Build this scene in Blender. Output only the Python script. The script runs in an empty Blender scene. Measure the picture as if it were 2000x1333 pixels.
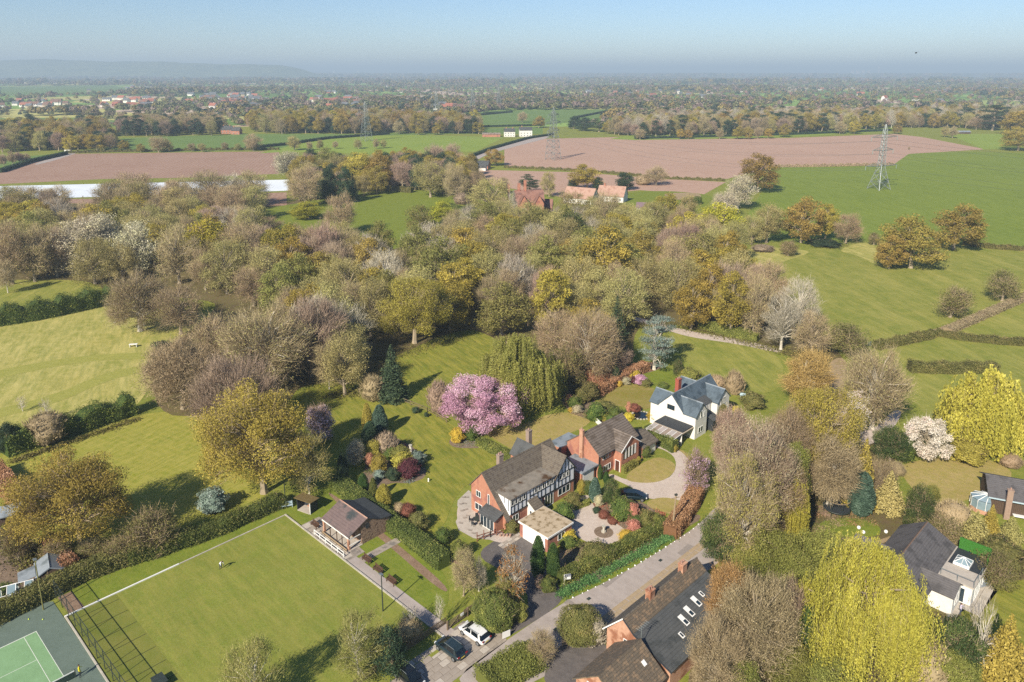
import bpy, math, random
import numpy as np
from mathutils import Vector, Matrix
# ---------------------------------------------------------------- camera, world, sun
S = bpy.context.scene
CH, FPX, PITCH, CY = 69.5, 1449.0, math.radians(13.55), 492.0     # camera height, focal (px of a 2000 px wide picture), tilt, optical axis row
cam = bpy.data.cameras.new('camera'); camo = bpy.data.objects.new('camera', cam); S.collection.objects.link(camo)
camo.location = (0, 0, CH); camo.rotation_euler = (math.radians(90) - PITCH, 0, 0)
cam.sensor_width = 36; cam.lens = 36 * FPX / 2000; cam.shift_y = (CY - 666.5) / 2000; cam.clip_start = 1; cam.clip_end = 80000
S.camera = camo
w = bpy.data.worlds.new('World'); S.world = w; w.use_nodes = True
nt = w.node_tree; bg = nt.nodes['Background']; sk = nt.nodes.new('ShaderNodeTexSky'); sk.sky_type = 'NISHITA'; sk.sun_disc = False
SUN_EL, SUN_AZ = 35.0, 58.5                                      # azimuth the light travels towards, from +X
sk.sun_elevation = math.radians(SUN_EL); sk.sun_rotation = math.radians(90 - SUN_AZ + 180); sk.altitude = 0
sk.air_density = 1.0; sk.dust_density = .1; sk.ozone_density = 5.0
bg.inputs[1].default_value = 0.076
tn = nt.nodes.new('ShaderNodeMix'); tn.data_type = 'RGBA'; tn.blend_type = 'MULTIPLY'; tn.inputs[0].default_value = 1; tn.inputs[7].default_value = (.90, .925, 1.0, 1)
nt.links.new(sk.outputs[0], tn.inputs[6]); nt.links.new(tn.outputs[2], bg.inputs[0])
sl = bpy.data.lights.new('sun', 'SUN'); sl.energy = 5.0; sl.angle = math.radians(0.55); sl.color = (1.0, 0.90, 0.75)
so = bpy.data.objects.new('sun', sl); S.collection.objects.link(so)
az, el = math.radians(SUN_AZ), math.radians(SUN_EL)
so.rotation_euler = Vector((math.cos(az) * math.cos(el), math.sin(az) * math.cos(el), -math.sin(el))).to_track_quat('-Z', 'Y').to_euler()
S.view_settings.view_transform = 'Standard'; S.view_settings.look = 'None'; S.view_settings.exposure = 0.70; S.view_settings.gamma = 1
S.view_settings.use_curve_mapping = False
S.render.engine = 'CYCLES'
cy = S.cycles; cy.max_bounces = 5; cy.diffuse_bounces = 2; cy.glossy_bounces = 2; cy.transmission_bounces = 3; cy.volume_bounces = 0; cy.transparent_max_bounces = 8
cy.use_denoising = False
try: cy.denoiser = 'OPENIMAGEDENOISE'
except Exception: pass
HAZE_DENSITY = 1.9e-4
# ---------------------------------------------------------------- photograph pixel -> place on the flat ground
SN, CS = math.sin(PITCH), math.cos(PITCH)
def G(px, py, z=0.0):
    u = (px - 1000) / FPX; v = (py - CY) / FPX; t = (z - CH) / (-SN - v * CS)
    return (u * t, (CS - v * SN) * t)
def height_at(y, py):                                             # height of a point at distance y seen on row py
    v = (py - CY) / FPX
    return CH + y * (-SN - v * CS) / (CS - v * SN)
def to_px(x, y, z=0.0):
    z -= CH; d = y * CS - z * SN; up = y * SN + z * CS
    return 1000 + FPX * x / d, CY - FPX * up / d
def mpp(x, y, z=0.0): return (y * CS - (z - CH) * SN) / FPX       # metres per photo pixel there
R = random.Random(7); NR = np.random.default_rng(11)
COL = S.collection
# ---------------------------------------------------------------- objects
def link(o, parent=None):
    COL.objects.link(o)
    if parent is not None: o.parent = parent
    return o
def tag(o, label=None, cat=None, group=None, kind=None):
    if label: o['label'] = label
    if cat: o['category'] = cat
    if group: o['group'] = group
    if kind: o['kind'] = kind
    return o
def thing(name, label, cat, loc=(0, 0, 0), rz=0.0, group=None):
    o = bpy.data.objects.new(name, None); o.location = loc; o.rotation_euler = (0, 0, math.radians(rz)); o.empty_display_size = .2
    return tag(link(o), label, cat, group)
def copy_tree(root, loc, rz, label=None, scale=None, group=None):
    r = root.copy(); COL.objects.link(r); r.location = loc; r.rotation_euler = (0, 0, rz)
    if scale: r.scale = scale
    if label: r['label'] = label
    if group: r['group'] = group
    for ch in root.children:
        c = ch.copy(); COL.objects.link(c); c.parent = r
        for g in ch.children:
            d = g.copy(); COL.objects.link(d); d.parent = c
    return r
class MB:
    """collects polygons in local metres, then links them as ONE mesh"""
    def __init__(s): s.v = []; s.f = []; s.m = []
    def add(s, vs, fs, mi=0):
        b = len(s.v); s.v += [tuple(p) for p in vs]; s.f += [tuple(b + i for i in f) for f in fs]; s.m += [mi] * len(fs); return s
    def box(s, x0, x1, y0, y1, z0, z1, mi=0):
        return s.add([(x0,y0,z0),(x1,y0,z0),(x1,y1,z0),(x0,y1,z0),(x0,y0,z1),(x1,y0,z1),(x1,y1,z1),(x0,y1,z1)],
                     [(3,2,1,0),(4,5,6,7),(0,1,5,4),(1,2,6,5),(2,3,7,6),(3,0,4,7)], mi)
    def prism(s, a, b, pts, ax, mi=0):
        """polygon pts extruded from a to b along axis ax; pts are the other two coordinates in order"""
        def mk(t, p): return {'x': (t, p[0], p[1]), 'y': (p[0], t, p[1]), 'z': (p[0], p[1], t)}[ax]
        n = len(pts)
        return s.add([mk(a, p) for p in pts] + [mk(b, p) for p in pts],
                     [tuple(range(n - 1, -1, -1)), tuple(range(n, 2 * n))] + [(i, (i + 1) % n, n + (i + 1) % n, n + i) for i in range(n)], mi)
    def quad(s, p, t, mi=0):
        """a slab: four corners with thickness t below"""
        p = [Vector(q) for q in p]; n = (p[1] - p[0]).cross(p[2] - p[0]).normalized()
        if n.z < 0: p = p[::-1]; n = -n
        k = len(p); lo = [q - n * t for q in p]
        return s.add(p + lo, [tuple(range(k)), tuple(range(2 * k - 1, k - 1, -1))] + [(i, k + i, k + (i + 1) % k, (i + 1) % k) for i in range(k)], mi)
    def tube(s, pts, r, n=6, mi=0, cap=True):
        pts = [Vector(p) for p in pts]; rr = r if isinstance(r, (list, tuple)) else [r] * len(pts); b = len(s.v)
        for i, p in enumerate(pts):
            d = (pts[min(i + 1, len(pts) - 1)] - pts[max(i - 1, 0)]).normalized()
            a = Vector((0, 0, 1)) if abs(d.z) < .9 else Vector((1, 0, 0))
            u = d.cross(a).normalized(); vv = d.cross(u)
            for k in range(n):
                an = 2 * math.pi * k / n; s.v.append(tuple(p + (u * math.cos(an) + vv * math.sin(an)) * rr[i]))
        for i in range(len(pts) - 1):
            for k in range(n):
                s.f.append((b + i*n + k, b + i*n + (k+1) % n, b + (i+1)*n + (k+1) % n, b + (i+1)*n + k)); s.m.append(mi)
        if cap:
            s.f.append(tuple(b + k for k in range(n - 1, -1, -1))); s.f.append(tuple(b + (len(pts)-1)*n + k for k in range(n))); s.m += [mi, mi]
        return s
    def cyl(s, x, y, z0, z1, r, n=12, r1=None, mi=0): return s.tube([(x, y, z0), (x, y, z1)], [r, r if r1 is None else r1], n, mi)
    def ball(s, x, y, z, r, rz=None, n=8, mi=0):
        rz = rz or r; k = n // 2 + 1; vs = []; fs = []
        for i in range(k):
            ph = -math.pi/2 + math.pi * i / (k - 1)
            for j in range(n):
                th = 2*math.pi*j/n; vs.append((x + r*math.cos(ph)*math.cos(th), y + r*math.cos(ph)*math.sin(th), z + rz*math.sin(ph)))
        for i in range(k - 1):
            for j in range(n): fs.append((i*n+j, i*n+(j+1) % n, (i+1)*n+(j+1) % n, (i+1)*n+j))
        return s.add(vs, fs, mi)
    def build(s, name, mats, parent=None, smooth=False):
        me = bpy.data.meshes.new(name); me.from_pydata(s.v, [], s.f)
        for m in (mats if isinstance(mats, (list, tuple)) else [mats]): me.materials.append(m)
        if len(set(s.m)) > 1: me.polygons.foreach_set('material_index', s.m)
        if smooth: me.polygons.foreach_set('use_smooth', [True] * len(me.polygons))
        me.update()
        return link(bpy.data.objects.new(name, me), parent)
def mesh_np(name, V, F, mats, mi=None, tint=None):
    V = np.ascontiguousarray(V, dtype=np.float32); F = np.ascontiguousarray(F, dtype=np.int32)
    me = bpy.data.meshes.new(name); me.vertices.add(len(V)); me.vertices.foreach_set('co', V.ravel())
    me.loops.add(F.size); me.loops.foreach_set('vertex_index', F.ravel())
    me.polygons.add(len(F)); me.polygons.foreach_set('loop_start', np.arange(0, F.size, F.shape[1], dtype=np.int32))
    if mi is not None: me.polygons.foreach_set('material_index', np.ascontiguousarray(mi, dtype=np.int32))
    for m in mats: me.materials.append(m)
    if tint is not None:
        a = me.attributes.new('tint', 'FLOAT', 'POINT'); a.data.foreach_set('value', np.ascontiguousarray(tint, dtype=np.float32))
    me.update(calc_edges=True)
    return me
# ---------------------------------------------------------------- materials
def rgb(h):
    """sRGB hex -> linear"""
    c = [int(h[i:i+2], 16) / 255 for i in (0, 2, 4)]
    return tuple(x / 12.92 if x <= .04045 else ((x + .055) / 1.055) ** 2.4 for x in c) + (1,)
def new_mat(name):
    m = bpy.data.materials.new(name); m.use_nodes = True; nt = m.node_tree; return m, nt, nt.nodes, nt.links, nt.nodes['Principled BSDF']
def noise(N, L, vec, scale, detail=3, rough=.55, lo=.35, hi=.65):
    n = N.new('ShaderNodeTexNoise'); n.inputs['Scale'].default_value = scale; n.inputs['Detail'].default_value = detail; n.inputs['Roughness'].default_value = rough
    L.new(vec, n.inputs['Vector']); r = N.new('ShaderNodeMapRange'); r.inputs[1].default_value = lo; r.inputs[2].default_value = hi; L.new(n.outputs[0], r.inputs[0])
    return r.outputs[0]
def mixc(N, L, fac, a, b, mode='MIX'):
    m = N.new('ShaderNodeMix'); m.data_type = 'RGBA'; m.blend_type = mode
    for s, x in ((m.inputs[0], fac), (m.inputs[6], a), (m.inputs[7], b)):
        if hasattr(x, 'is_output'): L.new(x, s)
        else: s.default_value = x
    return m.outputs[2]
def mapv(N, L, src, scale=(1,1,1), rz=0):
    m = N.new('ShaderNodeMapping'); m.vector_type = 'POINT'; m.inputs['Scale'].default_value = scale; m.inputs['Rotation'].default_value = (0, 0, math.radians(rz)); L.new(src, m.inputs[0]); return m.outputs[0]
def ground_mat(name, cols, scales=(.12, .9, 7), rough=.95, bump=.3, stripes=None, far=False, streak=None):
    """world-position noise at three scales; stripes = (colour, metres, angle, strength)"""
    m, nt, N, L, P = new_mat(name); g = N.new('ShaderNodeNewGeometry').outputs['Position']
    c = mixc(N, L, noise(N, L, g, scales[0], 4, .6), cols[0], cols[1])
    c = mixc(N, L, noise(N, L, g, scales[1], 5, .7, .4, .75), c, cols[2])
    f = noise(N, L, mapv(N, L, g, (1, 1, 1)), scales[2], 3, .8, .3, .7)
    k = N.new('ShaderNodeMapRange'); k.inputs[3].default_value = .72; k.inputs[4].default_value = 1.25; L.new(f, k.inputs[0])
    c = mixc(N, L, 1.0, c, k.outputs[0], 'MULTIPLY')
    if streak:
        for sc, ang, wid, st in streak:
            q = mapv(N, L, mapv(N, L, g, (1, 1, 1), -ang), (1 / wid, .12 / wid, 1)); f2 = noise(N, L, q, 1.0, 4, .65, .42, .72); mm = N.new('ShaderNodeMath'); mm.operation = 'MULTIPLY'; mm.inputs[1].default_value = st; L.new(f2, mm.inputs[0]); c = mixc(N, L, mm.outputs[0], c, sc)
    if stripes:
        for sc, wid, ang, st in stripes:
            wv = N.new('ShaderNodeTexWave'); wv.wave_type = 'BANDS'; wv.bands_direction = 'X'; wv.inputs['Scale'].default_value = 6.2832 / 20 / wid * 1.0
            wv.inputs['Distortion'].default_value = .6; wv.inputs['Detail'].default_value = 1; wv.inputs['Detail Scale'].default_value = .3
            L.new(mapv(N, L, g, (1, 1, 1), -ang), wv.inputs[0])
            mm = N.new('ShaderNodeMath'); mm.operation = 'MULTIPLY'; mm.inputs[1].default_value = st; L.new(wv.outputs[1], mm.inputs[0])
            c = mixc(N, L, mm.outputs[0], c, sc)
    L.new(c, P.inputs['Base Color']); P.inputs['Roughness'].default_value = rough; P.inputs['Specular IOR Level'].default_value = .15
    if bump:
        b = N.new('ShaderNodeBump'); b.inputs['Strength'].default_value = bump; b.inputs['Distance'].default_value = .15; L.new(f, b.inputs['Height']); L.new(b.outputs[0], P.inputs['Normal'])
    return m
def surf(name, a, b=None, scale=3.0, rough=.8, metal=0, spec=.3, rows=None, bump=.15, c3=None, s3=.6, emit=None, stretch=(1,1,1)):
    """object-space noise between two colours; rows = (axis, metres, depth) adds courses"""
    m, nt, N, L, P = new_mat(name); b = b or a; a = rgb(a); b = rgb(b)
    o = mapv(N, L, N.new('ShaderNodeTexCoord').outputs['Object'], stretch); n = noise(N, L, o, scale, 5, .7, .3, .7)
    c = mixc(N, L, n, a, b)
    if c3: c = mixc(N, L, noise(N, L, o, s3, 4, .6, .5, .62), c, rgb(c3))
    if rows:
        sp = N.new('ShaderNodeSeparateXYZ'); L.new(o, sp.inputs[0]); h = None
        for ax, met, dep in rows:
            d = N.new('ShaderNodeMath'); d.operation = 'DIVIDE'; d.inputs[1].default_value = met; L.new(sp.outputs['XYZ'.index(ax)], d.inputs[0])
            fr = N.new('ShaderNodeMath'); fr.operation = 'FRACT'; L.new(d.outputs[0], fr.inputs[0])
            pw = N.new('ShaderNodeMath'); pw.operation = 'GREATER_THAN'; pw.inputs[1].default_value = .78; L.new(fr.outputs[0], pw.inputs[0])
            ml = N.new('ShaderNodeMath'); ml.operation = 'MULTIPLY'; ml.inputs[1].default_value = dep; L.new(pw.outputs[0], ml.inputs[0])
            dk = tuple(x * .45 for x in a[:3]) + (1,)
            c = mixc(N, L, ml.outputs[0], c, dk)
    L.new(c, P.inputs['Base Color']); P.inputs['Roughness'].default_value = rough; P.inputs['Metallic'].default_value = metal; P.inputs['Specular IOR Level'].default_value = spec
    if bump:
        bb = N.new('ShaderNodeBump'); bb.inputs['Strength'].default_value = bump; bb.inputs['Distance'].default_value = .05; L.new(n, bb.inputs['Height']); L.new(bb.outputs[0], P.inputs['Normal'])
    return m
def leaf_mat(name, a, b, c=None, trans=.25, rough=.65, var=.18, gain=1.2):
    """foliage: two or three colours mixed by the clump 'tint' attribute, each tree a little different"""
    m, nt, N, L, P = new_mat(name); a, b = rgb(a), rgb(b)
    at = N.new('ShaderNodeAttribute'); at.attribute_name = 'tint'
    col = mixc(N, L, at.outputs['Fac'], a, b)
    if c:
        mr = N.new('ShaderNodeMapRange'); mr.inputs[1].default_value = .72; mr.inputs[2].default_value = .95; L.new(at.outputs['Fac'], mr.inputs[0])
        col = mixc(N, L, mr.outputs[0], col, rgb(c))
    oi = N.new('ShaderNodeObjectInfo'); hs = N.new('ShaderNodeHueSaturation')
    r1 = N.new('ShaderNodeMapRange'); gain = 1.0 if var < .1 else gain; r1.inputs[3].default_value = (1 - var) * gain; r1.inputs[4].default_value = (1 + var) * gain; L.new(oi.outputs['Random'], r1.inputs[0]); L.new(r1.outputs[0], hs.inputs['Value'])
    r3 = N.new('ShaderNodeMath'); r3.operation = 'FRACT'; r2 = N.new('ShaderNodeMath'); r2.operation = 'MULTIPLY'; r2.inputs[1].default_value = 7.13
    L.new(oi.outputs['Random'], r2.inputs[0]); L.new(r2.outputs[0], r3.inputs[0])
    r4 = N.new('ShaderNodeMapRange'); r4.inputs[3].default_value = .485; r4.inputs[4].default_value = .515; L.new(r3.outputs[0], r4.inputs[0]); L.new(r4.outputs[0], hs.inputs['Hue'])
    L.new(col, hs.inputs['Color']); L.new(hs.outputs[0], P.inputs['Base Color'])
    P.inputs['Roughness'].default_value = rough; P.inputs['Specular IOR Level'].default_value = .2
    if trans:
        t = N.new('ShaderNodeBsdfTranslucent'); L.new(hs.outputs[0], t.inputs[0]); mx = N.new('ShaderNodeMixShader'); mx.inputs[0].default_value = trans
        L.new(P.outputs[0], mx.inputs[1]); L.new(t.outputs[0], mx.inputs[2]); L.new(mx.outputs[0], N['Material Output'].inputs[0])
    return m
# ---------------------------------------------------------------- palette
BARK = surf('bark', '8a7e6a', 'a4967e', 6, .9); BARK_PALE = surf('bark_pale', 'd0cabb', 'aaa292', 3, .85); BARK_DARK = surf('bark_dark', '4a3f33', '5f5344', 6, .9)
TWIG_BR = leaf_mat('twig_brown', '84735a', 'ab9a78', '6a5c46', .1); TWIG_OL = leaf_mat('twig_olive', '827a4c', 'a89f68', '6c6440', .15)
TWIG_PU = leaf_mat('twig_purple', '82705f', 'a8937f', '6c5a4e', .1); TWIG_GR = leaf_mat('twig_grey', '8e8674', 'b4ab98', '746c5c', .1)
TWIG_OR = leaf_mat('twig_orange', '8c7044', 'b39560', '76603e', .15); TWIG_RED = leaf_mat('twig_red', '6d4436', '8a5f48', '503026', .1)
L_GOLD = leaf_mat('leaf_gold', '7e7234', 'aa9a44', 'bcaa50', .3); L_OAK = leaf_mat('leaf_oak', '7a6a34', 'a08c48', 'b09c54', .3)
L_OLIVE = leaf_mat('leaf_olive', '6a6a38', '8e8c4c', '9e9a58', .3); L_YEL = leaf_mat('leaf_yellow_green', '86842c', 'b0aa3c', 'beb248', .35)
L_GREEN = leaf_mat('leaf_green', '46582a', '6a7a38', '868c44', .3); L_DARK = leaf_mat('leaf_dark_green', '28382a', '3e4e34', '54603c', .12)
L_BLUE = leaf_mat('leaf_blue_green', '34463a', '506656', '647668', .12); L_CEDAR = leaf_mat('leaf_cedar_blue', '5a6a5e', '87968c', '9aa69e', .12)
L_WILLOW = leaf_mat('leaf_willow_yellow', '9e9a40', 'c6be54', 'd2ca66', .4, gain=1.12, var=.12); L_WILLO = leaf_mat('leaf_willow_olive', '7a7a3c', 'a09a52', 'aea65c', .35)
L_PINK = leaf_mat('blossom_pink', 'b888a2', 'dcb4ca', 'eed6e2', .3, var=.04); L_WHITE = leaf_mat('blossom_white', 'd2c4b4', 'efe8dc', 'e6c8c0', .3, var=.04)
L_PALE = leaf_mat('blossom_cream', 'a19a78', 'c4bda0', 'd0c8b4', .25); L_GOLDC = leaf_mat('leaf_gold_conifer', '7c7430', 'a49844', 'b4a852', .2)
L_RED = leaf_mat('leaf_maroon', '46262a', '603238', '704448', .15); L_COPPER = leaf_mat('leaf_copper', '8a5038', 'b87a58', 'c89070', .2)
L_BEECH = leaf_mat('leaf_dead_beech', '7e5c40', 'a98062', 'b89478', .2); L_HEDGE = leaf_mat('leaf_hedge', '4a5428', '6e7438', '868644', .2)
L_HEDGED = leaf_mat('leaf_hedge_olive', '56562e', '7a7642', '8c7e50', .2); L_BRIGHT = leaf_mat('leaf_bright_yellow', 'a08c30', 'cdb84a', 'd8c862', .3)
L_CORAL = leaf_mat('leaf_coral', 'a06c58', 'c48c7a', 'cc9f8c', .3); L_LIME = leaf_mat('leaf_lime', '686c34', '8c8c46', '9c9852', .3)
# ---------------------------------------------------------------- foliage prototypes (real metres)
def nrm(a): return a / np.maximum(np.linalg.norm(a, axis=1, keepdims=True), 1e-6)
def leaf_tris(C, s, bias=None, k=1.0, rng=NR, droop=0):
    n = nrm(rng.normal(size=C.shape)) 
    if bias is not None: n = nrm(n + bias * k)
    u = nrm(np.cross(n, rng.normal(size=C.shape))); v = np.cross(n, u)
    if droop: v = nrm(v + np.array([0, 0, -droop]))
    s = np.asarray(s).reshape(-1, 1)
    V = np.empty((len(C) * 3, 3)); V[0::3] = C + v * s; V[1::3] = C - v * s * .55 + u * s * .62; V[2::3] = C - v * s * .55 - u * s * .62
    return V
def twig_tris(P, D, Lg, w, rng=NR):
    sd = nrm(np.cross(D, rng.normal(size=D.shape))) * np.asarray(w).reshape(-1, 1)
    V = np.empty((len(P) * 3, 3)); V[0::3] = P + sd; V[1::3] = P - sd; V[2::3] = P + D * np.asarray(Lg).reshape(-1, 1)
    return V
def tris(V): return np.arange(len(V), dtype=np.int32).reshape(-1, 3)
def dome(n, rng, zlo=-.35):
    i = np.arange(n) + .5; z = 1 - (1 - zlo) * i / n; th = i * 2.39996 + rng.normal(size=n) * .35; z = np.clip(z + rng.normal(size=n) * .07, zlo, 1); r = np.sqrt(1 - z * z)
    return np.stack([r * np.cos(th), r * np.sin(th), z], 1)
PROTO = {}
def limbs(name, ends, H, t0, r0, rng, mat, lean=0, multi=1):
    mb = MB(); base = [Vector((rng.normal() * .25 * (multi > 1), rng.normal() * .25 * (multi > 1), 0)) for _ in range(multi)]
    tops = [Vector((b.x * 2 + rng.normal() * .3 + (lean if k == 0 else -lean), b.y * 2 + rng.normal() * .3, H * .62)) for k, b in enumerate(base)]
    for b, t in zip(base, tops): mb.tube([b - Vector((0, 0, .3)), b + Vector((0, 0, H * .04)), b.lerp(t, .45), t], [r0 * 1.5, r0, r0 * .7, r0 * .3], 6)
    for e in ends:
        e = Vector(e); k = int(rng.integers(multi)); zz = max(t0, min(.55, (e.z / H) * .62)); f = zz / .62
        p0 = base[k].lerp(tops[k], f); mid = p0.lerp(e, .5) + Vector((rng.normal() * .25, rng.normal() * .25, .06 * H * (1 if e.z > p0.z else .4)))
        rr = r0 * (.55 - .22 * f); mb.tube([p0, mid, e], [rr, rr * .55, rr * .16], 4, cap=False)
    me = mb.build(name, mat); d = me.data; bpy.data.objects.remove(me); return d
def broad(key, seed, W=11, H=12, t0=.22, ncl=44, leaves=240, ls=.2, twigs=20, tl=1.3, tw=.028, cr=1.35, leafm=None, twigm=None, barkm=None, flat=1.0, zlo=-.72, up=.5, r0=.32, lean=0, multi=1, bud=0, inner=.25, cover=1.0):
    rng = np.random.default_rng(seed); D = dome(ncl, rng, zlo); zc = H * (.44 + t0 * .2); rz = H - zc - cr * .4
    f = np.where(rng.random(ncl) < inner, rng.uniform(.4, .75, ncl), rng.uniform(.8, 1.04, ncl))
    C = D * f[:, None] * np.array([W/2 - cr * .7, W/2 - cr * .7, rz]); C[:, 2] += zc; C[:, 2] = np.maximum(C[:, 2], H * t0 * .8)
    lop = rng.normal(size=3) * .06 * W; C[:, :2] += lop[:2] * (C[:, 2:] / H)
    ct = rng.random(ncl); keep = rng.random(ncl) < cover
    Vs, Ts, Ms, nv = [], [], [], 0
    ctr = np.array([0, 0, H * .35])
    for k in range(ncl):
        r = cr * rng.uniform(.75, 1.3); out = nrm((C[k] - ctr)[None])[0]
        if twigs:
            n = int(twigs * rng.uniform(.8, 1.2)); P = C[k] - out * r * .7 + rng.normal(size=(n, 3)) * r * .42
            Dd = nrm(out * .9 + rng.normal(size=(n, 3)) * .55 + np.array([0, 0, up])); 
            V = twig_tris(P, Dd, rng.uniform(.6, 1.25, n) * tl, np.full(n, tw), rng); Vs.append(V); Ts.append(np.repeat(np.clip(ct[k] * .5 + rng.random(n) * .5, 0, 1), 3)); Ms.append(np.zeros(n))
        n = int((leaves if keep[k] else bud) * rng.uniform(.8, 1.2))
        if n:
            q = nrm(rng.normal(size=(n, 3))) * (rng.random((n, 1)) ** .45) * r * np.array([1.15, 1.15, .8 * flat]); P = C[k] + q
            V = leaf_tris(P, rng.uniform(.6, 1.3, n) * ls, nrm(q + out * r * .4), .8, rng); Vs.append(V); Ts.append(np.repeat(np.clip(ct[k] * .6 + rng.random(n) * .4, 0, 1), 3)); Ms.append(np.ones(n))
    V = np.concatenate(Vs); me = mesh_np(key + '_crown', V, tris(V), [twigm or TWIG_BR, leafm or TWIG_BR], np.concatenate(Ms), np.concatenate(Ts))
    tr = limbs(key + '_trunk', C, H, t0, r0, rng, barkm or BARK, lean, multi)
    PROTO.setdefault(key, []).append((tr, me, W, H))
def willow(key, seed, W, H, leafm, n=420, ls=.16, bark=BARK, gap=.19, ln=(2.2, 5.5)):
    rng = np.random.default_rng(seed); nc = 34; D = dome(nc, rng, -.05); C = D * rng.uniform(.55, 1.0, nc)[:, None] * np.array([W/2*.86, W/2*.86, H * .48]); C[:, 2] += H * .48
    Vs, Ts, Ms = [], [], []; ct = rng.random(nc)
    for k in range(n):
        c = C[rng.integers(nc)] ; j = int(np.argmin(np.abs(C - c).sum(1))); a = rng.uniform(0, 6.28); rr = abs(rng.normal()) * W * .07
        p = c + np.array([math.cos(a) * rr, math.sin(a) * rr, rng.uniform(-.3, .5)]); out = nrm(np.array([[p[0], p[1], 0]]))[0]
        L_ = min(p[2] - rng.uniform(.1, 1.2), rng.uniform(*ln)); m = max(3, int(L_ / gap)); t = np.linspace(0, 1, m)
        pts = p + out * (np.sin(t * 1.5) * .7)[:, None] + np.stack([rng.normal(size=m) * .05, rng.normal(size=m) * .05, -t * L_ + .5 * np.sin(t * 3)], 1)
        for _ in (0, 1, 2):
            V = leaf_tris(pts + rng.normal(size=pts.shape) * .09, rng.uniform(.7, 1.2, m) * ls, np.tile(out, (m, 1)), .7, rng, droop=1.6); Vs.append(V)
            Ts.append(np.repeat(np.clip(ct[j] * .5 + rng.random() * .25 + rng.random(m) * .25, 0, 1), 3)); Ms.append(np.ones(m))
        V = twig_tris(pts[:1], np.array([[0, 0, -1.]]), [L_ * .8], [.02], rng); Vs.append(V); Ts.append(np.full(3, .5)); Ms.append(np.zeros(1))
    V = np.concatenate(Vs); me = mesh_np(key + '_crown', V, tris(V), [TWIG_OL, leafm], np.concatenate(Ms), np.concatenate(Ts))
    PROTO.setdefault(key, []).append((limbs(key + '_trunk', C, H, .25, .42, rng, bark), me, W, H))
def spruce(key, seed, W=4.5, H=12, leafm=None, lv=26, nb=13, ls=.17, dn=-.25, m=22, gappy=.1, base=.05):
    rng = np.random.default_rng(seed); Vs, Ts = [], []; mb = MB(); mb.tube([(0, 0, -.3), (0, 0, H * .95)], [W * .045, .03], 6)
    for i in range(lv):
        f = i / (lv - 1); z = H * (base + (1 - base) * f); rad = W / 2 * (1 - f) ** .85 * rng.uniform(.85, 1.12) + .12; n = max(4, int(nb * (1 - f * .6)))
        a0 = rng.uniform(0, 6)
        for j in range(n):
            if rng.random() < gappy: continue
            a = a0 + 6.283 * j / n + rng.normal() * .12; rj = rad * rng.uniform(.8, 1.15); k = max(4, int(m * rj / (W / 2)))
            t = rng.random(k) ** .6; sw = (rng.random(k) - .5) * .5 * t * rj
            P = np.stack([math.cos(a) * t * rj - math.sin(a) * sw, math.sin(a) * t * rj + math.cos(a) * sw, z + dn * t * rj + .12 * rng.normal(size=k)], 1)
            o = np.tile([math.cos(a), math.sin(a), .35], (k, 1)); Vs.append(leaf_tris(P, rng.uniform(.7, 1.4, k) * ls * (1.4 - .5 * f), o, .9, rng)); Ts.append(np.repeat(np.clip(rng.random() * .4 + rng.random(k) * .4 + t * .2, 0, 1), 3))
    V = np.concatenate(Vs); me = mesh_np(key + '_crown', V, tris(V), [leafm], None, np.concatenate(Ts)); o = mb.build('t', BARK_DARK); d = o.data; bpy.data.objects.remove(o)
    PROTO.setdefault(key, []).append((d, me, W, H))
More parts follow.
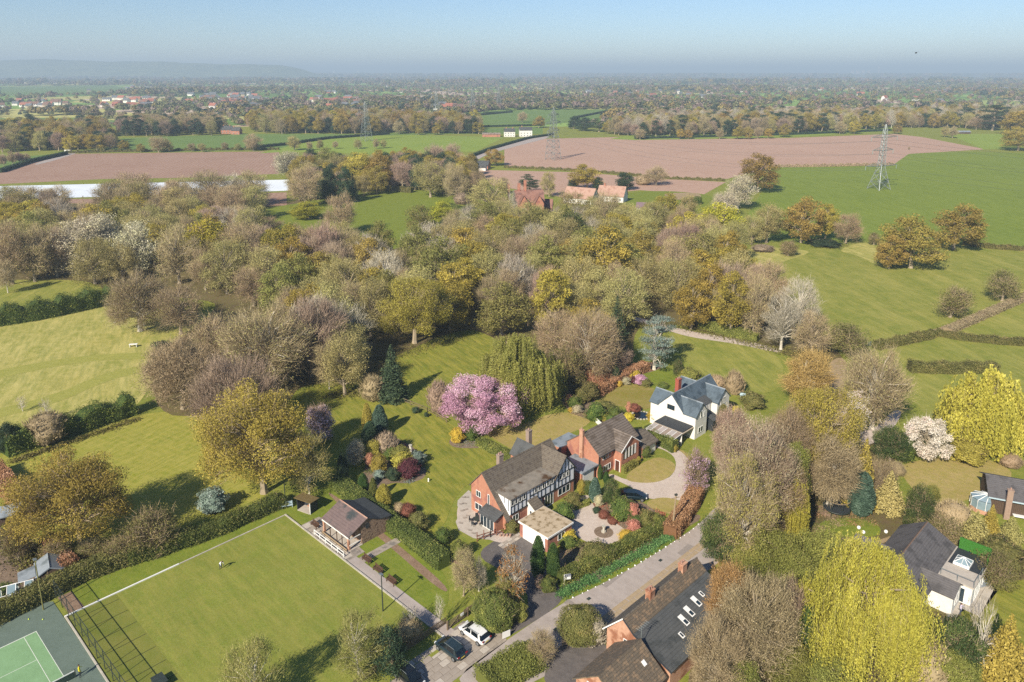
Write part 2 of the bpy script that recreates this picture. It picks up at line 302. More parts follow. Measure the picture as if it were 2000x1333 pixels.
def shell(key, seed, W, H, leafm, n=3500, ls=.12, bump=.16, power=1.0, tip=0.0, up=.4, twigs=0, twigm=None, zlo=.04, trunk=.12, c2=None):
    """a dense bush, dome or column: leaf shell over an uneven body"""
    rng = np.random.default_rng(seed); ph = rng.uniform(0, 6.28, (6,)); fr = rng.integers(2, 6, (6,))
    def rad(th, u):
        b = 1 + bump * .5 * (np.sin(fr[0]*th + ph[0]) * np.sin(fr[1]*u*3 + ph[1]) + np.sin((fr[2]+2)*th + ph[2] + u*5) * .6 + np.sin(fr[3]*u*6 + ph[3] + th) * .5)
        prof = np.sqrt(np.clip(1 - (np.abs(u - .42) / np.where(u > .42, .58, .47)) ** (2.2 * power), 0, 1)); prof = prof * (1 - tip * np.clip(u, 0, 1)); return W / 2 * b * prof
    u = rng.random(n) ** .9 * .98; th = rng.random(n) * 6.283; rr = rad(th, u) * rng.uniform(.86, 1.05, n); z = H * (zlo + (1 - zlo) * u)
    top = rng.random(n) < .12; rr = np.where(top, rr * rng.random(n) ** .5, rr); 
    P = np.stack([rr * np.cos(th), rr * np.sin(th), z], 1); out = nrm(P - np.array([0, 0, H * .35])); tint = np.clip(.5 + .35 * np.sin(fr[4]*th + ph[4]) * np.sin(u * 9 + ph[5]) + rng.normal(size=n) * .18, 0, 1)
    V = leaf_tris(P, rng.uniform(.7, 1.35, n) * ls, nrm(out + np.array([0, 0, up])), 1.2, rng); Vs = [V]; Ts = [np.repeat(tint, 3)]; Ms = [np.zeros(n)]
    if twigs:
        i = rng.integers(0, n, twigs); Dd = nrm(out[i] + rng.normal(size=(twigs, 3)) * .35 + np.array([0, 0, up])); Vt = twig_tris(P[i] - Dd * .25, Dd, rng.uniform(.3, .9, twigs) * W * .22, np.full(twigs, .018), rng); Vs.append(Vt); Ts.append(np.repeat(rng.random(twigs), 3)); Ms.append(np.ones(twigs))
    V = np.concatenate(Vs); F = tris(V); T = np.concatenate(Ts); M = np.concatenate(Ms)
    nu, nth = 9, 12; cu = np.linspace(0, 1, nu); cv = []; cf = []  # closed inner core, added so light cannot pass through the leaf shell
    for a in range(nu):
        for b in range(nth):
            t_ = 6.283 * b / nth; r_ = float(rad(np.array([t_]), np.array([cu[a]]))[0]) * .84; cv.append((r_ * math.cos(t_), r_ * math.sin(t_), H * (.0 + .95 * cu[a])))
    b0 = len(V)
    for a in range(nu - 1):
        for b in range(nth):
            q = [b0 + a*nth+b, b0 + a*nth+(b+1) % nth, b0 + (a+1)*nth+(b+1) % nth, b0 + (a+1)*nth+b]; cf += [(q[0], q[1], q[2]), (q[0], q[2], q[3])]
    V = np.concatenate([V, np.array(cv)]); F = np.concatenate([F, np.array(cf)]); T = np.concatenate([T, np.full(len(cv), .15)]); M = np.concatenate([M, np.zeros(len(cf))])
    me = mesh_np(key + '_crown', V, F, [leafm, twigm or TWIG_BR], M, T); mb = MB(); mb.tube([(0, 0, -.2), (0, 0, H * .3)], [trunk, trunk * .6], 5); o = mb.build('t', BARK_DARK); d = o.data; bpy.data.objects.remove(o)
    PROTO.setdefault(key, []).append((d, me, W, H))
for s in (1, 2, 3):
    broad('oak', s, leafm=L_OAK, twigm=TWIG_BR, leaves=230, ls=.21, twigs=14)
    broad('gold', 10+s, W=10, leafm=L_GOLD, twigm=TWIG_OL, leaves=220, ls=.2, twigs=12, ncl=40)
    broad('bare', 20+s, leafm=TWIG_OL, twigm=TWIG_BR, leaves=45, ls=.11, twigs=125, ncl=46, cr=1.5, t0=.16)
    broad('haze', 30+s, W=10, H=12, leafm=TWIG_OL, twigm=TWIG_OL, leaves=150, ls=.13, twigs=80, ncl=42, t0=.14)
    broad('grey', 40+s, W=10, H=13, leafm=TWIG_GR, twigm=TWIG_GR, leaves=10, ls=.1, twigs=110, ncl=40, barkm=BARK_PALE, up=.9, t0=.22)
for s in (1, 2):
    broad('purp', 50+s, W=11, H=11, leafm=TWIG_PU, twigm=TWIG_PU, leaves=20, ls=.1, twigs=170, ncl=46, cr=1.3, up=.7)
    broad('olive', 60+s, W=9, H=11, leafm=L_OLIVE, twigm=TWIG_OL, leaves=210, ls=.18, twigs=30, ncl=38)
    broad('yel', 70+s, W=8, H=9, leafm=L_YEL, twigm=TWIG_OL, leaves=230, ls=.18, twigs=8, ncl=34)
    broad('green', 80+s, W=7, H=8, leafm=L_GREEN, twigm=TWIG_OL, leaves=260, ls=.17, twigs=8, ncl=32, t0=.1)
    broad('pine', 90+s, W=8, H=13, t0=.35, leafm=L_DARK, twigm=TWIG_BR, leaves=230, ls=.2, twigs=8, ncl=30, flat=.55, barkm=BARK)
    broad('dark', 100+s, W=8, H=10, t0=.08, leafm=L_DARK, twigm=TWIG_OL, leaves=260, ls=.19, twigs=6, ncl=34)
    broad('white', 110+s, W=8, H=9, t0=.1, leafm=L_PALE, twigm=TWIG_GR, leaves=150, ls=.13, twigs=90, ncl=36, barkm=BARK_PALE, multi=2)
    broad('mixed', 120+s, W=7, H=7, t0=.05, leafm=L_HEDGED, twigm=TWIG_BR, leaves=170, ls=.14, twigs=90, ncl=30)
    spruce('spruce', 130+s, leafm=L_DARK)
broad('oakbig', 5, W=14, H=13, leafm=leaf_mat('leaf_gold_big', '847836', 'ae9e48', 'bfb056', .3, var=.11, gain=1.15), twigm=TWIG_BR, leaves=600, ls=.11, twigs=60, ncl=76, cr=1.5, r0=.45, zlo=-.5)
broad('barebig', 6, W=13, H=12, leafm=TWIG_OL, twigm=TWIG_BR, leaves=70, ls=.1, twigs=190, ncl=64, cr=1.5, tl=1.5, tw=.026, r0=.45, barkm=BARK_PALE)
broad('barebig', 7, W=13, H=12, leafm=TWIG_BR, twigm=TWIG_BR, leaves=120, ls=.1, twigs=160, ncl=60, cr=1.5, tl=1.4, tw=.024, r0=.4)
broad('purpbig', 8, W=13, H=11, leafm=TWIG_PU, twigm=TWIG_PU, leaves=30, ls=.09, twigs=230, ncl=64, cr=1.4, tl=1.3, tw=.024, up=.9, zlo=-.7, t0=.1)
broad('palebig', 9, W=13, H=13, leafm=leaf_mat('bud_pale', '948a6a', 'b8ac8c', 'c8b8a0', .3), twigm=TWIG_PU, leaves=130, ls=.1, twigs=200, ncl=66, cr=1.4, barkm=BARK_PALE, multi=3)
broad('limebig', 9, W=13, H=13, leafm=leaf_mat('bud_lime', '8c8444', 'b4a85c', 'c0b468', .35), twigm=TWIG_BR, leaves=160, ls=.11, twigs=170, ncl=60, cr=1.4, barkm=BARK_PALE, multi=3)
broad('goldbare', 12, W=9, H=12, leafm=TWIG_OR, twigm=TWIG_OR, leaves=130, ls=.1, twigs=220, ncl=44, cr=1.2, up=-.2, barkm=BARK_PALE)
broad('birch', 13, W=6, H=10, leafm=TWIG_BR, twigm=TWIG_BR, leaves=20, ls=.08, twigs=110, ncl=30, cr=1.0, barkm=BARK_PALE, r0=.13, up=.1, t0=.3)
broad('birchbig', 14, W=8, H=13, leafm=TWIG_BR, twigm=TWIG_BR, leaves=60, ls=.09, twigs=260, ncl=40, cr=1.2, barkm=BARK_PALE, r0=.2, up=-.3, t0=.35, multi=2, lean=.8)
broad('bony', 15, W=5, H=7, leafm=TWIG_GR, twigm=TWIG_GR, leaves=0, twigs=14, ncl=26, cr=.6, tl=1.0, barkm=BARK_PALE, r0=.16, up=.8, bud=0)
broad('cherry', 16, W=13, H=8, t0=.05, leafm=L_PINK, twigm=TWIG_PU, leaves=560, ls=.11, twigs=20, ncl=72, cr=1.1, zlo=-.55, r0=.25, inner=.15)
broad('magnolia', 17, W=8, H=5.5, t0=.05, leafm=L_WHITE, twigm=TWIG_GR, leaves=230, ls=.14, twigs=30, ncl=48, cr=.7, r0=.15, multi=2, zlo=-.5)
broad('pinkmag', 27, W=5, H=6, t0=.05, leafm=leaf_mat('blossom_magenta', 'a888a0', 'c8a8c0', 'dcc8d4', .3, var=.04), twigm=TWIG_BR, leaves=110, ls=.11, twigs=60, ncl=34, cr=.8, r0=.12, cover=.75, bud=20)
broad('whitefew', 18, W=5, H=8, t0=.1, leafm=L_WHITE, twigm=TWIG_OL, leaves=170, ls=.11, twigs=40, ncl=36, cr=.8, r0=.12, barkm=BARK_PALE, cover=.7, bud=30)
broad('plum', 19, W=5, H=6, t0=.05, leafm=leaf_mat('blossom_lilac', '85788a', 'b0a2ac', 'c8bcc4', .2), twigm=TWIG_PU, leaves=170, ls=.11, twigs=120, ncl=34, cr=.8)
broad('thin', 20, W=8, H=11, leafm=L_OLIVE, twigm=TWIG_OL, leaves=120, ls=.1, twigs=60, ncl=46, cr=1.0, barkm=BARK_PALE, r0=.16, up=.8, t0=.12)
broad('rust', 21, W=5, H=8, leafm=leaf_mat('leaf_rust', '8a5f34', 'b07f4c', 'bf9462', .3), twigm=TWIG_GR, leaves=80, ls=.12, twigs=30, ncl=34, cr=.8, barkm=BARK_PALE, r0=.14, up=.6)
broad('cedar', 22, W=7, H=12, t0=.15, leafm=L_CEDAR, twigm=TWIG_GR, leaves=230, ls=.13, twigs=20, ncl=44, cr=1.1, flat=.35, barkm=BARK_PALE, r0=.3)
broad('leafy', 24, W=8, H=8, t0=.06, leafm=L_LIME, twigm=TWIG_OL, leaves=420, ls=.13, twigs=20, ncl=52, cr=1.2, zlo=-.6)
broad('darkbig', 25, W=8, H=8, t0=.06, leafm=leaf_mat('leaf_deep', '2c3a20', '4c5a2c', '68703a', .15), twigm=TWIG_BR, leaves=420, ls=.13, twigs=40, ncl=52, cr=1.2, zlo=-.6)
willow('wyel', 30, 13, 11, L_WILLOW, n=1700, ls=.1, gap=.15); willow('wyel2', 32, 9, 9, L_WILLOW, n=800, ls=.17)
willow('wolive', 31, 13, 13, L_WILLO, n=1100, ls=.125, ln=(3, 7), gap=.16)
spruce('bigspruce', 33, W=5, H=12.5, leafm=L_DARK, lv=34, nb=17, ls=.14, m=34)
spruce('gconf', 34, W=5, H=8, leafm=L_GOLDC, lv=30, nb=18, ls=.13, m=34, dn=-.1, gappy=.02)
spruce('lacy', 36, W=5.5, H=6, leafm=leaf_mat('leaf_lacy_gold', '807a48', 'a49c62', 'b4ac72', .2), lv=22, nb=20, ls=.13, m=30, dn=.05, gappy=.02)
for k, mt in (('col_yellow', L_GOLDC), ('col_green', L_DARK), ('col_blue', L_BLUE), ('col_lime', L_HEDGE), ('col_mid', leaf_mat('leaf_yew', '2c421c', '44582a', '5a6a30', .12))):
    shell(k, 40 + len(k), 2.4, 6, mt, 5200, .085, .14, power=.8, tip=.35, up=1.2)
for k, mt in (('yellow', L_BRIGHT), ('greenb', L_GREEN), ('limeb', L_LIME), ('darkb', L_DARK), ('maroon', L_RED), ('coral', L_CORAL), ('olivb', L_HEDGED), ('amber', L_GOLDC), ('silver', L_CEDAR), ('blueb', L_BLUE), ('copperb', L_BEECH), ('hedgeb', L_HEDGE), ('creamb', L_PALE), ('pinkb', L_PINK)):
    shell(k, 60 + len(k) + ord(k[0]), 3, 2.4, mt, 2800, .09, .55, up=.5, twigs=300)
    shell(k, 160 + len(k) + ord(k[0]), 3, 2.4, mt, 2800, .09, .6, up=.3, twigs=300)
shell('domebig', 301, 6, 3.4, L_HEDGE, 15000, .085, .22, up=.5, twigs=400); shell('domebig', 302, 6, 3.4, L_HEDGED, 15000, .085, .3, up=.5, twigs=400)
for k, mt in (('twigb', TWIG_BR), ('twigpu', TWIG_PU), ('twigred', TWIG_RED), ('twiggr', TWIG_GR)):
    shell(k, 90 + len(k), 3.4, 2.8, mt, 900, .08, .35, twigs=2600, twigm=mt, up=.9)
def inside(p, poly):
    x, y = p; c = False; n = len(poly)
    for i in range(n):
        x1, y1 = poly[i]; x2, y2 = poly[i - 1]
        if (y1 > y) != (y2 > y) and x < (x2 - x1) * (y - y1) / (y2 - y1) + x1: c = not c
    return c
# ---------------------------------------------------------------- the ground and everything painted on it
def gc(h):
    c = rgb(h); return (c[0] * 1.0, c[1] * 1.0, c[2] * .62, 1) if c[1] > c[2] * 1.5 and c[1] > c[0] * .8 else c
GRASS = ground_mat('grass', [gc('6a7538'), gc('7a8242'), gc('8e8c54')])
def patchwork(name):
    """the far plain: fields of different crops, metres across"""
    m, nt, N, L, P = new_mat(name); g = N.new('ShaderNodeNewGeometry').outputs['Position']
    mp = mapv(N, L, g, (1, .8, 1), 25); v = N.new('ShaderNodeTexVoronoi'); v.inputs['Scale'].default_value = .0042; v.distance = 'CHEBYCHEV'; v.inputs['Randomness'].default_value = .8; L.new(mp, v.inputs['Vector'])
    sp = N.new('ShaderNodeSeparateColor'); L.new(v.outputs['Color'], sp.inputs[0]); cr = N.new('ShaderNodeValToRGB'); cr.color_ramp.interpolation = 'CONSTANT'
    el = cr.color_ramp.elements; cols = ['74905a', '8aa468', '66804e', 'b0ac84', '7c985e', 'bca892', '688450', '9aa470']
    el[0].color = gc(cols[0]); el[1].position = .99; el[1].color = gc(cols[-1])
    for i, c in enumerate(cols[1:-1]): e = el.new((i + 1) / 8); e.color = gc(c)
    L.new(sp.outputs[0], cr.inputs[0])
    f = noise(N, L, g, .06, 5, .7, .3, .7); k = N.new('ShaderNodeMapRange'); k.inputs[3].default_value = .8; k.inputs[4].default_value = 1.15; L.new(f, k.inputs[0])
    c = mixc(N, L, 1.0, cr.outputs[0], k.outputs[0], 'MULTIPLY')
    ed = N.new('ShaderNodeTexVoronoi'); ed.feature = 'DISTANCE_TO_EDGE'; ed.inputs['Scale'].default_value = .0042; ed.inputs['Randomness'].default_value = .8
    L.new(c, P.inputs['Base Color']); P.inputs['Roughness'].default_value = 1; P.inputs['Specular IOR Level'].default_value = .05
    return m
def sheet(name, pts, z, m, kind='structure', px=True, label=None):
    P = [G(*p) for p in pts] if px else pts
    if px and name not in ('ploughed_field', 'crop_field', 'green_field', 'patio_base'):
        for _ in range(2): P = [q for a, b in zip(P, P[1:] + P[:1]) for q in ((a[0] * .75 + b[0] * .25, a[1] * .75 + b[1] * .25), (a[0] * .25 + b[0] * .75, a[1] * .25 + b[1] * .75))]
    me = bpy.data.meshes.new(name); me.from_pydata([(x, y, z) for x, y in P], [], [tuple(range(len(P)))]); me.update()
    if me.polygons[0].normal.z < 0: me.flip_normals()
    me.materials.append(m); o = link(bpy.data.objects.new(name, me)); o['kind'] = kind
    if label: o['label'] = label
    return o
mb = MB(); mb.add([(-30000, -400, 0), (30000, -400, 0), (30000, 1000, 0), (-30000, 1000, 0)], [(0, 1, 2, 3)]); mb.build('ground', GRASS)['kind'] = 'structure'
mb = MB(); mb.add([(-30000, 1000, 0), (30000, 1000, 0), (30000, 29000, 0), (-30000, 29000, 0)], [(0, 1, 2, 3)]); mb.build('far_plain', patchwork('plain_fields'))['kind'] = 'structure'
M_MEADOW = ground_mat('meadow_grass', [gc('8a8c52'), gc('9c9662'), gc('b8ac84')], (.06, .4, 3), streak=[(gc('c0b48e'), 15, 2.6, .6), (gc('5f7038'), 24, 1.0, .5)]); M_MOWN = ground_mat('mown_path', [gc('8a8c52'), gc('92925a'), gc('a09c68')], (.2, 1, 8))
M_STRIPE = ground_mat('striped_grass', [gc('7c8436'), gc('86883e'), gc('9a9456')], (.1, .8, 6), streak=[(gc('aea472'), -28, .45, .7), (gc('66703a'), -28, 1.2, .35)], stripes=[(gc('a49a62'), 1.5, 62, .22)])
M_LAWN = ground_mat('lawn_grass', [gc('6c7634'), gc('7c823e'), gc('948c4e')], (.13, .5, 9), streak=[(gc('a09658'), 35, .6, .7), (gc('4c5a28'), 30, 1.2, .6)]); M_LAWN2 = ground_mat('lawn_bright', [gc('5e6e2e'), gc('6c7c36'), gc('7c8442')], (.3, 1.5, 9), streak=[(gc('868648'), 46, .5, .5)])
M_DRY = ground_mat('lawn_dry', [gc('968654'), gc('a69462'), gc('8c864e')], (.15, .8, 8), stripes=[(gc('b0a06c'), 1.2, 40, .15)]); M_TAN = ground_mat('lawn_tan', [gc('84784a'), gc('958654'), gc('7a7a3e')], (.2, 1, 8))
M_BOWL = ground_mat('bowling_turf', [gc('6e783e'), gc('788244'), gc('868650')], (.07, .3, 5), bump=.05, streak=[(gc('948c5c'), 46, .5, .45), (gc('5a6630'), 46, 1.3, .4), (gc('8c8858'), -44, .8, .2)])
M_BOWLB = ground_mat('bowling_turf_mat_area', [gc('68703c'), gc('747844'), gc('7c7a4c')], (.1, .4, 12), bump=.05)
M_WOOD = ground_mat('woodland_floor', [gc('5c503a'), gc('6e6046'), gc('66643e')], (.1, .7, 5)); M_PASTURE = ground_mat('pasture_grass', [gc('727c3e'), gc('80844a'), gc('949058')], (.04, .25, 3), streak=[(gc('aca272'), 4, 5, .5), (gc('566434'), 12, .9, .45)])
M_CROP = ground_mat('crop_green', [gc('6c7c3a'), gc('768440'), gc('808c48')], (.02, .3, 3), streak=[(gc('5a6a30'), 5, 3, .5)], stripes=[(gc('667636'), 2.2, 12, .3)])
M_CROPF = ground_mat('crop_far_green', [gc('5c744a'), gc('667c4e'), gc('708456')], (.02, .2, 2)); M_CROPL = ground_mat('crop_light_green', [gc('728642'), gc('7c8e48'), gc('8c9854')], (.02, .2, 2))
M_PLOUGH = ground_mat('ploughed_soil', [gc('a88a76'), gc('b0927e'), gc('b89c88')], (.02, .2, 1.5), stripes=[(gc('96786a'), 4.5, 68, .45)]); M_PLOUGHB = ground_mat('ploughed_brown', [gc('957866'), gc('9e8270'), gc('a68c7c')], (.02, .2, 1.5), stripes=[(gc('7a5a48'), 3, 10, .3)])
M_SOIL = ground_mat('bed_soil', [gc('6a5a4a'), gc('7d6b5a'), gc('8c7c6c')], (.6, 3, 14)); M_LEAFLIT = ground_mat('leaf_litter', [gc('87705c'), gc('97806c'), gc('715d4b')], (.6, 3, 14))
M_ROAD = ground_mat('road_tarmac', [gc('9a9088'), gc('a39992'), gc('aaa099')], (.15, 1.2, 20), bump=.1, streak=[(gc('847c75'), 44.7, .45, .6), (gc('b6aca4'), 44.7, .9, .5)]); M_DRIVE = ground_mat('dark_tarmac', [gc('5a5654'), gc('66605c'), gc('706a66')], (.2, 1.2, 20), bump=.1)
M_GRAVEL = ground_mat('pink_gravel', [gc('b2a498'), gc('bcaea2'), gc('c6baae')], (.3, 2, 25), bump=.2); M_TRACK = ground_mat('track_earth', [gc('9a8468'), gc('a8927a'), gc('7c7248')], (.2, 1.2, 8))
M_PAVE = surf('paving_stone', 'a0968a', '8a8074', 1.2, .9, c3='76706a'); M_SLAB = surf('patio_slab', 'b8b0a4', 'a39a8e', 1.5, .85); M_KERB = surf('pale_concrete', 'b8b2a4', '9a9486', 2, .9)
# fields: name, material, height above the ground, outline in the photograph
def near(z, i): return z + i * .004
FIELDS = [
 ('woodland_floor', M_WOOD, .02, [(0,400),(140,398),(560,402),(600,380),(930,380),(960,430),(1270,448),(1440,470),(1460,520),(1500,585),(1600,640),(1650,700),(1660,760),(1600,720),(1530,690),(1400,655),(1300,628),(1235,640),(1240,735),(1130,770),(1080,740),(960,655),(905,640),(780,690),(720,765),(590,745),(555,800),(400,815),(300,810),(300,700),(420,610),(420,585),(210,575),(210,560),(0,552)]),
 ('meadow', M_MEADOW, .012, [(0,630),(210,596),(430,600),(330,690),(285,770),(260,800),(130,830),(20,870),(0,880)]),
 ('mown_path', M_MOWN, .03, [(0,735),(120,700),(230,690),(300,690),(300,702),(230,702),(125,712),(0,752)]),
 ('mown_path', M_MOWN, .034, [(0,812),(100,775),(200,730),(290,712),(290,724),(205,745),(110,790),(0,830)]),
 ('striped_paddock', M_STRIPE, .016, [(0,905),(20,880),(140,842),(270,808),(400,800),(580,810),(560,960),(400,1010),(260,1080),(110,1090),(60,1000)]),
 ('left_grass_strip', M_PASTURE, .024, [(0,548),(150,546),(190,556),(205,566),(0,612)]),
 ('paddock', M_LAWN2, .045, [(470,412),(560,402),(690,378),(760,370),(850,372),(892,385),(885,430),(800,480),(700,505),(600,500),(520,460)]),
 ('clearing_lawn', M_LAWN, .028, [(760,700),(830,672),(930,650),(970,660),(955,760),(945,800),(880,800),(810,790),(770,740)]),
 ('garden_lawn', M_LAWN, .024, [(575,770),(640,742),(730,748),(790,780),(850,800),(880,830),(930,860),(1010,900),(990,925),(930,935),(890,965),(860,1050),(800,1030),(740,990),(650,925),(600,900)]),
 ('dry_lawn', M_DRY, .03, [(930,835),(1010,835),(1080,805),(1130,808),(1165,826),(1060,868),(1020,888),(975,865)]),
 ('round_lawn', M_TAN, .03, [(1165,760),(1200,750),(1260,752),(1285,765),(1275,800),(1240,800),(1200,792),(1160,782)]),
 ('side_lawn', M_LAWN2, .026, [(1235,720),(1300,715),(1350,735),(1330,760),(1290,765),(1250,745)]),
 ('gravel_track', M_GRAVEL, .036, [(1228,616),(1290,632),(1350,648),(1440,662),(1525,682),(1528,692),(1440,672),(1350,660),(1300,645),(1240,628)]),
 ('narrow_field', M_PASTURE, .032, [(1300,645),(1350,660),(1440,672),(1530,692),(1530,770),(1440,765),(1400,735),(1330,735),(1310,690)]),
 ('cattle_pasture', M_PASTURE, .014, [(1420,520),(1500,495),(1620,484),(1700,470),(1900,480),(2050,490),(2300,500),(2300,560),(2010,575),(1890,620),(1760,660),(1700,672),(1640,680),(1600,640),(1500,585)]),
 ('rough_grass', M_MEADOW, .03, [(1420,510),(1470,480),(1560,488),(1590,492),(1520,515),(1470,530)]),
 ('rough_grass', M_MEADOW, .031, [(1630,490),(1690,470),(1720,490),(1710,520),(1680,500)]),
 ('pasture', M_PASTURE, .018, [(1700,680),(1850,655),(1990,590),(2300,560),(2300,920),(2000,890),(1880,860),(1790,800),(1760,730)]),
 ('crop_field', M_CROP, .01, [(1460,420),(1520,325),(1745,323),(1765,300),(1905,297),(2400,310),(2400,500),(2000,486),(1900,478),(1700,470),(1590,478),(1480,470)]),
 ('ploughed_field', M_PLOUGH, .02, [(985,290),(1040,272),(1215,268),(1240,274),(1540,270),(1745,262),(1800,268),(1925,292),(1775,301),(1745,322),(1510,326),(1420,350),(1300,347),(1150,334),(985,325)]),
 ('ploughed_field', M_PLOUGH, .022, [(930,332),(1130,337),(1300,350),(1418,356),(1375,380),(1250,372),(1100,386),(960,362)]),
 ('ploughed_field', M_PLOUGHB, .02, [(0,333),(130,301),(545,296),(545,340),(350,348),(205,350),(0,363)]),
 ('ploughed_field', M_PLOUGHB, .021, [(0,389),(180,389),(560,376),(560,402),(140,398),(0,400)]),
 ('yard', M_LAWN2, .03, [(1210,378),(1300,372),(1400,382),(1380,400),(1350,425),(1290,450),(1255,440),(1230,400)]),
 ('manor_garden', M_LAWN, .05, [(880,400),(960,392),(980,430),(960,450),(900,455),(870,430)]),
 ('farm_yard', M_TRACK, .055, [(1290,378),(1370,376),(1368,394),(1310,390)]),
 ('garden_path', M_TRACK, .06, [(1283,440),(1345,430),(1395,402),(1420,395),(1424,400),(1350,438),(1284,447)]),
 ('green_field', M_CROPL, .03, [(505,300),(640,268),(800,264),(985,268),(930,296),(760,302),(560,297)]),
 ('green_field', M_CROPF, .028, [(90,298),(200,292),(240,270),(480,262),(700,262),(545,293),(330,297)]),
 ('green_field', M_CROPF, .028, [(0,330),(60,305),(120,300),(0,345)]),
 ('green_field', M_CROPF, .03, [(690,266),(790,241),(930,252),(1060,248),(1060,262),(900,262)]),
 ('green_field', M_CROPF, .03, [(800,240),(1000,216),(1190,214),(1190,230),(1060,246),(900,252)]),
 ('green_field', M_CROPF, .03, [(770,222),(860,218),(980,217),(800,238),(770,232)]),
 ('green_field', M_CROPL, .03, [(1190,272),(1240,262),(1540,258),(1750,248),(1760,256),(1540,268),(1240,274)]),
 ('green_field', M_CROPL, .03, [(1850,262),(2100,262),(2100,292),(1920,292)]),
 ('green_field', M_CROPF, .03, [(0,232),(150,230),(150,246),(0,248)]),
 ('green_field', M_CROPF, .03, [(0,172),(200,166),(270,174),(200,186),(0,188)]),
 ('club_verge', M_LAWN2, .02, [(110,1160),(240,1110),(400,1058),(560,985),(640,945),(700,985),(760,1040),(870,1110),(880,1180),(850,1215),(700,1130),(557,1008),(130,1205)]),
 ('farm_lane', M_ROAD, .05, [(905,320),(925,303),(985,284),(1060,266),(1080,268),(1000,288),(940,306),(925,322)]),
 ('farm_lane', M_ROAD, .052, [(60,322),(140,297),(160,297),(80,322)]),
 ('farm_track', M_TRACK, .05, [(1700,674),(1790,655),(1860,632),(1935,600),(2010,570),(2300,500),(2300,512),(2010,582),(1940,612),(1870,642),(1790,664),(1710,682)]),
 ('farm_track', M_TRACK, .05, [(1590,790),(1620,700),(1660,700),(1640,790),(1660,830),(1630,850),(1600,830)]),
 ('farm_drive', M_GRAVEL, .052, [(1660,870),(1675,845),(1715,835),(1745,800),(1765,805),(1740,845),(1700,872)]),
 ('chalet_lawn', M_DRY, .03, [(1755,905),(1880,888),(1960,905),(1985,935),(1900,975),(1840,990),(1790,965),(1762,930)]),
 ('bungalow_lawn', M_LAWN, .03, [(1940,1140),(2100,1120),(2200,1300),(1960,1260),(1860,1200),(1910,1160)]),
 ('bungalow_garden', M_LAWN2, .034, [(1595,1020),(1660,1010),(1720,1025),(1720,1050),(1650,1050),(1600,1045)]),
 ('sandy_path', M_TRACK, .045, [(1590,1045),(1640,1048),(1700,1062),(1745,1045),(1750,1052),(1700,1070),(1640,1058),(1600,1060)]),
 ('bare_earth', M_LEAFLIT, .036, [(1590,985),(1660,985),(1670,1010),(1600,1010)]),
 ('shrub_ground', M_WOOD, .01, [(1400,1000),(1560,820),(1700,850),(1760,900),(1740,1000),(1900,1050),(2100,1100),(2100,1600),(1350,1600),(1330,1330),(1420,1100)]),
 ('allotment_ground', M_SOIL, .02, [(0,1000),(60,1060),(120,1080),(150,1110),(60,1160),(0,1180)]),
]
for i, (nm, m, z, pts) in enumerate(FIELDS): sheet(nm, [(-60 if p[0] <= 0 else p[0], p[1]) for p in pts], z, m)
# road, drives and beds round the houses
NEARBY = [
 ('road', M_ROAD, .02, [(860,1345),(990,1250),(1108,1172),(1250,1098),(1365,1028),(1400,985),(1440,990),(1430,1060),(1400,1108),(1330,1140),(1240,1190),(1185,1218),(1110,1280),(1040,1345)]),
 ('tarmac_forecourt', M_DRIVE, .024, [(925,1085),(975,1050),(1010,1030),(1070,1090),(1085,1140),(1110,1172),(1000,1242),(985,1240),(1045,1170),(990,1120)]),
 ('cottage_yard', M_DRIVE, .024, [(1050,1345),(1090,1250),(1180,1245),(1190,1290),(1130,1345)]),
 ('gravel_drive', M_GRAVEL, .03, [(1195,925),(1225,940),(1300,940),(1320,920),(1320,895),(1300,880),(1272,872),(1290,868),(1330,880),(1352,905),(1362,950),(1375,1000),(1330,990),(1290,975),(1262,975),(1240,955),(1185,930)]),
 ('drive_lawn', M_DRY, .036, [(1222,942),(1285,945),(1318,925),(1320,905),(1290,892),(1262,900),(1225,925)]),
 ('drive_lawn', M_DRY, .036, [(1252,985),(1290,970),(1330,978),(1350,990),(1310,1010)]),
 ('drive_verge', M_DRY, .036, [(1290,868),(1345,880),(1375,960),(1362,960),(1350,905),(1330,880)]),
 ('sundial_garden', M_GRAVEL, .028, [(1100,1005),(1140,960),(1175,985),(1215,1025),(1225,1045),(1190,1068),(1140,1060),(1110,1030)]),
 ('planting_bed', M_SOIL, .034, [(1150,968),(1220,965),(1300,1005),(1300,1030),(1230,1042),(1200,1020),(1165,1000)]),
 ('planting_bed', M_SOIL, .034, [(1095,1060),(1150,1060),(1190,1072),(1130,1100),(1090,1120)]),
 ('roadside_bed', M_SOIL, .03, [(1085,1150),(1190,1098),(1310,1032),(1365,1000),(1370,1020),(1250,1090),(1110,1165)]),
 ('roadside_verge', M_LAWN2, .036, [(1110,1168),(1250,1092),(1365,1015),(1372,1020),(1252,1102),(1114,1172),(1100,1172)]),
 ('rockery_bed', M_SOIL, .034, [(690,960),(720,905),(705,870),(760,850),(815,875),(840,930),(800,946),(760,942),(710,975)]),
 ('island_bed', M_SOIL, .036, [(876,862),(886,852),(905,848),(925,852),(940,862),(958,874),(930,876),(895,876),(880,871)]),
 ('path', M_GRAVEL, .026, [(905,965),(925,985),(985,1045),(1000,1048),(985,1065),(930,1045),(898,1030),(890,1000)]),
 ('flower_border', M_SOIL, .034, [(1090,770),(1150,735),(1250,705),(1300,712),(1290,722),(1240,735),(1165,765),(1160,800),(1230,800),(1200,835),(1110,808)]),
 ('hedge_foot', M_LEAFLIT, .028, [(645,960),(760,1050),(880,1150),(865,1160),(750,1058),(640,968)]),
]
for nm, m, z, pts in NEARBY: sheet(nm, pts, z, m)
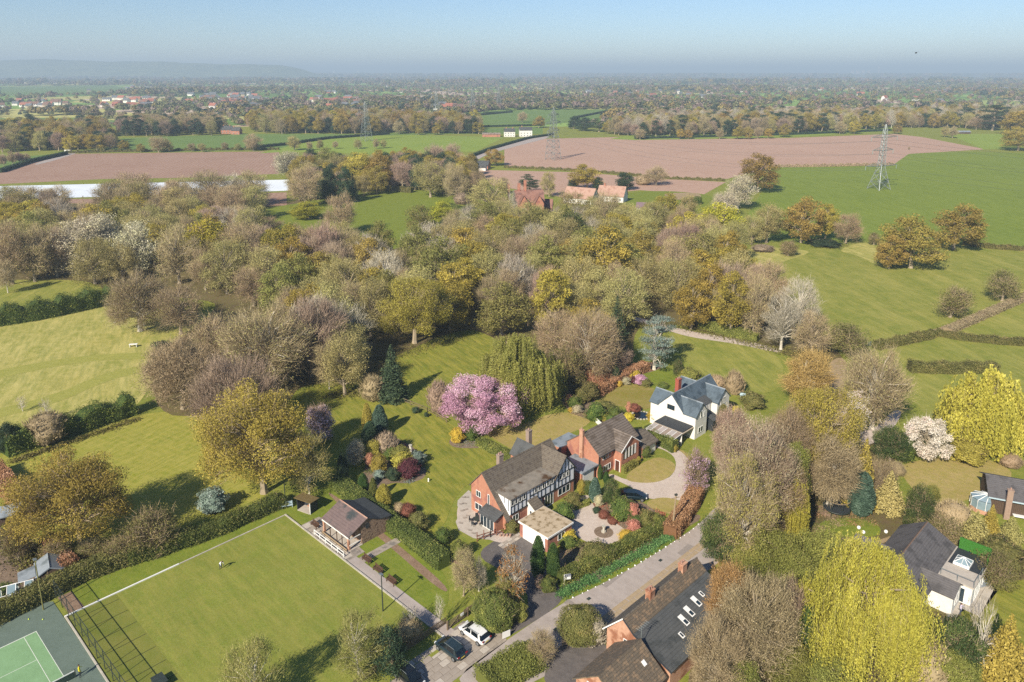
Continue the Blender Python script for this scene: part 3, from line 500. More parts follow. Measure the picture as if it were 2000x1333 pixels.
# ---------------------------------------------------------------- hills, far woods, villages
def hills(name, x0, x1, y, prof, m):
    n = 60; mb = MB(); vs = []; fs = []
    for i in range(n + 1):
        t = i / n; x = x0 + (x1 - x0) * t; h = 0
        for a in range(len(prof) - 1):
            if prof[a][0] <= t <= prof[a+1][0]: h = prof[a][1] + (prof[a+1][1] - prof[a][1]) * (t - prof[a][0]) / (prof[a+1][0] - prof[a][0])
        h += math.sin(i * 1.7) * 4 + math.sin(i * .6) * 6 if h > 0 else 0
        vs += [(x, y - 900, -2), (x, y - 400, h * .55), (x, y, h), (x, y + 900, -2)]
    for i in range(n):
        for k in range(3): fs.append((4*i+k, 4*i+4+k, 4*i+5+k, 4*i+1+k))
    mb.add(vs, fs); o = mb.build(name, m, smooth=True); o['kind'] = 'structure'; return o
M_HILL = ground_mat('hill_woods', [gc('4a5a3c'), gc('5a6644'), gc('7c8258')], (.002, .008, .03), bump=0)
def hx(px, y): return (px - 1000) / FPX * y
hills('hills', hx(-560, 9500), hx(640, 9500), 9500, [(0, 195), (.3, 205), (.47, 222), (.55, 230), (.7, 208), (.8, 190), (.88, 172), (.93, 160), (.97, 120), (1, 15)], M_HILL)
hills('hills', hx(-200, 21000), hx(1400, 21000), 21000, [(0, 120), (.3, 150), (.52, 95), (.7, 60), (.85, 75), (1, 20)], M_HILL)
hills('hills', hx(1150, 22000), hx(2400, 22000), 22000, [(0, 20), (.3, 62), (.5, 45), (.8, 70), (1, 60)], M_HILL)
def far_tree(name, seed, m, n=90, W=10, H=11):
    rng = np.random.default_rng(seed); D = dome(n, rng, -.35); P = D * rng.uniform(.7, 1.0, (n, 1)) * np.array([W/2, W/2, H*.45]); P[:, 2] += H * .52
    V = leaf_tris(P, rng.uniform(1.0, 1.7, n) * W * .11, D, 1.6, rng); me = mesh_np(name, V, tris(V), [m], None, np.repeat(rng.random(n), 3)); return bpy.data.objects.new(name, me)
fcol = bpy.data.collections.new('far_tree_kinds')
FM = [leaf_mat('far_wood_%d' % i, a, b, None, .1) for i, (a, b) in enumerate([('5c5444', '7c7058'), ('5c5c3c', '7c7a50'), ('66564c', '84746a'), ('505438', '6c7048'), ('6c6038', '8c7e48'), ('2e3a2e', '46523c'), ('5a5042', '786c56'), ('6c6656', '8c8472')])]
for i, m in enumerate(FM): fcol.objects.link(far_tree('far_tree_%s' % 'abcdefgh'[i], 200 + i, m))
def fbm(x, y, s, seed):
    r = np.random.default_rng(seed); o = np.zeros_like(x)
    for k in range(5):
        a = r.uniform(0, 6.28, 4); f = s * 1.8 ** k; o += (np.sin((x * math.cos(a[0]) + y * math.sin(a[0])) * f + a[1]) * np.sin((x * math.cos(a[2]) + y * math.sin(a[2])) * f * 1.3 + a[3])) / 1.5 ** k
    return o
KEEP = [[(690,266),(790,241),(1000,216),(1190,214),(1190,234),(1060,262),(900,262)], [(1180,276),(1240,262),(1760,246),(1760,258)], [(0,232),(150,230),(150,248),(0,248)], [(0,170),(260,168),(260,186),(0,188)], [(770,220),(990,216),(770,236)]]
VILL = [(-10, 135, 199, 216), (190, 305, 193, 216), (365, 525, 185, 218), (595, 705, 193, 218), (835, 915, 207, 219)]
def keep_out(x, y):
    px, py = to_px(x, y); return any(inside((px, py), k) for k in KEEP)
def scatter(name, y0, y1, sp, thr, seed, sc, hedge=True):
    rng = np.random.default_rng(seed); n = int((y1 * y1 - y0 * y0) * .74 / sp ** 2); y = np.sqrt(rng.uniform(y0 * y0, y1 * y1, n)); x = rng.uniform(-.74, .74, n) * y
    f = fbm(x * .6, y * .55, .0042, 5) + .5 * fbm(x, y, .013, 6) + .35 * (x > .12 * y) * (y < 3000)
    u = x * math.cos(.45) + y * math.sin(.45) + 30 * np.sin(y * .004); v = -x * math.sin(.45) + y * math.cos(.45) + 30 * np.sin(x * .005)
    hd = (np.abs((u / 170) % 1 - .5) < 5 / 170 * (sp / 8)) | (np.abs((v / 120) % 1 - .5) < 4 / 120 * (sp / 8)); hd &= rng.random(n) < .8
    ok = (f > thr) | hd if hedge else (f > thr); x, y = x[ok], y[ok]; hh = hd[ok] & (f[ok] <= thr)
    vz = np.array([any(q0 < a_ < q1 and r0 < b_ < r1 for q0, q1, r0, r1 in VILL) for a_, b_ in zip(*to_px(x, y))], bool) & (rng.random(len(x)) < .85) if y0 < 4000 else np.zeros(len(x), bool); x, y, hh = x[~vz], y[~vz], hh[~vz]
    kk = np.array([not keep_out(a, b) or (h and rng.random() < .8 and b < 1600 and False) for a, b, h in zip(x, y, hh)], bool) if y0 < 2500 else np.ones(len(x), bool); x, y, hh = x[kk], y[kk], hh[kk]
    me = bpy.data.meshes.new(name); me.vertices.add(len(x)); me.vertices.foreach_set('co', np.stack([x, y, np.zeros(len(x))], 1).astype(np.float32).ravel())
    s = rng.uniform(.65, 1.35, len(x)) * sc * np.where(hh, .62, 1); a = me.attributes.new('size', 'FLOAT', 'POINT'); a.data.foreach_set('value', s.astype(np.float32))
    pick = np.floor((fbm(x, y, .012, 9) * 2.2 + rng.normal(size=len(x)) * .9 + 3.5)).clip(0, 7); a = me.attributes.new('pick', 'INT', 'POINT'); a.data.foreach_set('value', pick.astype(np.int32))
    a = me.attributes.new('spin', 'FLOAT', 'POINT'); a.data.foreach_set('value', rng.uniform(0, 6.28, len(x)).astype(np.float32))
    o = link(bpy.data.objects.new(name, me)); o['kind'] = 'stuff'
    ng = bpy.data.node_groups.new(name, 'GeometryNodeTree'); ng.interface.new_socket('Geometry', in_out='INPUT', socket_type='NodeSocketGeometry'); ng.interface.new_socket('Geometry', in_out='OUTPUT', socket_type='NodeSocketGeometry')
    N, L = ng.nodes, ng.links; gi = N.new('NodeGroupInput'); go = N.new('NodeGroupOutput'); ip = N.new('GeometryNodeInstanceOnPoints'); ci = N.new('GeometryNodeCollectionInfo')
    ci.inputs[0].default_value = fcol; ci.inputs['Separate Children'].default_value = True; ci.inputs['Reset Children'].default_value = True; ip.inputs['Pick Instance'].default_value = True
    def att(nm, ty): q = N.new('GeometryNodeInputNamedAttribute'); q.data_type = ty; q.inputs[0].default_value = nm; return q.outputs[0]
    L.new(gi.outputs[0], ip.inputs['Points']); L.new(ci.outputs[0], ip.inputs['Instance']); L.new(att('pick', 'INT'), ip.inputs['Instance Index']); L.new(att('size', 'FLOAT'), ip.inputs['Scale'])
    cx = N.new('ShaderNodeCombineXYZ'); L.new(att('spin', 'FLOAT'), cx.inputs[2]); er = N.new('FunctionNodeEulerToRotation'); L.new(cx.outputs[0], er.inputs[0]); L.new(er.outputs[0], ip.inputs['Rotation'])
    L.new(ip.outputs[0], go.inputs[0]); md = o.modifiers.new('trees', 'NODES'); md.node_group = ng; return len(x)
NF = scatter('distant_woods', 1010, 1900, 8.5, .35, 301, 1.15); NF += scatter('distant_woods', 1900, 4200, 15, 1.05, 302, 1.5); NF += scatter('distant_woods', 4200, 9500, 34, 1.1, 303, 2.8); NF += scatter('distant_woods', 9500, 21000, 85, .0, 304, 5.0, False)
print('far trees', NF)
# ---------------------------------------------------------------- buildings
BRICK = surf('red_brick', 'a4705a', 'b4826a', 2.2, .85, c3='946258', s3=.5, rows=[('Z', .15, .25)]); BRICK_O = surf('orange_brick', 'ac8068', 'c09a80', 2.0, .85, c3='8f6048', rows=[('Z', .15, .2)])
RENDER = surf('white_render', 'dcdad4', 'cfccc4', .8, .8, bump=.03); PANEL = surf('white_panel', 'e8eaec', 'dcdee0', 1.2, .75, bump=.03); BEAM = surf('black_timber', '1c2424', '28302e', 3, .7)
TILE_BR = surf('brown_tile', '5c544a', '726a5e', 6, .9, c3='564e46', s3=2.0, rows=[('Z', .22, .5)]); TILE_PAN = surf('pantile_brown', '6a6058', '7a7066', 4, .85, c3='5c5248', rows=[('Z', .28, .85), ('X', .32, .35)])
SLATE = surf('blue_slate', '4a565e', '586670', 1.5, .6, c3='3e4a52', rows=[('Z', .22, .3)], spec=.4); SLATE_D = surf('grey_slate', '4a4c4c', '565858', 1.2, .7, c3='3f4242', rows=[('Z', .14, .35)]); SLATE_M = surf('mossy_tile', '585046', '6e6252', 4, .9, c3='84705a', s3=1.6, rows=[('Z', .2, .5), ('X', .3, .25)])
TILE_O = surf('orange_tile', 'a08070', 'ae9080', 1.2, .9, c3='967464', rows=[('Z', .3, .25)]); TILE_R = surf('red_tile', '805e52', '8e6c60', 1.2, .9, c3='6c5048'); TILE_C = surf('charcoal_tile', '565454', '636060', 1.5, .8, c3='4a4848', rows=[('Z', .16, .4)])
FELT = surf('roof_felt', '7c7468', '8e867a', 1.0, .95, c3='5c5040', s3=.5); PEBBLE = surf('mossy_flat_roof', 'a8967c', 'b8a88e', 2.2, .95, c3='7c6a4c', s3=1.1); LEAD = surf('grey_lead', '7a8288', '8c949a', 1.2, .5, c3='646c70')
WHITE = surf('white_paint', 'e6e6e2', 'dcdcd8', 2, .5, bump=.02); GLASS = surf('window_glass', '1c2830', '2a3a44', .8, .08, spec=.8, bump=0); GLASS_B = surf('roof_glass', '70848a', '8698a0', .8, .1, spec=.8, bump=0)
STONE = surf('rubble_stone', '7e6654', '9a8470', 5, .95, c3='5e4c40', s3=3, bump=.6); WOODB = surf('dark_cladding', '4a3c30', '5c4c3e', 2, .85, rows=[('X', .25, .6)], stretch=(1,1,1)); DKWOOD = surf('brown_bench_wood', '4a3528', '5c4434', 4, .8)
PALEWOOD = surf('weathered_wood', 'a08c70', '8a785e', 4, .9); BLACKP = surf('black_paint', '2c3034', '383c40', 2, .6); FENCEW = surf('fence_wood', '6a5c4a', '7e6e58', 5, .9); ROPE = surf('dark_line', '2c3020', '383c28', 4, .9)
METAL = surf('galvanised_steel', '747c7c', '868e8c', 3, .5, metal=.3, spec=.5); DARKM = surf('dark_metal', '2c3430', '38403c', 3, .5); MOSSR = surf('mossy_roof', '5c4e30', '74643e', 3, .95); SKYB = surf('light_blue_paint', '9fb4bc', 'aebfc4', 3, .6)
class Frame:
    def __init__(s, o, deg): s.o = o; s.deg = deg; a = math.radians(deg); s.u = (math.cos(a), math.sin(a)); s.w = (-math.sin(a), math.cos(a))
    def loc(s, px, py, z=0.0): p = G(px, py, z); d = (p[0] - s.o[0], p[1] - s.o[1]); return d[0]*s.u[0] + d[1]*s.u[1], d[0]*s.w[0] + d[1]*s.w[1]
    def wld(s, x, y): return s.o[0] + x*s.u[0] + y*s.w[0], s.o[1] + x*s.u[1] + y*s.w[1]
def root(fr, name, label, cat, group=None): return thing(name, label, cat, (fr.o[0], fr.o[1], 0), fr.deg, group)
def opening(par, face, c, d, z0, z1, wd, n=2, fm=None, name='window', gm=None, label=None, bars=0, thick=.07):
    """a window or glazed door: proud frame with bars, pane behind. face: f (-y) b (+y) l (-x) r (+x); c along the wall, d wall position"""
    mb = MB(); h = z1 - z0; t = thick
    mb.box(-wd/2, wd/2, -.07, -.005, 0, t); mb.box(-wd/2, wd/2, -.07, -.005, h - t, h)
    for k in range(n + 1):
        x = -wd/2 + t/2 + (wd - t) * k / n; mb.box(x - t/2, x + t/2, -.068, -.006, t, h - t)
    for k in range(bars): z = h * (k + 1) / (bars + 1); mb.box(-wd/2 + t, wd/2 - t, -.064, -.008, z - t*.35, z + t*.35)
    o = mb.build(name, fm or WHITE, par); g = MB(); g.box(-wd/2 + t, wd/2 - t, -.03, -.01, t, h - t).build('pane', gm or GLASS, o)
    rz = {'f': 0, 'b': math.pi, 'l': -math.pi/2, 'r': math.pi/2}[face]; o.rotation_euler = (0, 0, rz)
    o.location = (c, d, z0) if face in 'fb' else (d, c, z0)
    if label: o['label'] = label
    return o
def gable_roof(par, ax, a, b, p, mat, t=.16, name='roof', ridge_m=None):
    """p = [(across, z) eave, ridge, eave] extruded from a to b along ax: two slabs and a ridge"""
    (e0, z0), (r, zr), (e1, z1) = p; mb = MB(); g = .03
    mb.prism(a, b, [(e0, z0), (r, zr), (r, zr - t), (e0, z0 - t)], ax); mb.prism(a, b, [(e1, z1 - t), (r + .001, zr - t), (r + .001, zr), (e1, z1)], ax)
    o = mb.build(name, mat, par); q = MB(); q.prism(a - .02, b + .02, [(r - .14, zr - .09), (r, zr + .06), (r + .14, zr - .09), (r, zr - .02)], ax); q.build('ridge', ridge_m or mat, o); return o
def gutter(par, ax, c, d, a, b, z, m=None):
    mb = MB(); (mb.box(a, b, c - .06, c + .06, z - .1, z) if ax == 'x' else mb.box(c - .06, c + .06, a, b, z - .1, z)); return mb.build('gutter', m or BLACKP, par)
def chimney(par, x, y, z0, z1, wx, wy, m=None, pots=2):
    mb = MB(); mb.box(x - wx/2, x + wx/2, y - wy/2, y + wy/2, z0, z1 - .15); mb.box(x - wx/2 - .06, x + wx/2 + .06, y - wy/2 - .06, y + wy/2 + .06, z1 - .15, z1); o = mb.build('chimney', m or BRICK, par)
    for k in range(pots):
        q = MB(); xx = x + (k - (pots - 1)/2) * .45 * (wx > wy); yy = y + (k - (pots - 1)/2) * .45 * (wx <= wy); q.cyl(xx, yy, z1 - .02, z1 + .35, .12, 8); q.build('chimney_pot', TILE_O, o)
    return o
# --- half-timbered house
T = Frame((-0.8, 102.3), 44.7); h = root(T, 'half_timbered_house', 'long brick house with black and white timbered front and brown tiled roof', 'house')
mb = MB(); mb.prism(.02, 15.88, [(.3, 0), (.3, 2.0), (5.6, 7.62), (8.3, 4.6), (8.3, 0)], 'x'); mb.box(11.0, 16.0, .1, 3, 0, 2.45); mb.build('wall', BRICK, h)
gable_roof(h, 'x', .8, 16.1, [(3.2, 5.25), (5.6, 7.85), (8.65, 4.45)], TILE_BR); gable_roof(h, 'x', -.15, .8, [(-.25, 1.75), (5.6, 7.85), (8.65, 4.45)], TILE_BR, name='end_roof'); MB().box(.9, 11.0, .12, 3.0, .01, 2.44).build('front_wall', BRICK, h)
mb = MB(); mb.prism(8.3, 11.5, [(12.2, 0), (12.2, 4.4), (14, 6.3), (15.8, 4.4), (15.8, 0)], 'y'); mb.build('rear_wall', BRICK, h); gable_roof(h, 'y', 6.5, 11.7, [(12.0, 4.2), (14, 6.5), (16.0, 4.2)], SLATE_D, name='rear_roof')
mb = MB(); mb.prism(.8, 11.1, [(.0, 2.5), (.0, 5.15), (3.2, 5.15), (.32, 2.2)], 'x'); mb.build('timbered_wall', PANEL, h)
mb = MB(); mb.prism(0.0, 3.5, [(11.1, 2.45), (11.1, 4.75), (13.6, 7.45), (16.0, 4.75), (16.0, 2.45)], 'y'); mb.build('gable_wall', PANEL, h)
mb = MB(); mb.quad([(.55, -.25, 5.27), (11.1, -.25, 5.27), (11.1, 3.25, 5.30), (.55, 3.25, 5.30)], .14); mb.build('flat_roof', surf('patched_felt', '6e685e', '8c8478', .9, .95, c3='4e3a26', s3=.35), h)
gable_roof(h, 'y', -.3, 5.6, [(10.85, 4.45), (13.6, 7.75), (16.3, 4.45)], TILE_BR, name='gable_roof')
for x in [.86, 1.62, 2.45, 3.35, 4.3, 5.15, 6.0, 6.95, 7.8, 8.75, 9.9, 10.85]: MB().box(x - .08, x + .08, -.05, .0, 2.55, 5.1).build('timber', BEAM, h)
for x in [11.2, 11.95, 12.8, 13.75, 14.75, 15.9]: MB().box(x - .08, x + .08, -.05, .0, 2.5, 4.7).build('timber', BEAM, h)
for x in [11.95, 12.8, 13.6, 14.4, 15.2]: MB().box(x - .07, x + .07, -.052, .0, 4.8, 7.2 - abs(x - 13.6) * 1.13).build('timber', BEAM, h)
for a, b, z in [(.8, 11.05, 2.42), (.8, 11.05, 5.0), (11.1, 16, 2.38), (11.1, 16, 4.66), (.9, 4.2, 3.75), (5.2, 11.0, 3.75), (12.0, 14.8, 3.6)]: MB().box(a, b, -.07, -.001, z, z + .15).build('beam', BEAM, h)
for s in (-1, 1): MB().prism(-.34, -.24, [(13.6, 7.75), (13.6 + s * 2.75, 4.4), (13.6 + s * 2.75, 4.18), (13.6, 7.48)], 'y').build('bargeboard', BEAM, h)
MB().prism(.76, .79, [(.3, 2.9), (.3, 5.0), (.45, 5.0), (.45, 3.0)], 'x').build('timber', BEAM, h); MB().prism(.76, .79, [(1.3, 3.9), (1.3, 5.0), (1.42, 5.0), (1.42, 4.0)], 'x').build('timber', BEAM, h)
for x in [1.25, 2.05, 2.9, 3.85, 6.5, 7.4, 8.3, 9.35, 10.35]: opening(h, 'f', x, -.01, 3.92, 4.95, .62, 1, thick=.06)
for x in [12.4, 13.3, 14.25]: opening(h, 'f', x, -.01, 3.7, 4.62, .62, 1, thick=.06)
opening(h, 'f', 13.5, .1, .75, 2.1, 3.0, 3); opening(h, 'f', 9.75, .1, .05, 2.2, 2.1, 3, name='patio_door'); opening(h, 'f', 2.0, .11, .9, 2.0, 1.3, 2); opening(h, 'f', 7.6, .11, .9, 2.1, .9, 1)
opening(h, 'l', 6.5, 0, 3.1, 4.2, 1.1, 2); opening(h, 'l', 4.1, 0, 2.5, 4.6, .42, 1, label='tall slim window'); opening(h, 'l', 6.5, 0, .7, 1.9, 1.7, 2)
mb = MB(); mb.box(4.7, 6.4, -1.5, .28, 0, 2.3); mb.prism(4.7, 6.4, [(-1.5, 2.3), (.0, 3.2), (.0, 2.3)], 'x'); p = mb.build('porch', RENDER, h); MB().quad([(4.5, -1.75, 2.35), (6.6, -1.75, 2.35), (6.6, -.08, 3.4), (4.5, -.08, 3.4)], .1).build('porch_roof', TILE_BR, p); opening(p, 'l', -.7, 4.69, .6, 1.8, .5, 1)
mb = MB(); mb.prism(-1.7, .02, [(.9, 0), (.9, 2.2), (4.4, 2.2), (4.4, 0)], 'x'); p = mb.build('garden_room', BRICK, h); MB().quad([(-2.0, .7, 2.15), (-2.0, 4.6, 2.15), (.0, 4.6, 2.9), (.0, .7, 2.9)], .1).build('room_roof', SLATE_D, p); opening(p, 'l', 2.7, -1.71, .05, 2.1, 3.1, 4, name='glazed_door')
chimney(h, 4.2, 5.9, 6.6, 9.3, .95, .7, surf('grey_brick', '857468', '96857a', 3, .9)); chimney(h, 14.6, 9.4, 4.5, 8.6, .8, .8, surf('grey_brick_b', '857468', '96857a', 3, .9), 1)
gutter(h, 'x', -.27, 0, -.1, .8, 1.68); MB().tube([(15.98, .05, 0), (15.98, .05, 2.4)], .05, 6).build('downpipe', BLACKP, h)
MB().tube([(13.9, 8.7, 7.0), (13.9, 8.7, 10.8)], .025, 5).build('aerial', DARKM, h)
# its flat-roofed garage
g = thing('flat_roofed_garage', 'square brick garage with white door and mossy flat roof', 'garage', (*T.wld(0, 0), 0), T.deg)
mb = MB(); mb.box(.55, 6.0, -8.1, -2.3, 0, 2.35); mb.build('wall', BRICK, g); MB().box(.35, 6.2, -8.3, -2.1, 2.36, 2.62).build('fascia', WHITE, g); MB().box(.45, 6.1, -8.2, -2.2, 2.6, 2.68).build('roof', PEBBLE, g)
o = MB().box(.5, .54, -7.6, -3.0, .03, 2.3).build('garage_door', WHITE, g); opening(g, 'f', 3.6, -8.1, .9, 2.0, 1.6, 2)
# --- brick house
B = Frame((15.2, 117.9), 44.7); h = root(B, 'brick_house', 'red brick house with brown pantiled roof and tall white window panels', 'house')
mb = MB(); mb.prism(0, 11.0, [(0, 0), (0, 4.45), (3.6, 7.25), (7.3, 4.45), (7.3, 0)], 'x'); mb.build('wall', BRICK, h); gable_roof(h, 'x', -.12, 11.3, [(-.4, 4.3), (3.6, 7.42), (7.6, 4.3)], TILE_PAN)
mb = MB(); mb.prism(-1.7, .1, [(4.3, 0), (4.3, 4.3), (6.9, 6.15), (9.5, 4.3), (9.5, 0)], 'y'); mb.build('front_wing', BRICK, h); gable_roof(h, 'y', -1.95, 3.0, [(4.0, 4.2), (6.9, 6.32), (9.8, 4.2)], TILE_PAN, name='wing_roof')
for s in (-1, 1): MB().prism(-2.0, -1.93, [(6.9, 6.36), (6.9 + s * 2.95, 4.2), (6.9 + s * 2.95, 4.0), (6.9, 6.14)], 'y').build('bargeboard', WHITE, h)
for k in range(4): MB().box(5.35 + k * .95, 5.75 + k * .95, -1.76, -1.69, 2.3, 4.25).build('white_panel', WHITE, h); 
for k in range(4): MB().box(4.9 + k * .95, 5.3 + k * .95, -1.74, -1.69, 2.3, 4.2).build('dark_panel', GLASS, h)
opening(h, 'f', 2.3, 0, 3.0, 4.15, 2.3, 3); opening(h, 'f', 2.4, 0, .6, 1.75, 2.1, 3); opening(h, 'f', 10.3, 0, 3.0, 4.1, 1.0, 1); opening(h, 'f', 10.3, 0, .7, 1.8, .9, 1)
d = MB().box(4.26, 4.3, -1.45, -.35, 0, 2.15).build('door_frame', WHITE, h); MB().box(4.23, 4.27, -1.33, -.47, .02, 2.05).build('front_door', surf('brown_door', '4a2c22', '563428', 3, .5), h)
chimney(h, -.28, 3.7, 0, 8.1, .5, .75, BRICK_O, 1)
mb = MB(); mb.box(-1.6, 3.5, 7.3, 10.0, 0, 3.6); p = mb.build('rear_extension', BRICK, h); MB().box(-1.8, 3.7, 7.32, 10.2, 3.61, 3.8).build('extension_roof', LEAD, p)
MB().tube([(-.06, -.1, 0), (-.06, -.1, 4.3)], .06, 6).build('downpipe', BLACKP, h); gutter(h, 'x', -.45, 0, -.1, 4.0, 4.25); gutter(h, 'x', -.45, 0, 9.85, 11.2, 4.25)
mb = MB(); mb.box(-4.3, -.6, .3, 5.3, 0, 2.45); g = thing('link_garage', 'small flat-roofed garage with white door between the two houses', 'garage', (*B.wld(0, 0), 0), B.deg); mb.build('wall', BRICK, g)
MB().box(-4.4, -.02, .0, 5.4, 2.46, 2.7).build('roof', LEAD, g); MB().box(-3.9, -1.0, .24, .29, .05, 2.3).build('garage_door', WHITE, g)
g = thing('side_garage', 'low pitched brick garage with pale door right of the brick house', 'garage', (*B.wld(0, 0), 0), B.deg); mb = MB(); mb.prism(11.1, 15.6, [(-1.4, 0), (-1.4, 2.3), (1.6, 3.3), (3.8, 2.3), (3.8, 0)], 'x'); mb.build('wall', BRICK, g)
gable_roof(g, 'x', 11.05, 15.8, [(-1.8, 2.15), (1.4, 3.4), (4.0, 2.3)], TILE_BR); MB().box(13.3, 15.3, -1.45, -1.41, .05, 2.1).build('garage_door', WHITE, g); opening(g, 'f', 12.2, -1.4, .9, 1.9, .7, 1)
# --- white house
Wf = Frame((36.8, 136.6), 44.7); h = root(Wf, 'white_house', 'white rendered house with several blue slate gables', 'house')
mb = MB(); mb.prism(-4.2, 9.8, [(.3, 0), (.3, 4.9), (3.1, 7.75), (6.1, 4.9), (6.1, 0)], 'x'); mb.build('wall', RENDER, h); gable_roof(h, 'x', -4.45, 10.0, [(.1, 4.7), (3.1, 7.92), (6.3, 4.7)], SLATE, ridge_m=LEAD)
for (a, b, y0, y1, nm) in [(-4.18, 0, -2.4, .4, 'front'), (4.6, 9.3, -2.0, .4, 'front'), (-4.19, 0, 6.0, 8.0, 'rear'), (4.2, 8.6, 6.0, 7.6, 'rear')]:
    c = (a + b) / 2; mb = MB(); mb.prism(y0, y1, [(a, 0), (a, 4.85), (c, 6.95), (b, 4.85), (b, 0)], 'y'); mb.build(nm + '_wing', RENDER, h); gable_roof(h, 'y', *((y0 - .25, .35) if nm == 'front' else (6.05, y1 + .25)), [(a - .25, 4.75), (c, 7.12), (b + .25, 4.75)], SLATE, name=nm + '_wing_roof', ridge_m=LEAD); gable_roof(h, 'y', *((.35, 2.9) if nm == 'front' else (3.3, 6.05)), [(a + .05, 5.0), (c, 7.11), (b - .05, 5.0)], SLATE, name=nm + '_valley_roof', ridge_m=LEAD)
MB().quad([(.05, -.9, 4.9), (4.5, -.9, 4.9), (4.5, 1.7, 5.9), (.05, 1.7, 5.9)], .12).build('dormer_roof', SLATE_D, h); MB().box(.3, 4.3, -.7, .3, 0, 4.7).build('dormer_wall', RENDER, h)
opening(h, 'l', 3.2, -4.2, 4.5, 5.5, 1.7, 3, fm=surf('dark_frame', '3c3c3c', '444444', 3, .5)); opening(h, 'f', -2.1, -2.4, 4.0, 5.4, .7, 1); opening(h, 'f', -1.0, -2.4, 3.9, 5.0, .5, 1); opening(h, 'f', -2.1, -2.4, .9, 2.1, 1.8, 2)
opening(h, 'f', 6.9, -2.0, 3.9, 5.3, 2.0, 4); opening(h, 'f', 6.9, -2.0, .9, 2.0, 1.6, 2); opening(h, 'f', 2.4, -.7, 3.4, 4.5, 1.8, 3); opening(h, 'l', 0, -4.19, .9, 2.0, 1.0, 2)
chimney(h, .9, 5.0, 5.5, 9.0, 1.1, .8, surf('red_chimney', '8e4a3c', 'a05a48', 3, .9)); MB().quad([(1.2, -3.4, 2.4), (3.6, -3.4, 2.4), (3.6, -.72, 3.3), (1.2, -.72, 3.3)], .1).build('porch_roof', SLATE_D, h); MB().box(1.35, 3.45, -3.1, -.72, 0, 2.3).build('porch', BLACKP, h)
g = thing('glazed_carport', 'flat black roof and glazed lean-to beside the white house', 'carport', (*Wf.wld(0, 0), 0), 44.7)
MB().box(-7.9, -4.3, -2.0, 4.4, 2.65, 2.85).build('flat_roof', BLACKP, g); MB().box(-8.1, -4.25, -2.2, 4.6, 2.5, 2.64).build('fascia', surf('cream_fascia', 'a89c8c', 'b4a898', 2, .8), g)
for k in range(6): MB().quad([(-10.8, -2.0 + k * 1.07, 2.35), (-8.15, -2.0 + k * 1.07, 2.62), (-8.15, -1.02 + k * 1.07, 2.62), (-10.8, -1.02 + k * 1.07, 2.35)], .04).build('roof_panel', surf('frosted_panel', 'a89c94', '9c9894', .7, .4) if k % 2 else surf('frosted_panel_brown', '8a7a6c', '96887c', .7, .4), g)
for k in range(7): MB().quad([(-10.85, -2.08 + k * 1.07, 2.40), (-8.15, -2.08 + k * 1.07, 2.66), (-8.15, -2.0 + k * 1.07, 2.66), (-10.85, -2.0 + k * 1.07, 2.40)], .08).build('rafter', WHITE, g)
for x, y in [(-10.7, -1.9), (-10.7, 4.2), (-8, -1.9), (-8, 4.2)]: MB().box(x - .06, x + .06, y - .06, y + .06, 0, 2.34).build('post', WHITE, g)
MB().box(-8.0, -7.85, -1.8, 4.2, 0, 2.48).build('wall', RENDER, g)
# --- slate-roofed cottage and its low wing (bottom)
C = Frame((6, 80), 44.7); h = root(C, 'slate_roofed_cottage', 'long cottage with mossy ridge roof, grey slate slope and four skylights', 'house')
mb = MB(); mb.prism(2.7, 18.6, [(-14.6, 0), (-14.6, 2.7), (-9.4, 4.5), (-7.9, 5.75), (-5.4, 2.9), (-5.4, 0)], 'x'); mb.build('wall', BRICK_O, h)
MB().prism(2.45, 18.8, [(-7.9, 6.0), (-4.95, 2.8), (-4.95, 2.64), (-7.9, 5.84)], 'x').build('street_roof', TILE_BR, h); MB().prism(2.45, 18.8, [(-9.5, 4.75), (-7.9, 6.0), (-7.9, 5.84), (-9.5, 4.6)], 'x').build('mossy_roof', SLATE_M, h)
MB().prism(2.45, 18.8, [(-14.9, 2.85), (-9.45, 4.74), (-9.45, 4.58), (-14.9, 2.7)], 'x').build('slate_roof', SLATE_D, h); MB().prism(2.4, 18.85, [(-8.05, 5.93), (-7.9, 6.08), (-7.75, 5.9)], 'x').build('ridge', TILE_BR, h)
for x in (8.0, 15.3): chimney(h, x, -7.9, 5.2, 7.0, 1.0, .75, BRICK_O, 2)
sl = (4.74 - 2.85) / 5.45
for x, y, big in [(7.6, -12.9, 0), (9.6, -11.9, 1), (11.3, -11.6, 1), (13.4, -11.3, 1), (15.0, -11.1, 0)]:
    wd, ln = (.72, 1.4) if big else (.5, .75); z = lambda yy: 4.74 - (-9.45 - yy) * sl + .05
    o = MB().quad([(x - wd/2, y - ln/2, z(y - ln/2)), (x + wd/2, y - ln/2, z(y - ln/2)), (x + wd/2, y + ln/2, z(y + ln/2)), (x - wd/2, y + ln/2, z(y + ln/2))], .1).build('skylight', WHITE, h)
    MB().quad([(x - wd/2 + .12, y - ln/2 + .12, z(y - ln/2 + .12) + .02), (x + wd/2 - .12, y - ln/2 + .12, z(y - ln/2 + .12) + .02), (x + wd/2 - .12, y + ln/2 - .6 * big - .12, z(y + ln/2 - .6*big - .12) + .02), (x - wd/2 + .12, y + ln/2 - .6*big - .12, z(y + ln/2 - .6*big - .12) + .02)], .03).build('pane', GLASS, o)
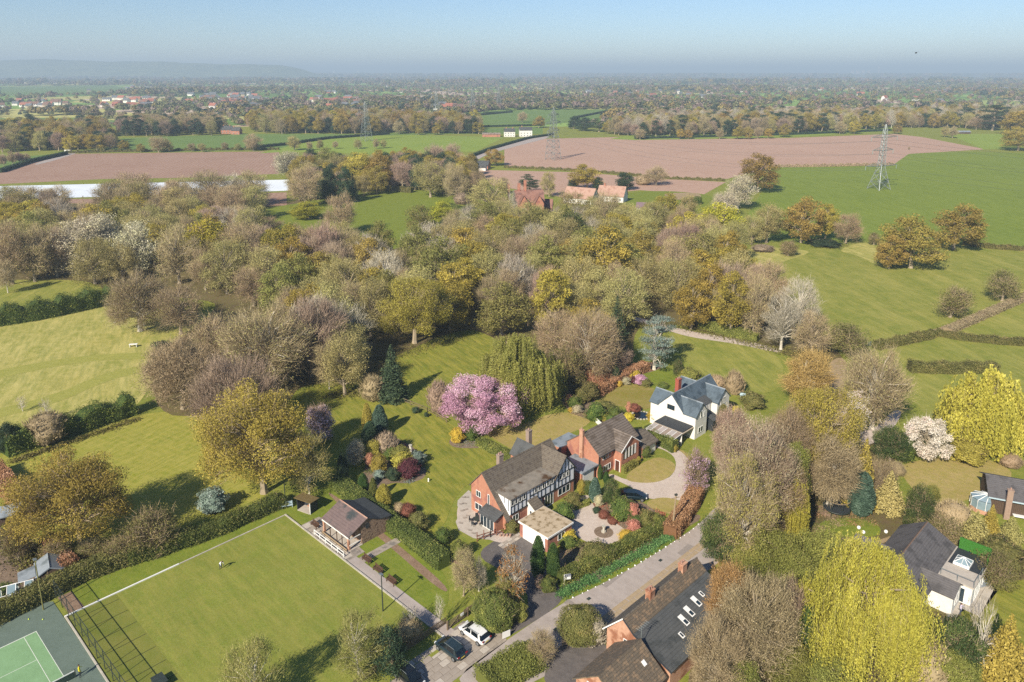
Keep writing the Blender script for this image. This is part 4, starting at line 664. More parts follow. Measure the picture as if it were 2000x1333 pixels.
opening(h, 'l', -8.6, 2.7, 1.9, 3.1, 1.3, 2); MB().prism(2.38, 2.45, [(-7.9, 6.02), (-4.9, 2.8), (-4.9, 2.6), (-7.9, 5.8)], 'x').build('bargeboard', WHITE, h); MB().prism(2.38, 2.45, [(-7.9, 6.02), (-9.5, 4.78), (-14.95, 2.88), (-14.95, 2.7), (-9.5, 4.55), (-7.9, 5.8)], 'x').build('bargeboard', BLACKP, h)
h = root(C, 'low_cottage', 'low cottage with dark brown mossy roof at the bottom edge', 'house'); mb = MB(); mb.prism(-5.7, 1.6, [(-14.3, 0), (-14.3, 2.6), (-10.9, 5.1), (-7.6, 2.6), (-7.6, 0)], 'x'); mb.build('wall', BRICK_O, h)
gable_roof(h, 'x', -5.95, 1.9, [(-14.7, 2.5), (-10.9, 5.35), (-7.2, 2.5)], SLATE_M); opening(h, 'l', -9.6, -5.7, 2.2, 3.4, .8, 2); MB().quad([(.0, -12.9, 4.0), (.5, -12.9, 4.0), (.5, -12.4, 4.35), (.0, -12.4, 4.35)], .08).build('skylight', WHITE, h)
o = MB(); o.tube([(2.0, -10.9, 5.3), (2.0, -10.9, 7.0)], .04, 5); o.tube([(1.2, -10.9, 6.9), (3.2, -10.9, 6.9)], .03, 5)
for k in range(6): o.tube([(1.3 + k * .36, -11.2, 6.9), (1.3 + k * .36, -10.6, 6.9)], .02, 4)
o.build('aerial', METAL, h)
# --- stone pavilion of the bowling club
PVF = Frame((-28, 100), -43.7); h = root(PVF, 'stone_pavilion', 'small rubble stone pavilion with open veranda and purple slate roof', 'pavilion')
mb = MB(); mb.prism(-2.2, 4.6, [(2.9, 0), (2.9, 3.1), (3.9, 3.95), (6.3, 2.7), (8.1, 2.35), (8.1, 0)], 'x'); mb.build('wall', STONE, h); PSL = surf('purple_slate', '645654', '746460', 1.2, .6, c3='3f4444', s3=.4, rows=[('Z', .2, .3)])
MB().prism(-2.5, 4.8, [(.4, 2.5), (3.9, 4.15), (3.9, 4.03), (.4, 2.38)], 'x').build('front_roof', PSL, h); MB().prism(-2.5, 4.8, [(3.905, 4.15), (6.3, 2.95), (8.4, 2.55), (8.4, 2.43), (6.3, 2.83), (3.905, 4.03)], 'x').build('rear_roof', surf('black_felt', '34383a', '404446', 1, .9), h); MB().prism(-2.52, 4.82, [(3.78, 4.1), (3.9, 4.22), (4.02, 4.1)], 'x').build('ridge', TILE_O, h)
MB().box(-2.3, 4.7, .1, 2.9, 0, .14).build('veranda_floor', M_SLAB, h); MB().box(-2.4, 4.7, .42, .55, 2.15, 2.4).build('fascia', WHITE, h)
for x in (-2.2, 4.4): MB().box(x - .16, x + .16, .5, .8, .14, 2.2).build('post', BRICK_O, h)
for x in (-.4, 1.4, 2.8): MB().box(x - .05, x + .05, .5, .6, .14, 2.2).build('post', DKWOOD, h)
MB().box(-2.2, 4.55, .12, .24, .14, .5).build('rail', PALEWOOD, h); opening(h, 'f', 0, 2.9, .8, 2.1, 2.6, 3); opening(h, 'r', 3.9, 4.6, 2.4, 3.1, .6, 1, fm=BLACKP); MB().box(1.9, 2.8, 2.84, 2.89, .14, 2.1).build('door', DKWOOD, h)
for y, z0, z1, t in [(1.0, .9, 1.0, 0), (1.0, 1.9, 2.0, 0)]: MB().box(4.6, 4.68, .6, 2.6, z0, z1).build('window_frame', WHITE, h)
# dark open shelter
SH = Frame((0, 0), -43.7); x0, y0 = SH.loc(600, 996)
h = thing('open_shelter', 'small open-fronted black shelter with mossy brown roof', 'shelter', (*SH.wld(x0, y0), 0), -28); mb = MB()
for a, b, c, d in [(-1.5, -1.38, -.7, .9), (1.38, 1.5, -.7, .9), (-1.38, 1.38, .82, .9)]: mb.box(a, b, c, d, 0, 2.1)
mb.build('wall', BLACKP, h); MB().quad([(-1.8, -1.0, 2.25), (1.8, -1.0, 2.25), (1.8, 1.1, 2.1), (-1.8, 1.1, 2.1)], .1).build('roof', MOSSR, h); MB().box(-1.3, 1.3, -.9, .8, .005, .09).build('floor_slab', M_SLAB, h); MB().box(-.3, 1.2, .3, .75, .4, .5).build('seat', BRICK_O, h); MB().box(1.4, 1.5, -.86, -.72, .0, 2.1).build('post', WHITE, h)
# --- charcoal-roofed bungalow (right)
Mf = Frame((48, 90), 44.7); h = root(Mf, 'charcoal_roofed_bungalow', 'bungalow with broad charcoal tiled roof and white roof terrace', 'house')
mb = MB(); mb.prism(-1.5, 14.2, [(-8.2, 0), (-8.2, 3.0), (-4.3, 4.9), (-1.2, 3.0), (-1.2, 0)], 'x'); mb.build('wall', RENDER, h); gable_roof(h, 'x', -1.8, 14.6, [(-8.8, 2.75), (-4.3, 5.1), (-.8, 2.85)], TILE_C, ridge_m=surf('brown_ridge', '6a5648', '7a6658', 3, .9))
mb = MB(); mb.prism(-1.3, 2.4, [(4.4, 0), (4.4, 2.5), (6.2, 3.6), (8.0, 2.5), (8.0, 0)], 'y'); mb.build('porch_wall', RENDER, h); gable_roof(h, 'y', -2.5, 2.7, [(4.1, 2.35), (6.2, 3.8), (8.3, 2.35)], TILE_C, name='porch_roof')
mb = MB(); mb.prism(-11.3, -8.0, [(2.6, 0), (2.6, 2.9), (4.4, 3.7), (6.0, 2.9), (6.0, 0)], 'y'); mb.build('dormer_wall', RENDER, h); gable_roof(h, 'y', -11.5, -6.6, [(2.3, 2.75), (4.4, 3.95), (6.3, 2.75)], TILE_C, name='dormer_roof')
MB().box(6.3, 14.5, -12.6, -8.3, 0, 2.75).build('terrace_block', RENDER, h); MB().box(6.1, 14.7, -12.8, -8.25, 2.76, 2.95).build('terrace_floor', M_SLAB, h); MB().box(9.8, 14.6, -12.7, -8.6, 2.951, 3.0).build('terrace_mat', BLACKP, h)
for a in [((6.2, -12.7), (6.2, -8.6)), ((6.2, -12.7), (10.2, -12.7))]:
    MB().box(min(a[0][0], a[1][0]) - .02, max(a[0][0], a[1][0]) + .02, min(a[0][1], a[1][1]) - .02, max(a[0][1], a[1][1]) + .02, 3.9, 3.96).build('handrail', METAL, h)
for p in [(6.2, -12.7), (6.2, -10.7), (6.2, -8.7), (8.2, -12.7), (10.2, -12.7)]: MB().box(p[0] - .03, p[0] + .03, p[1] - .03, p[1] + .03, 2.96, 3.9).build('rail_post', METAL, h)
HG = surf('artificial_hedge', '2c5a1e', '3f7a2a', 6, .9, bump=.6); MB().box(14.4, 14.6, -12.7, -8.7, 3.0, 4.7).build('green_screen', HG, h); MB().box(12.6, 14.4, -12.75, -12.6, 3.0, 4.6).build('green_screen', HG, h)
l = MB(); l.box(9.8, 12.0, -11.2, -9.2, 3.0, 3.3); l = l.build('roof_lantern', WHITE, h)
rp = (10.9, -10.2, 4.0); cn = [(9.85, -11.15, 3.35), (11.95, -11.15, 3.35), (11.95, -9.25, 3.35), (9.85, -9.25, 3.35)]; q = MB(); q.add(cn + [rp], [(0, 1, 4), (1, 2, 4), (2, 3, 4), (3, 0, 4)]).build('pane', GLASS_B, l)
q = MB(); [q.tube([c, rp], .05, 4) for c in cn]; [q.tube([cn[i], cn[(i + 1) % 4]], .05, 4) for i in range(4)]; [q.tube([((cn[i][0] + cn[(i + 1) % 4][0]) / 2, (cn[i][1] + cn[(i + 1) % 4][1]) / 2, 3.36), rp], .035, 4) for i in range(4)]; q.build('glazing_bar', WHITE, l)
opening(h, 'f', 9.0, -12.6, .1, 2.3, 2.6, 3, gm=GLASS_B, name='sliding_door'); opening(h, 'l', -10.4, 6.3, .1, 2.3, 2.8, 3, name='sliding_door'); opening(h, 'f', 12.6, -12.6, .1, 2.2, 1.8, 2, name='patio_door'); opening(h, 'f', 4.3, -11.3, 1.0, 2.4, 1.6, 2)
opening(h, 'l', -5.5, -1.5, 1.0, 2.2, 1.8, 2); opening(h, 'l', -3.0, -1.5, 1.0, 2.2, 1.2, 2)
M_TERR = surf('pale_terrace', 'b8b0a4', 'a8a094', 1.2, .85); M_TERR2 = surf('pale_terrace_b', 'aca498', '9c9488', 1.2, .85); pp = [(1845,1190),(1868,1150),(1885,1140),(1925,1118),(1960,1140),(1912,1204),(1885,1192),(1852,1212)]; sheet('patio_base', pp, .03, M_PAVE)
for i in range(-4, 16):
    for j in range(-4, 16):
        xx, yy = 2 + i * 1.0, -21 + j * 1.0
        if inside(to_px(*Mf.wld(xx + .5, yy + .5)), pp): o = MB().box(.02, .98, .02, .98, 0, .04).build('paving_slab', M_TERR if (i * 5 + j * 3) % 4 else M_TERR2); o['kind'] = 'structure'; o.location = (*Mf.wld(xx, yy), .034); o.rotation_euler = (0, 0, math.radians(44.7))
# wooden chalet at the right edge with glass conservatory
CF = Frame((77.2, 107.6), -22.7); h = root(CF, 'wooden_chalet', 'dark timber-clad chalet with grey roof and tall brick chimney', 'house')
MB().prism(.3, 17, [(0, 0), (0, 3.2), (3.6, 4.6), (7.2, 3.2), (7.2, 0)], 'x').build('wall', WOODB, h); gable_roof(h, 'x', -.1, 17.4, [(-.6, 3.05), (3.6, 4.9), (7.8, 3.05)], TILE_C); MB().box(-.1, 17.4, -.72, -.6, 2.85, 3.05).build('fascia', SKYB, h)
chimney(h, 2.6, -1.1, 0, 5.2, .8, .6, surf('tan_brick', '8a7464', '9c8676', 3, .9), 1); MB().box(3.6, 17, -.8, -.05, .5, .62).build('balcony_rail', WHITE, h)
cn = [(-.4 + 1.9 * math.cos(t), .6 + 1.9 * math.sin(t)) for t in [math.pi * (.5 + k / 5) for k in range(6)]]; cn = [(.28, 2.5)] + cn + [(.28, -1.3)]
k = MB().prism(0, .7, cn, 'z').build('conservatory', BRICK_O, h)
for i in range(len(cn) - 1):
    p, q2 = cn[i], cn[i + 1]; MB().add([(p[0], p[1], .72), (q2[0], q2[1], .72), (q2[0], q2[1], 2.2), (p[0], p[1], 2.2)], [(0, 1, 2, 3)]).build('pane', GLASS_B, k); MB().tube([(p[0], p[1], .7), (p[0], p[1], 2.25), (.28, .6, 3.0)], .06, 4).build('glazing_bar', WHITE, k)
    MB().add([(p[0], p[1], 2.26), (q2[0], q2[1], 2.26), (.28, .6, 3.0)], [(0, 1, 2)]).build('roof_pane', GLASS_B, k)
# --- barns, manor, farms further off
def simple_house(name, label, cat, px, py, deg, Lx, Wy, ez, rz_, wallm, roofm, wins=3, chim=1, floors=1, group=None, hip=False):
    x, y = G(px, py); h = thing(name, label, cat, (x, y, 0), deg, group); MB().prism(0, Lx, [(0, 0), (0, ez), (Wy/2, rz_), (Wy, ez), (Wy, 0)], 'x').build('wall', wallm, h); gable_roof(h, 'x', -.3, Lx + .3, [(-.4, ez - .15), (Wy/2, rz_ + .2), (Wy + .4, ez - .15)], roofm)
    for f in range(floors):
        for k in range(wins): opening(h, 'f', Lx * (k + .5) / wins, 0, .9 + f * 2.6, 2.1 + f * 2.6, 1.1, 2)
        if wins: opening(h, 'l', Wy * .5, 0, .9 + f * 2.6, 2.1 + f * 2.6, 1.1, 2)
    for k in range(chim): chimney(h, Lx * (.2 + .6 * k), Wy/2, rz_ - .6, rz_ + 1.4, .9, .7, BRICK, 2)
    return h
h = simple_house('orange_roofed_barn', 'long barn with orange tiled roof and timbered gable, left one', 'barn', 1100, 396, -30, 17, 10, 3.2, 8.2, RENDER, TILE_O, 4, 0); 
for k in range(5): MB().box(17.01, 17.06, 1 + k * 2, 1.25 + k * 2, .2, 3.3 + (2 - abs(k - 2)) * 1.9).build('timber', BEAM, h)
for z in (1.5, 3.2, 5.0): MB().box(17.06, 17.1, 1.2 if z < 4 else 2.4, 8.8 if z < 4 else 7.6, z, z + .25).build('beam', BEAM, h)
simple_house('orange_roofed_barn', 'orange-roofed barn range behind and right of the timbered gable', 'barn', 1166, 393, -24, 15, 9, 3.4, 8.2, RENDER, TILE_O, 4, 1)
simple_house('garden_cottage', 'small low cottage with purple-grey roof in the walled garden', 'cottage', 1242, 415, -18, 9, 6, 2.6, 4.6, RENDER, surf('purple_tile', '6c5a5e', '7a686c', 1.5, .8), 2, 0)
simple_house('garden_shed', 'small black shed beside the yellow bush in the walled garden', 'shed', 1310, 417, 10, 4, 3.5, 2.2, 2.8, BLACKP, BLACKP, 0, 0)
x, y = G(1008, 426); h = thing('brick_manor', 'tall red brick manor with steep gables and chimney stacks among trees', 'house', (x, y, 0), 8)
for a, b, c, d, ez, rz_ in [(0, 14, 0, 8, 8, 13)]: MB().prism(a, b, [(c, 0), (c, ez), ((c + d)/2, rz_), (d, ez), (d, 0)], 'x').build('wall', BRICK, h); gable_roof(h, 'x', a - .3, b + .3, [(c - .4, ez - .2), ((c + d)/2, rz_ + .2), (d + .4, ez - .2)], TILE_R)
for a, b in [(1, 5.5), (8.5, 13)]: c = (a + b) / 2; MB().prism(-4.5, .1, [(a, 0), (a, 7.6), (c, 11.6), (b, 7.6), (b, 0)], 'y').build('gable_wing', BRICK, h); gable_roof(h, 'y', -4.8, 4.0, [(a - .3, 7.4), (c, 11.8), (b + .3, 7.4)], TILE_R, name='wing_roof')
for x_, z in [(3.2, 1), (10.7, 1), (3.2, 4), (10.7, 4)]: opening(h, 'f', x_, -4.5, z, z + 1.6, 2.0, 3)
chimney(h, 2, 4, 11, 16.5, 1.4, 1.0, BRICK, 3); chimney(h, 5, 4, 11, 18, 1.2, 1.2, BRICK, 3); chimney(h, -3, 5, 0, 16, 1.0, 1.0, BRICK_O, 2)
simple_house('manor_lodge', 'low red brick lodge in front of the manor', 'house', 956, 412, 5, 8, 6, 3.5, 6, BRICK, TILE_R, 2, 1); simple_house('manor_wing', 'red-roofed brick wing right of the manor', 'house', 1035, 420, -8, 11, 7, 4, 7.5, BRICK, TILE_R, 3, 0)
simple_house('white_farmhouse', 'white farmhouse with dark slate roof beside the lane', 'farmhouse', 985, 268, 4, 12, 8, 6, 9, RENDER, SLATE_D, 4, 2, 2); simple_house('white_farmhouse', 'taller white house joined right of the slate-roofed farmhouse', 'farmhouse', 1015, 268, 4, 14, 10, 7.5, 10.5, RENDER, SLATE_D, 4, 1, 2)
x, y = G(940, 267); MB().box(-14, 10, -3, 8, 0, 4).build('x', BRICK) and None
bpy.data.objects.remove(COL.objects['x']); simple_house('long_farm_shed', 'long low grey-roofed shed left of the white farmhouse', 'shed', 942, 268, 0, 20, 10, 3, 4.2, BRICK, FELT, 0, 0)
simple_house('lane_bungalow', 'bungalow with grey roof by the lane bend', 'bungalow', 912, 330, -12, 16, 9, 3, 5.6, BRICK, SLATE_D, 3, 1); simple_house('lane_outbuilding', 'small slate-roofed outbuilding in front of the lane bungalow', 'outbuilding', 922, 334, -8, 10, 6, 2.6, 4.2, RENDER, SLATE_D, 0, 0)
simple_house('gabled_villa', 'gabled red brick villa with grey roof at the far side of the field', 'house', 432, 262, 5, 12, 8, 5, 9, BRICK, SLATE_D, 3, 2, 2); simple_house('gabled_villa', 'right wing of the gabled brick villa beyond the field', 'house', 452, 263, -8, 10, 7, 4.5, 8, BRICK, SLATE_D, 2, 1)
simple_house('pink_bungalow', 'small pink-roofed bungalow beside the left lane', 'bungalow', 46, 288, 12, 10, 8, 3, 6, BRICK, TILE_R, 2, 0); simple_house('pink_house', 'pink rendered house half hidden by oaks at left', 'house', 164, 262, -8, 14, 9, 6, 9, BRICK_O, TILE_R, 3, 1)
simple_house('park_mansion', 'large red brick mansion among dark pines, far right of centre', 'mansion', 1645, 206, 4, 26, 12, 9, 14, BRICK, TILE_R, 6, 3, 2); simple_house('park_cottage', 'pale cottage behind the big pylon at the field edge', 'cottage', 1722, 243, 0, 14, 8, 4, 7, RENDER, SLATE_D, 3, 1)
simple_house('field_barn', 'grey barn beside the latticed pylon at the field edge', 'barn', 1742, 245, 0, 20, 8, 3.5, 5.5, FELT, LEAD, 0, 0); simple_house('orange_cottage', 'small orange-brick cottage near the right edge pines', 'cottage', 1858, 246, 6, 10, 7, 3.5, 6.5, BRICK_O, TILE_O, 2, 1)
simple_house('low_stable', 'low dark stable block at the pale field corner', 'stable', 1868, 262, -4, 16, 6, 2.4, 3.4, WOODB, LEAD, 0, 0)
# far village houses
VH = []
WL = [surf('village_wall_white', 'e4e2dc', 'd8d4cc', .3, .9), surf('village_wall_red', '8e5a48', '9c6a58', .3, .9), surf('village_wall_cream', 'b8a890', 'a89880', .3, .9)]; RF = [surf('village_roof_brown', '6c5448', '7a6256', .3, .9), surf('village_roof_grey', '5c6064', '6a6e72', .3, .8), surf('village_roof_red', '8e5a48', '9c6858', .3, .9)]
def village(spots, where, names=('pale','brick-red','cream')):
    VL = []
    for i, (px, py) in enumerate(spots):
        x, y = G(px, py); a = R.choice([0, 0, 0, 1, 2]); b = R.choice([0, 1, 1, 2]); key = (a, b)
        q = [v for v in VH if v[0] == key]
        if q: o = copy_tree(q[0][1], (x, y, 0), R.uniform(-.6, .6), '-', (R.uniform(1.0, 2.0), 1.25, R.uniform(1.0, 1.45)))
        else:
            o = thing('village_house', '-', 'house', (x, y, 0)); MB().prism(-6, 6, [(-4, 0), (-4, 5), (0, 8.6), (4, 5), (4, 0)], 'x').build('wall', WL[a], o); MB().prism(-6.3, 6.3, [(-4.5, 4.8), (0, 8.9), (0, 9.0), (4.5, 4.8), (4.5, 4.95), (0, 9.15), (-4.5, 4.95)], 'x').build('roof', RF[b], o)
            for k in (-4, -1.3, 1.3, 4): MB().box(k - .6, k + .6, -4.08, -4.0, 3, 4.3).build('window', GLASS, o)
            VH.append((key, o))
        VL.append((px, '%s house, %s roof, %s' % (names[a], ('brown', 'grey', 'red')[b], where), o)); o['group'] = 'small houses ' + where
    cnt = {}
    for px, lb, o in sorted(VL, key=lambda q: q[0]): cnt[lb] = cnt.get(lb, 0) + 1; o['label'] = lb + ', ' + ('first', 'second', 'third', 'fourth', 'fifth', 'sixth', 'seventh', 'eighth', 'ninth', 'tenth', 'eleventh', 'twelfth', 'thirteenth', 'fourteenth', 'fifteenth', 'sixteenth', 'seventeenth', 'eighteenth', 'nineteenth', 'twentieth')[min(19, cnt[lb] - 1)] + ' from left'
VR = random.Random(3)
village([(VR.uniform(0, 130), VR.uniform(200, 212)) for _ in range(18)], 'in the far village at the left edge')
village([(VR.uniform(195, 300), VR.uniform(194, 212)) for _ in range(20)], 'in the far village behind the poplars')
village([(VR.uniform(370, 520), VR.uniform(186, 214)) for _ in range(48)], 'in the middle of the far village')
village([(VR.uniform(600, 700), VR.uniform(194, 214)) for _ in range(22)], 'at the right end of the far village')
village([(VR.uniform(840, 910), VR.uniform(208, 216)) for _ in range(8)], 'below the three far pylons')
village([(VR.uniform(1130, 1400), VR.uniform(170, 200)) for _ in range(34)], 'scattered beyond the far green fields')
village([(VR.uniform(1400, 1980), VR.uniform(156, 205)) for _ in range(30)], 'scattered across the far right woods')
village([(VR.uniform(100, 900), VR.uniform(154, 184)) for _ in range(30)], 'scattered on the far plain before the hills')
# white crop cover: long film strips side by side
FILM = surf('crop_film', 'c4ccd4', 'b4bcc6', .05, .35, spec=.5, bump=0)
a0, a1 = G(-20, 366), G(600, 352); b0, b1 = G(-20, 392), G(600, 372); h = thing('crop_cover', 'white plastic crop cover laid in strips beyond the wood', 'crop cover', (0, 0, 0)); n = 18
for i in range(n):
    f0, f1 = i / n, (i + .86) / n; L_ = lambda p, q, f: (p[0] + (q[0] - p[0]) * f, p[1] + (q[1] - p[1]) * f)
    p, q, r_, s_ = L_(a0, b0, f0), L_(a0, b0, f1), L_(a1, b1, f1), L_(a1, b1, f0); ce = lambda u, v: ((u[0]+v[0])/2, (u[1]+v[1])/2)
    m0, m1 = ce(p, q), ce(r_, s_); MB().add([(*p, .06), (*m0, .7), (*q, .06), (*r_, .06), (*m1, .7), (*s_, .06)], [(0, 1, 4, 5), (1, 2, 3, 4)]).build('cover_strip', FILM, h)
# ---------------------------------------------------------------- hedges
def path_world(pts, px=True): return [G(*p) for p in pts] if px else pts
def hedge(label, pts, wd, ht, m, px=True, rough_=.12, wave=.1, twm=None, name='hedge', tw=0, group=None):
    P = np.array(path_world(pts, px), float); o0 = P[0].copy(); P = P - o0; seg = np.diff(P, axis=0); ln = np.hypot(seg[:, 0], seg[:, 1]); cum = np.concatenate([[0], np.cumsum(ln)]); tot = cum[-1]
    d = math.hypot(*o0); s = .085 + d / 2600; area = tot * (wd + 2 * ht); n = int(min(9000, area / (s * s * .75))); rng = np.random.default_rng(int(abs(o0[0]) * 10) + len(pts)); t = rng.uniform(0, tot, n); k = np.clip(np.searchsorted(cum, t) - 1, 0, len(ln) - 1)
    f = (t - cum[k]) / ln[k]; c = P[k] + seg[k] * f[:, None]; nn = np.stack([-seg[k, 1], seg[k, 0]], 1) / ln[k][:, None]
    hv = ht * (1 + wave * (np.sin(t * .9 + o0[0]) + .6 * np.sin(t * 2.3 + 1))); wv = wd * (1 + wave * .8 * np.sin(t * 1.3 + 2))
    q = rng.random(n); tp = q < wd / (wd + 2 * ht); side = np.where(rng.random(n) < .5, 1, -1); a = np.where(tp, rng.uniform(-.5, .5, n) * wv, side * wv * .5); z = np.where(tp, hv, rng.random(n) * hv)
    e = np.abs(a) / (wv * .5); z = np.where(tp, hv * (1 - .12 * e ** 4), z); a = np.where(~tp, a * (1 - .12 * (z / hv) ** 3), a)
    C = np.stack([c[:, 0] + nn[:, 0] * a, c[:, 1] + nn[:, 1] * a, z], 1) + rng.normal(size=(n, 3)) * rough_ * .5
    C[:, 2] = np.maximum(C[:, 2], .03); b = np.where(tp[:, None], [0, 0, 1.], np.stack([nn[:, 0] * side, nn[:, 1] * side, np.full(n, .3)], 1))
    V = leaf_tris(C, rng.uniform(.7, 1.3, n) * s, b, 1.1, rng); T_ = np.clip(.5 + .28 * np.sin(t * 1.1) * np.sin(z * 2 + t * .5) + rng.normal(size=n) * .2, 0, 1); Vs = [V]; Ts = [np.repeat(T_, 3)]; Ms = [np.zeros(n)]
    if tw: 
        i = rng.integers(0, n, int(tw * tot)); D_ = nrm(b[i] + rng.normal(size=(len(i), 3)) * .6 + [0, 0, .4]); Vs.append(twig_tris(C[i], D_, rng.uniform(.3, .9, len(i)), np.full(len(i), .02 + d / 20000), rng)); Ts.append(np.repeat(rng.random(len(i)), 3)); Ms.append(np.ones(len(i)))
    V = np.concatenate(Vs); o = mesh_np(name, V, tris(V), [m, twm or TWIG_BR], np.concatenate(Ms), np.concatenate(Ts))
    root_ = thing(name, label, 'hedge', (o0[0], o0[1], 0), 0, group); fo = link(bpy.data.objects.new('foliage', o), root_)
    mb = MB(); m2 = max(2, int(tot / 1.5)); prev = None
    for i in range(m2 + 1):
        tt = tot * i / m2; kk = min(len(ln) - 1, max(0, int(np.searchsorted(cum, tt)) - 1)); ff = (tt - cum[kk]) / ln[kk]; cc = P[kk] + seg[kk] * ff; w2 = np.array([-seg[kk, 1], seg[kk, 0]]) / ln[kk] * wd * .42; h2 = ht * .9 * (1 + wave * (math.sin(tt * .9 + o0[0]) + .6 * math.sin(tt * 2.3 + 1)))
        mb.v += [(cc[0] - w2[0], cc[1] - w2[1], 0), (cc[0] - w2[0] * .9, cc[1] - w2[1] * .9, h2), (cc[0] + w2[0] * .9, cc[1] + w2[1] * .9, h2), (cc[0] + w2[0], cc[1] + w2[1], 0)]
        if i:
            for j in range(3): mb.f.append((4*i-4+j, 4*i+j, 4*i+1+j, 4*i-3+j)); mb.m.append(0)
    mb.f += [(0, 1, 2, 3), (4*m2+3, 4*m2+2, 4*m2+1, 4*m2)]; mb.m += [0, 0]; mb.build('light_block_core', m, root_); return root_  # solid core inside the hedge, added to block light through the leaves
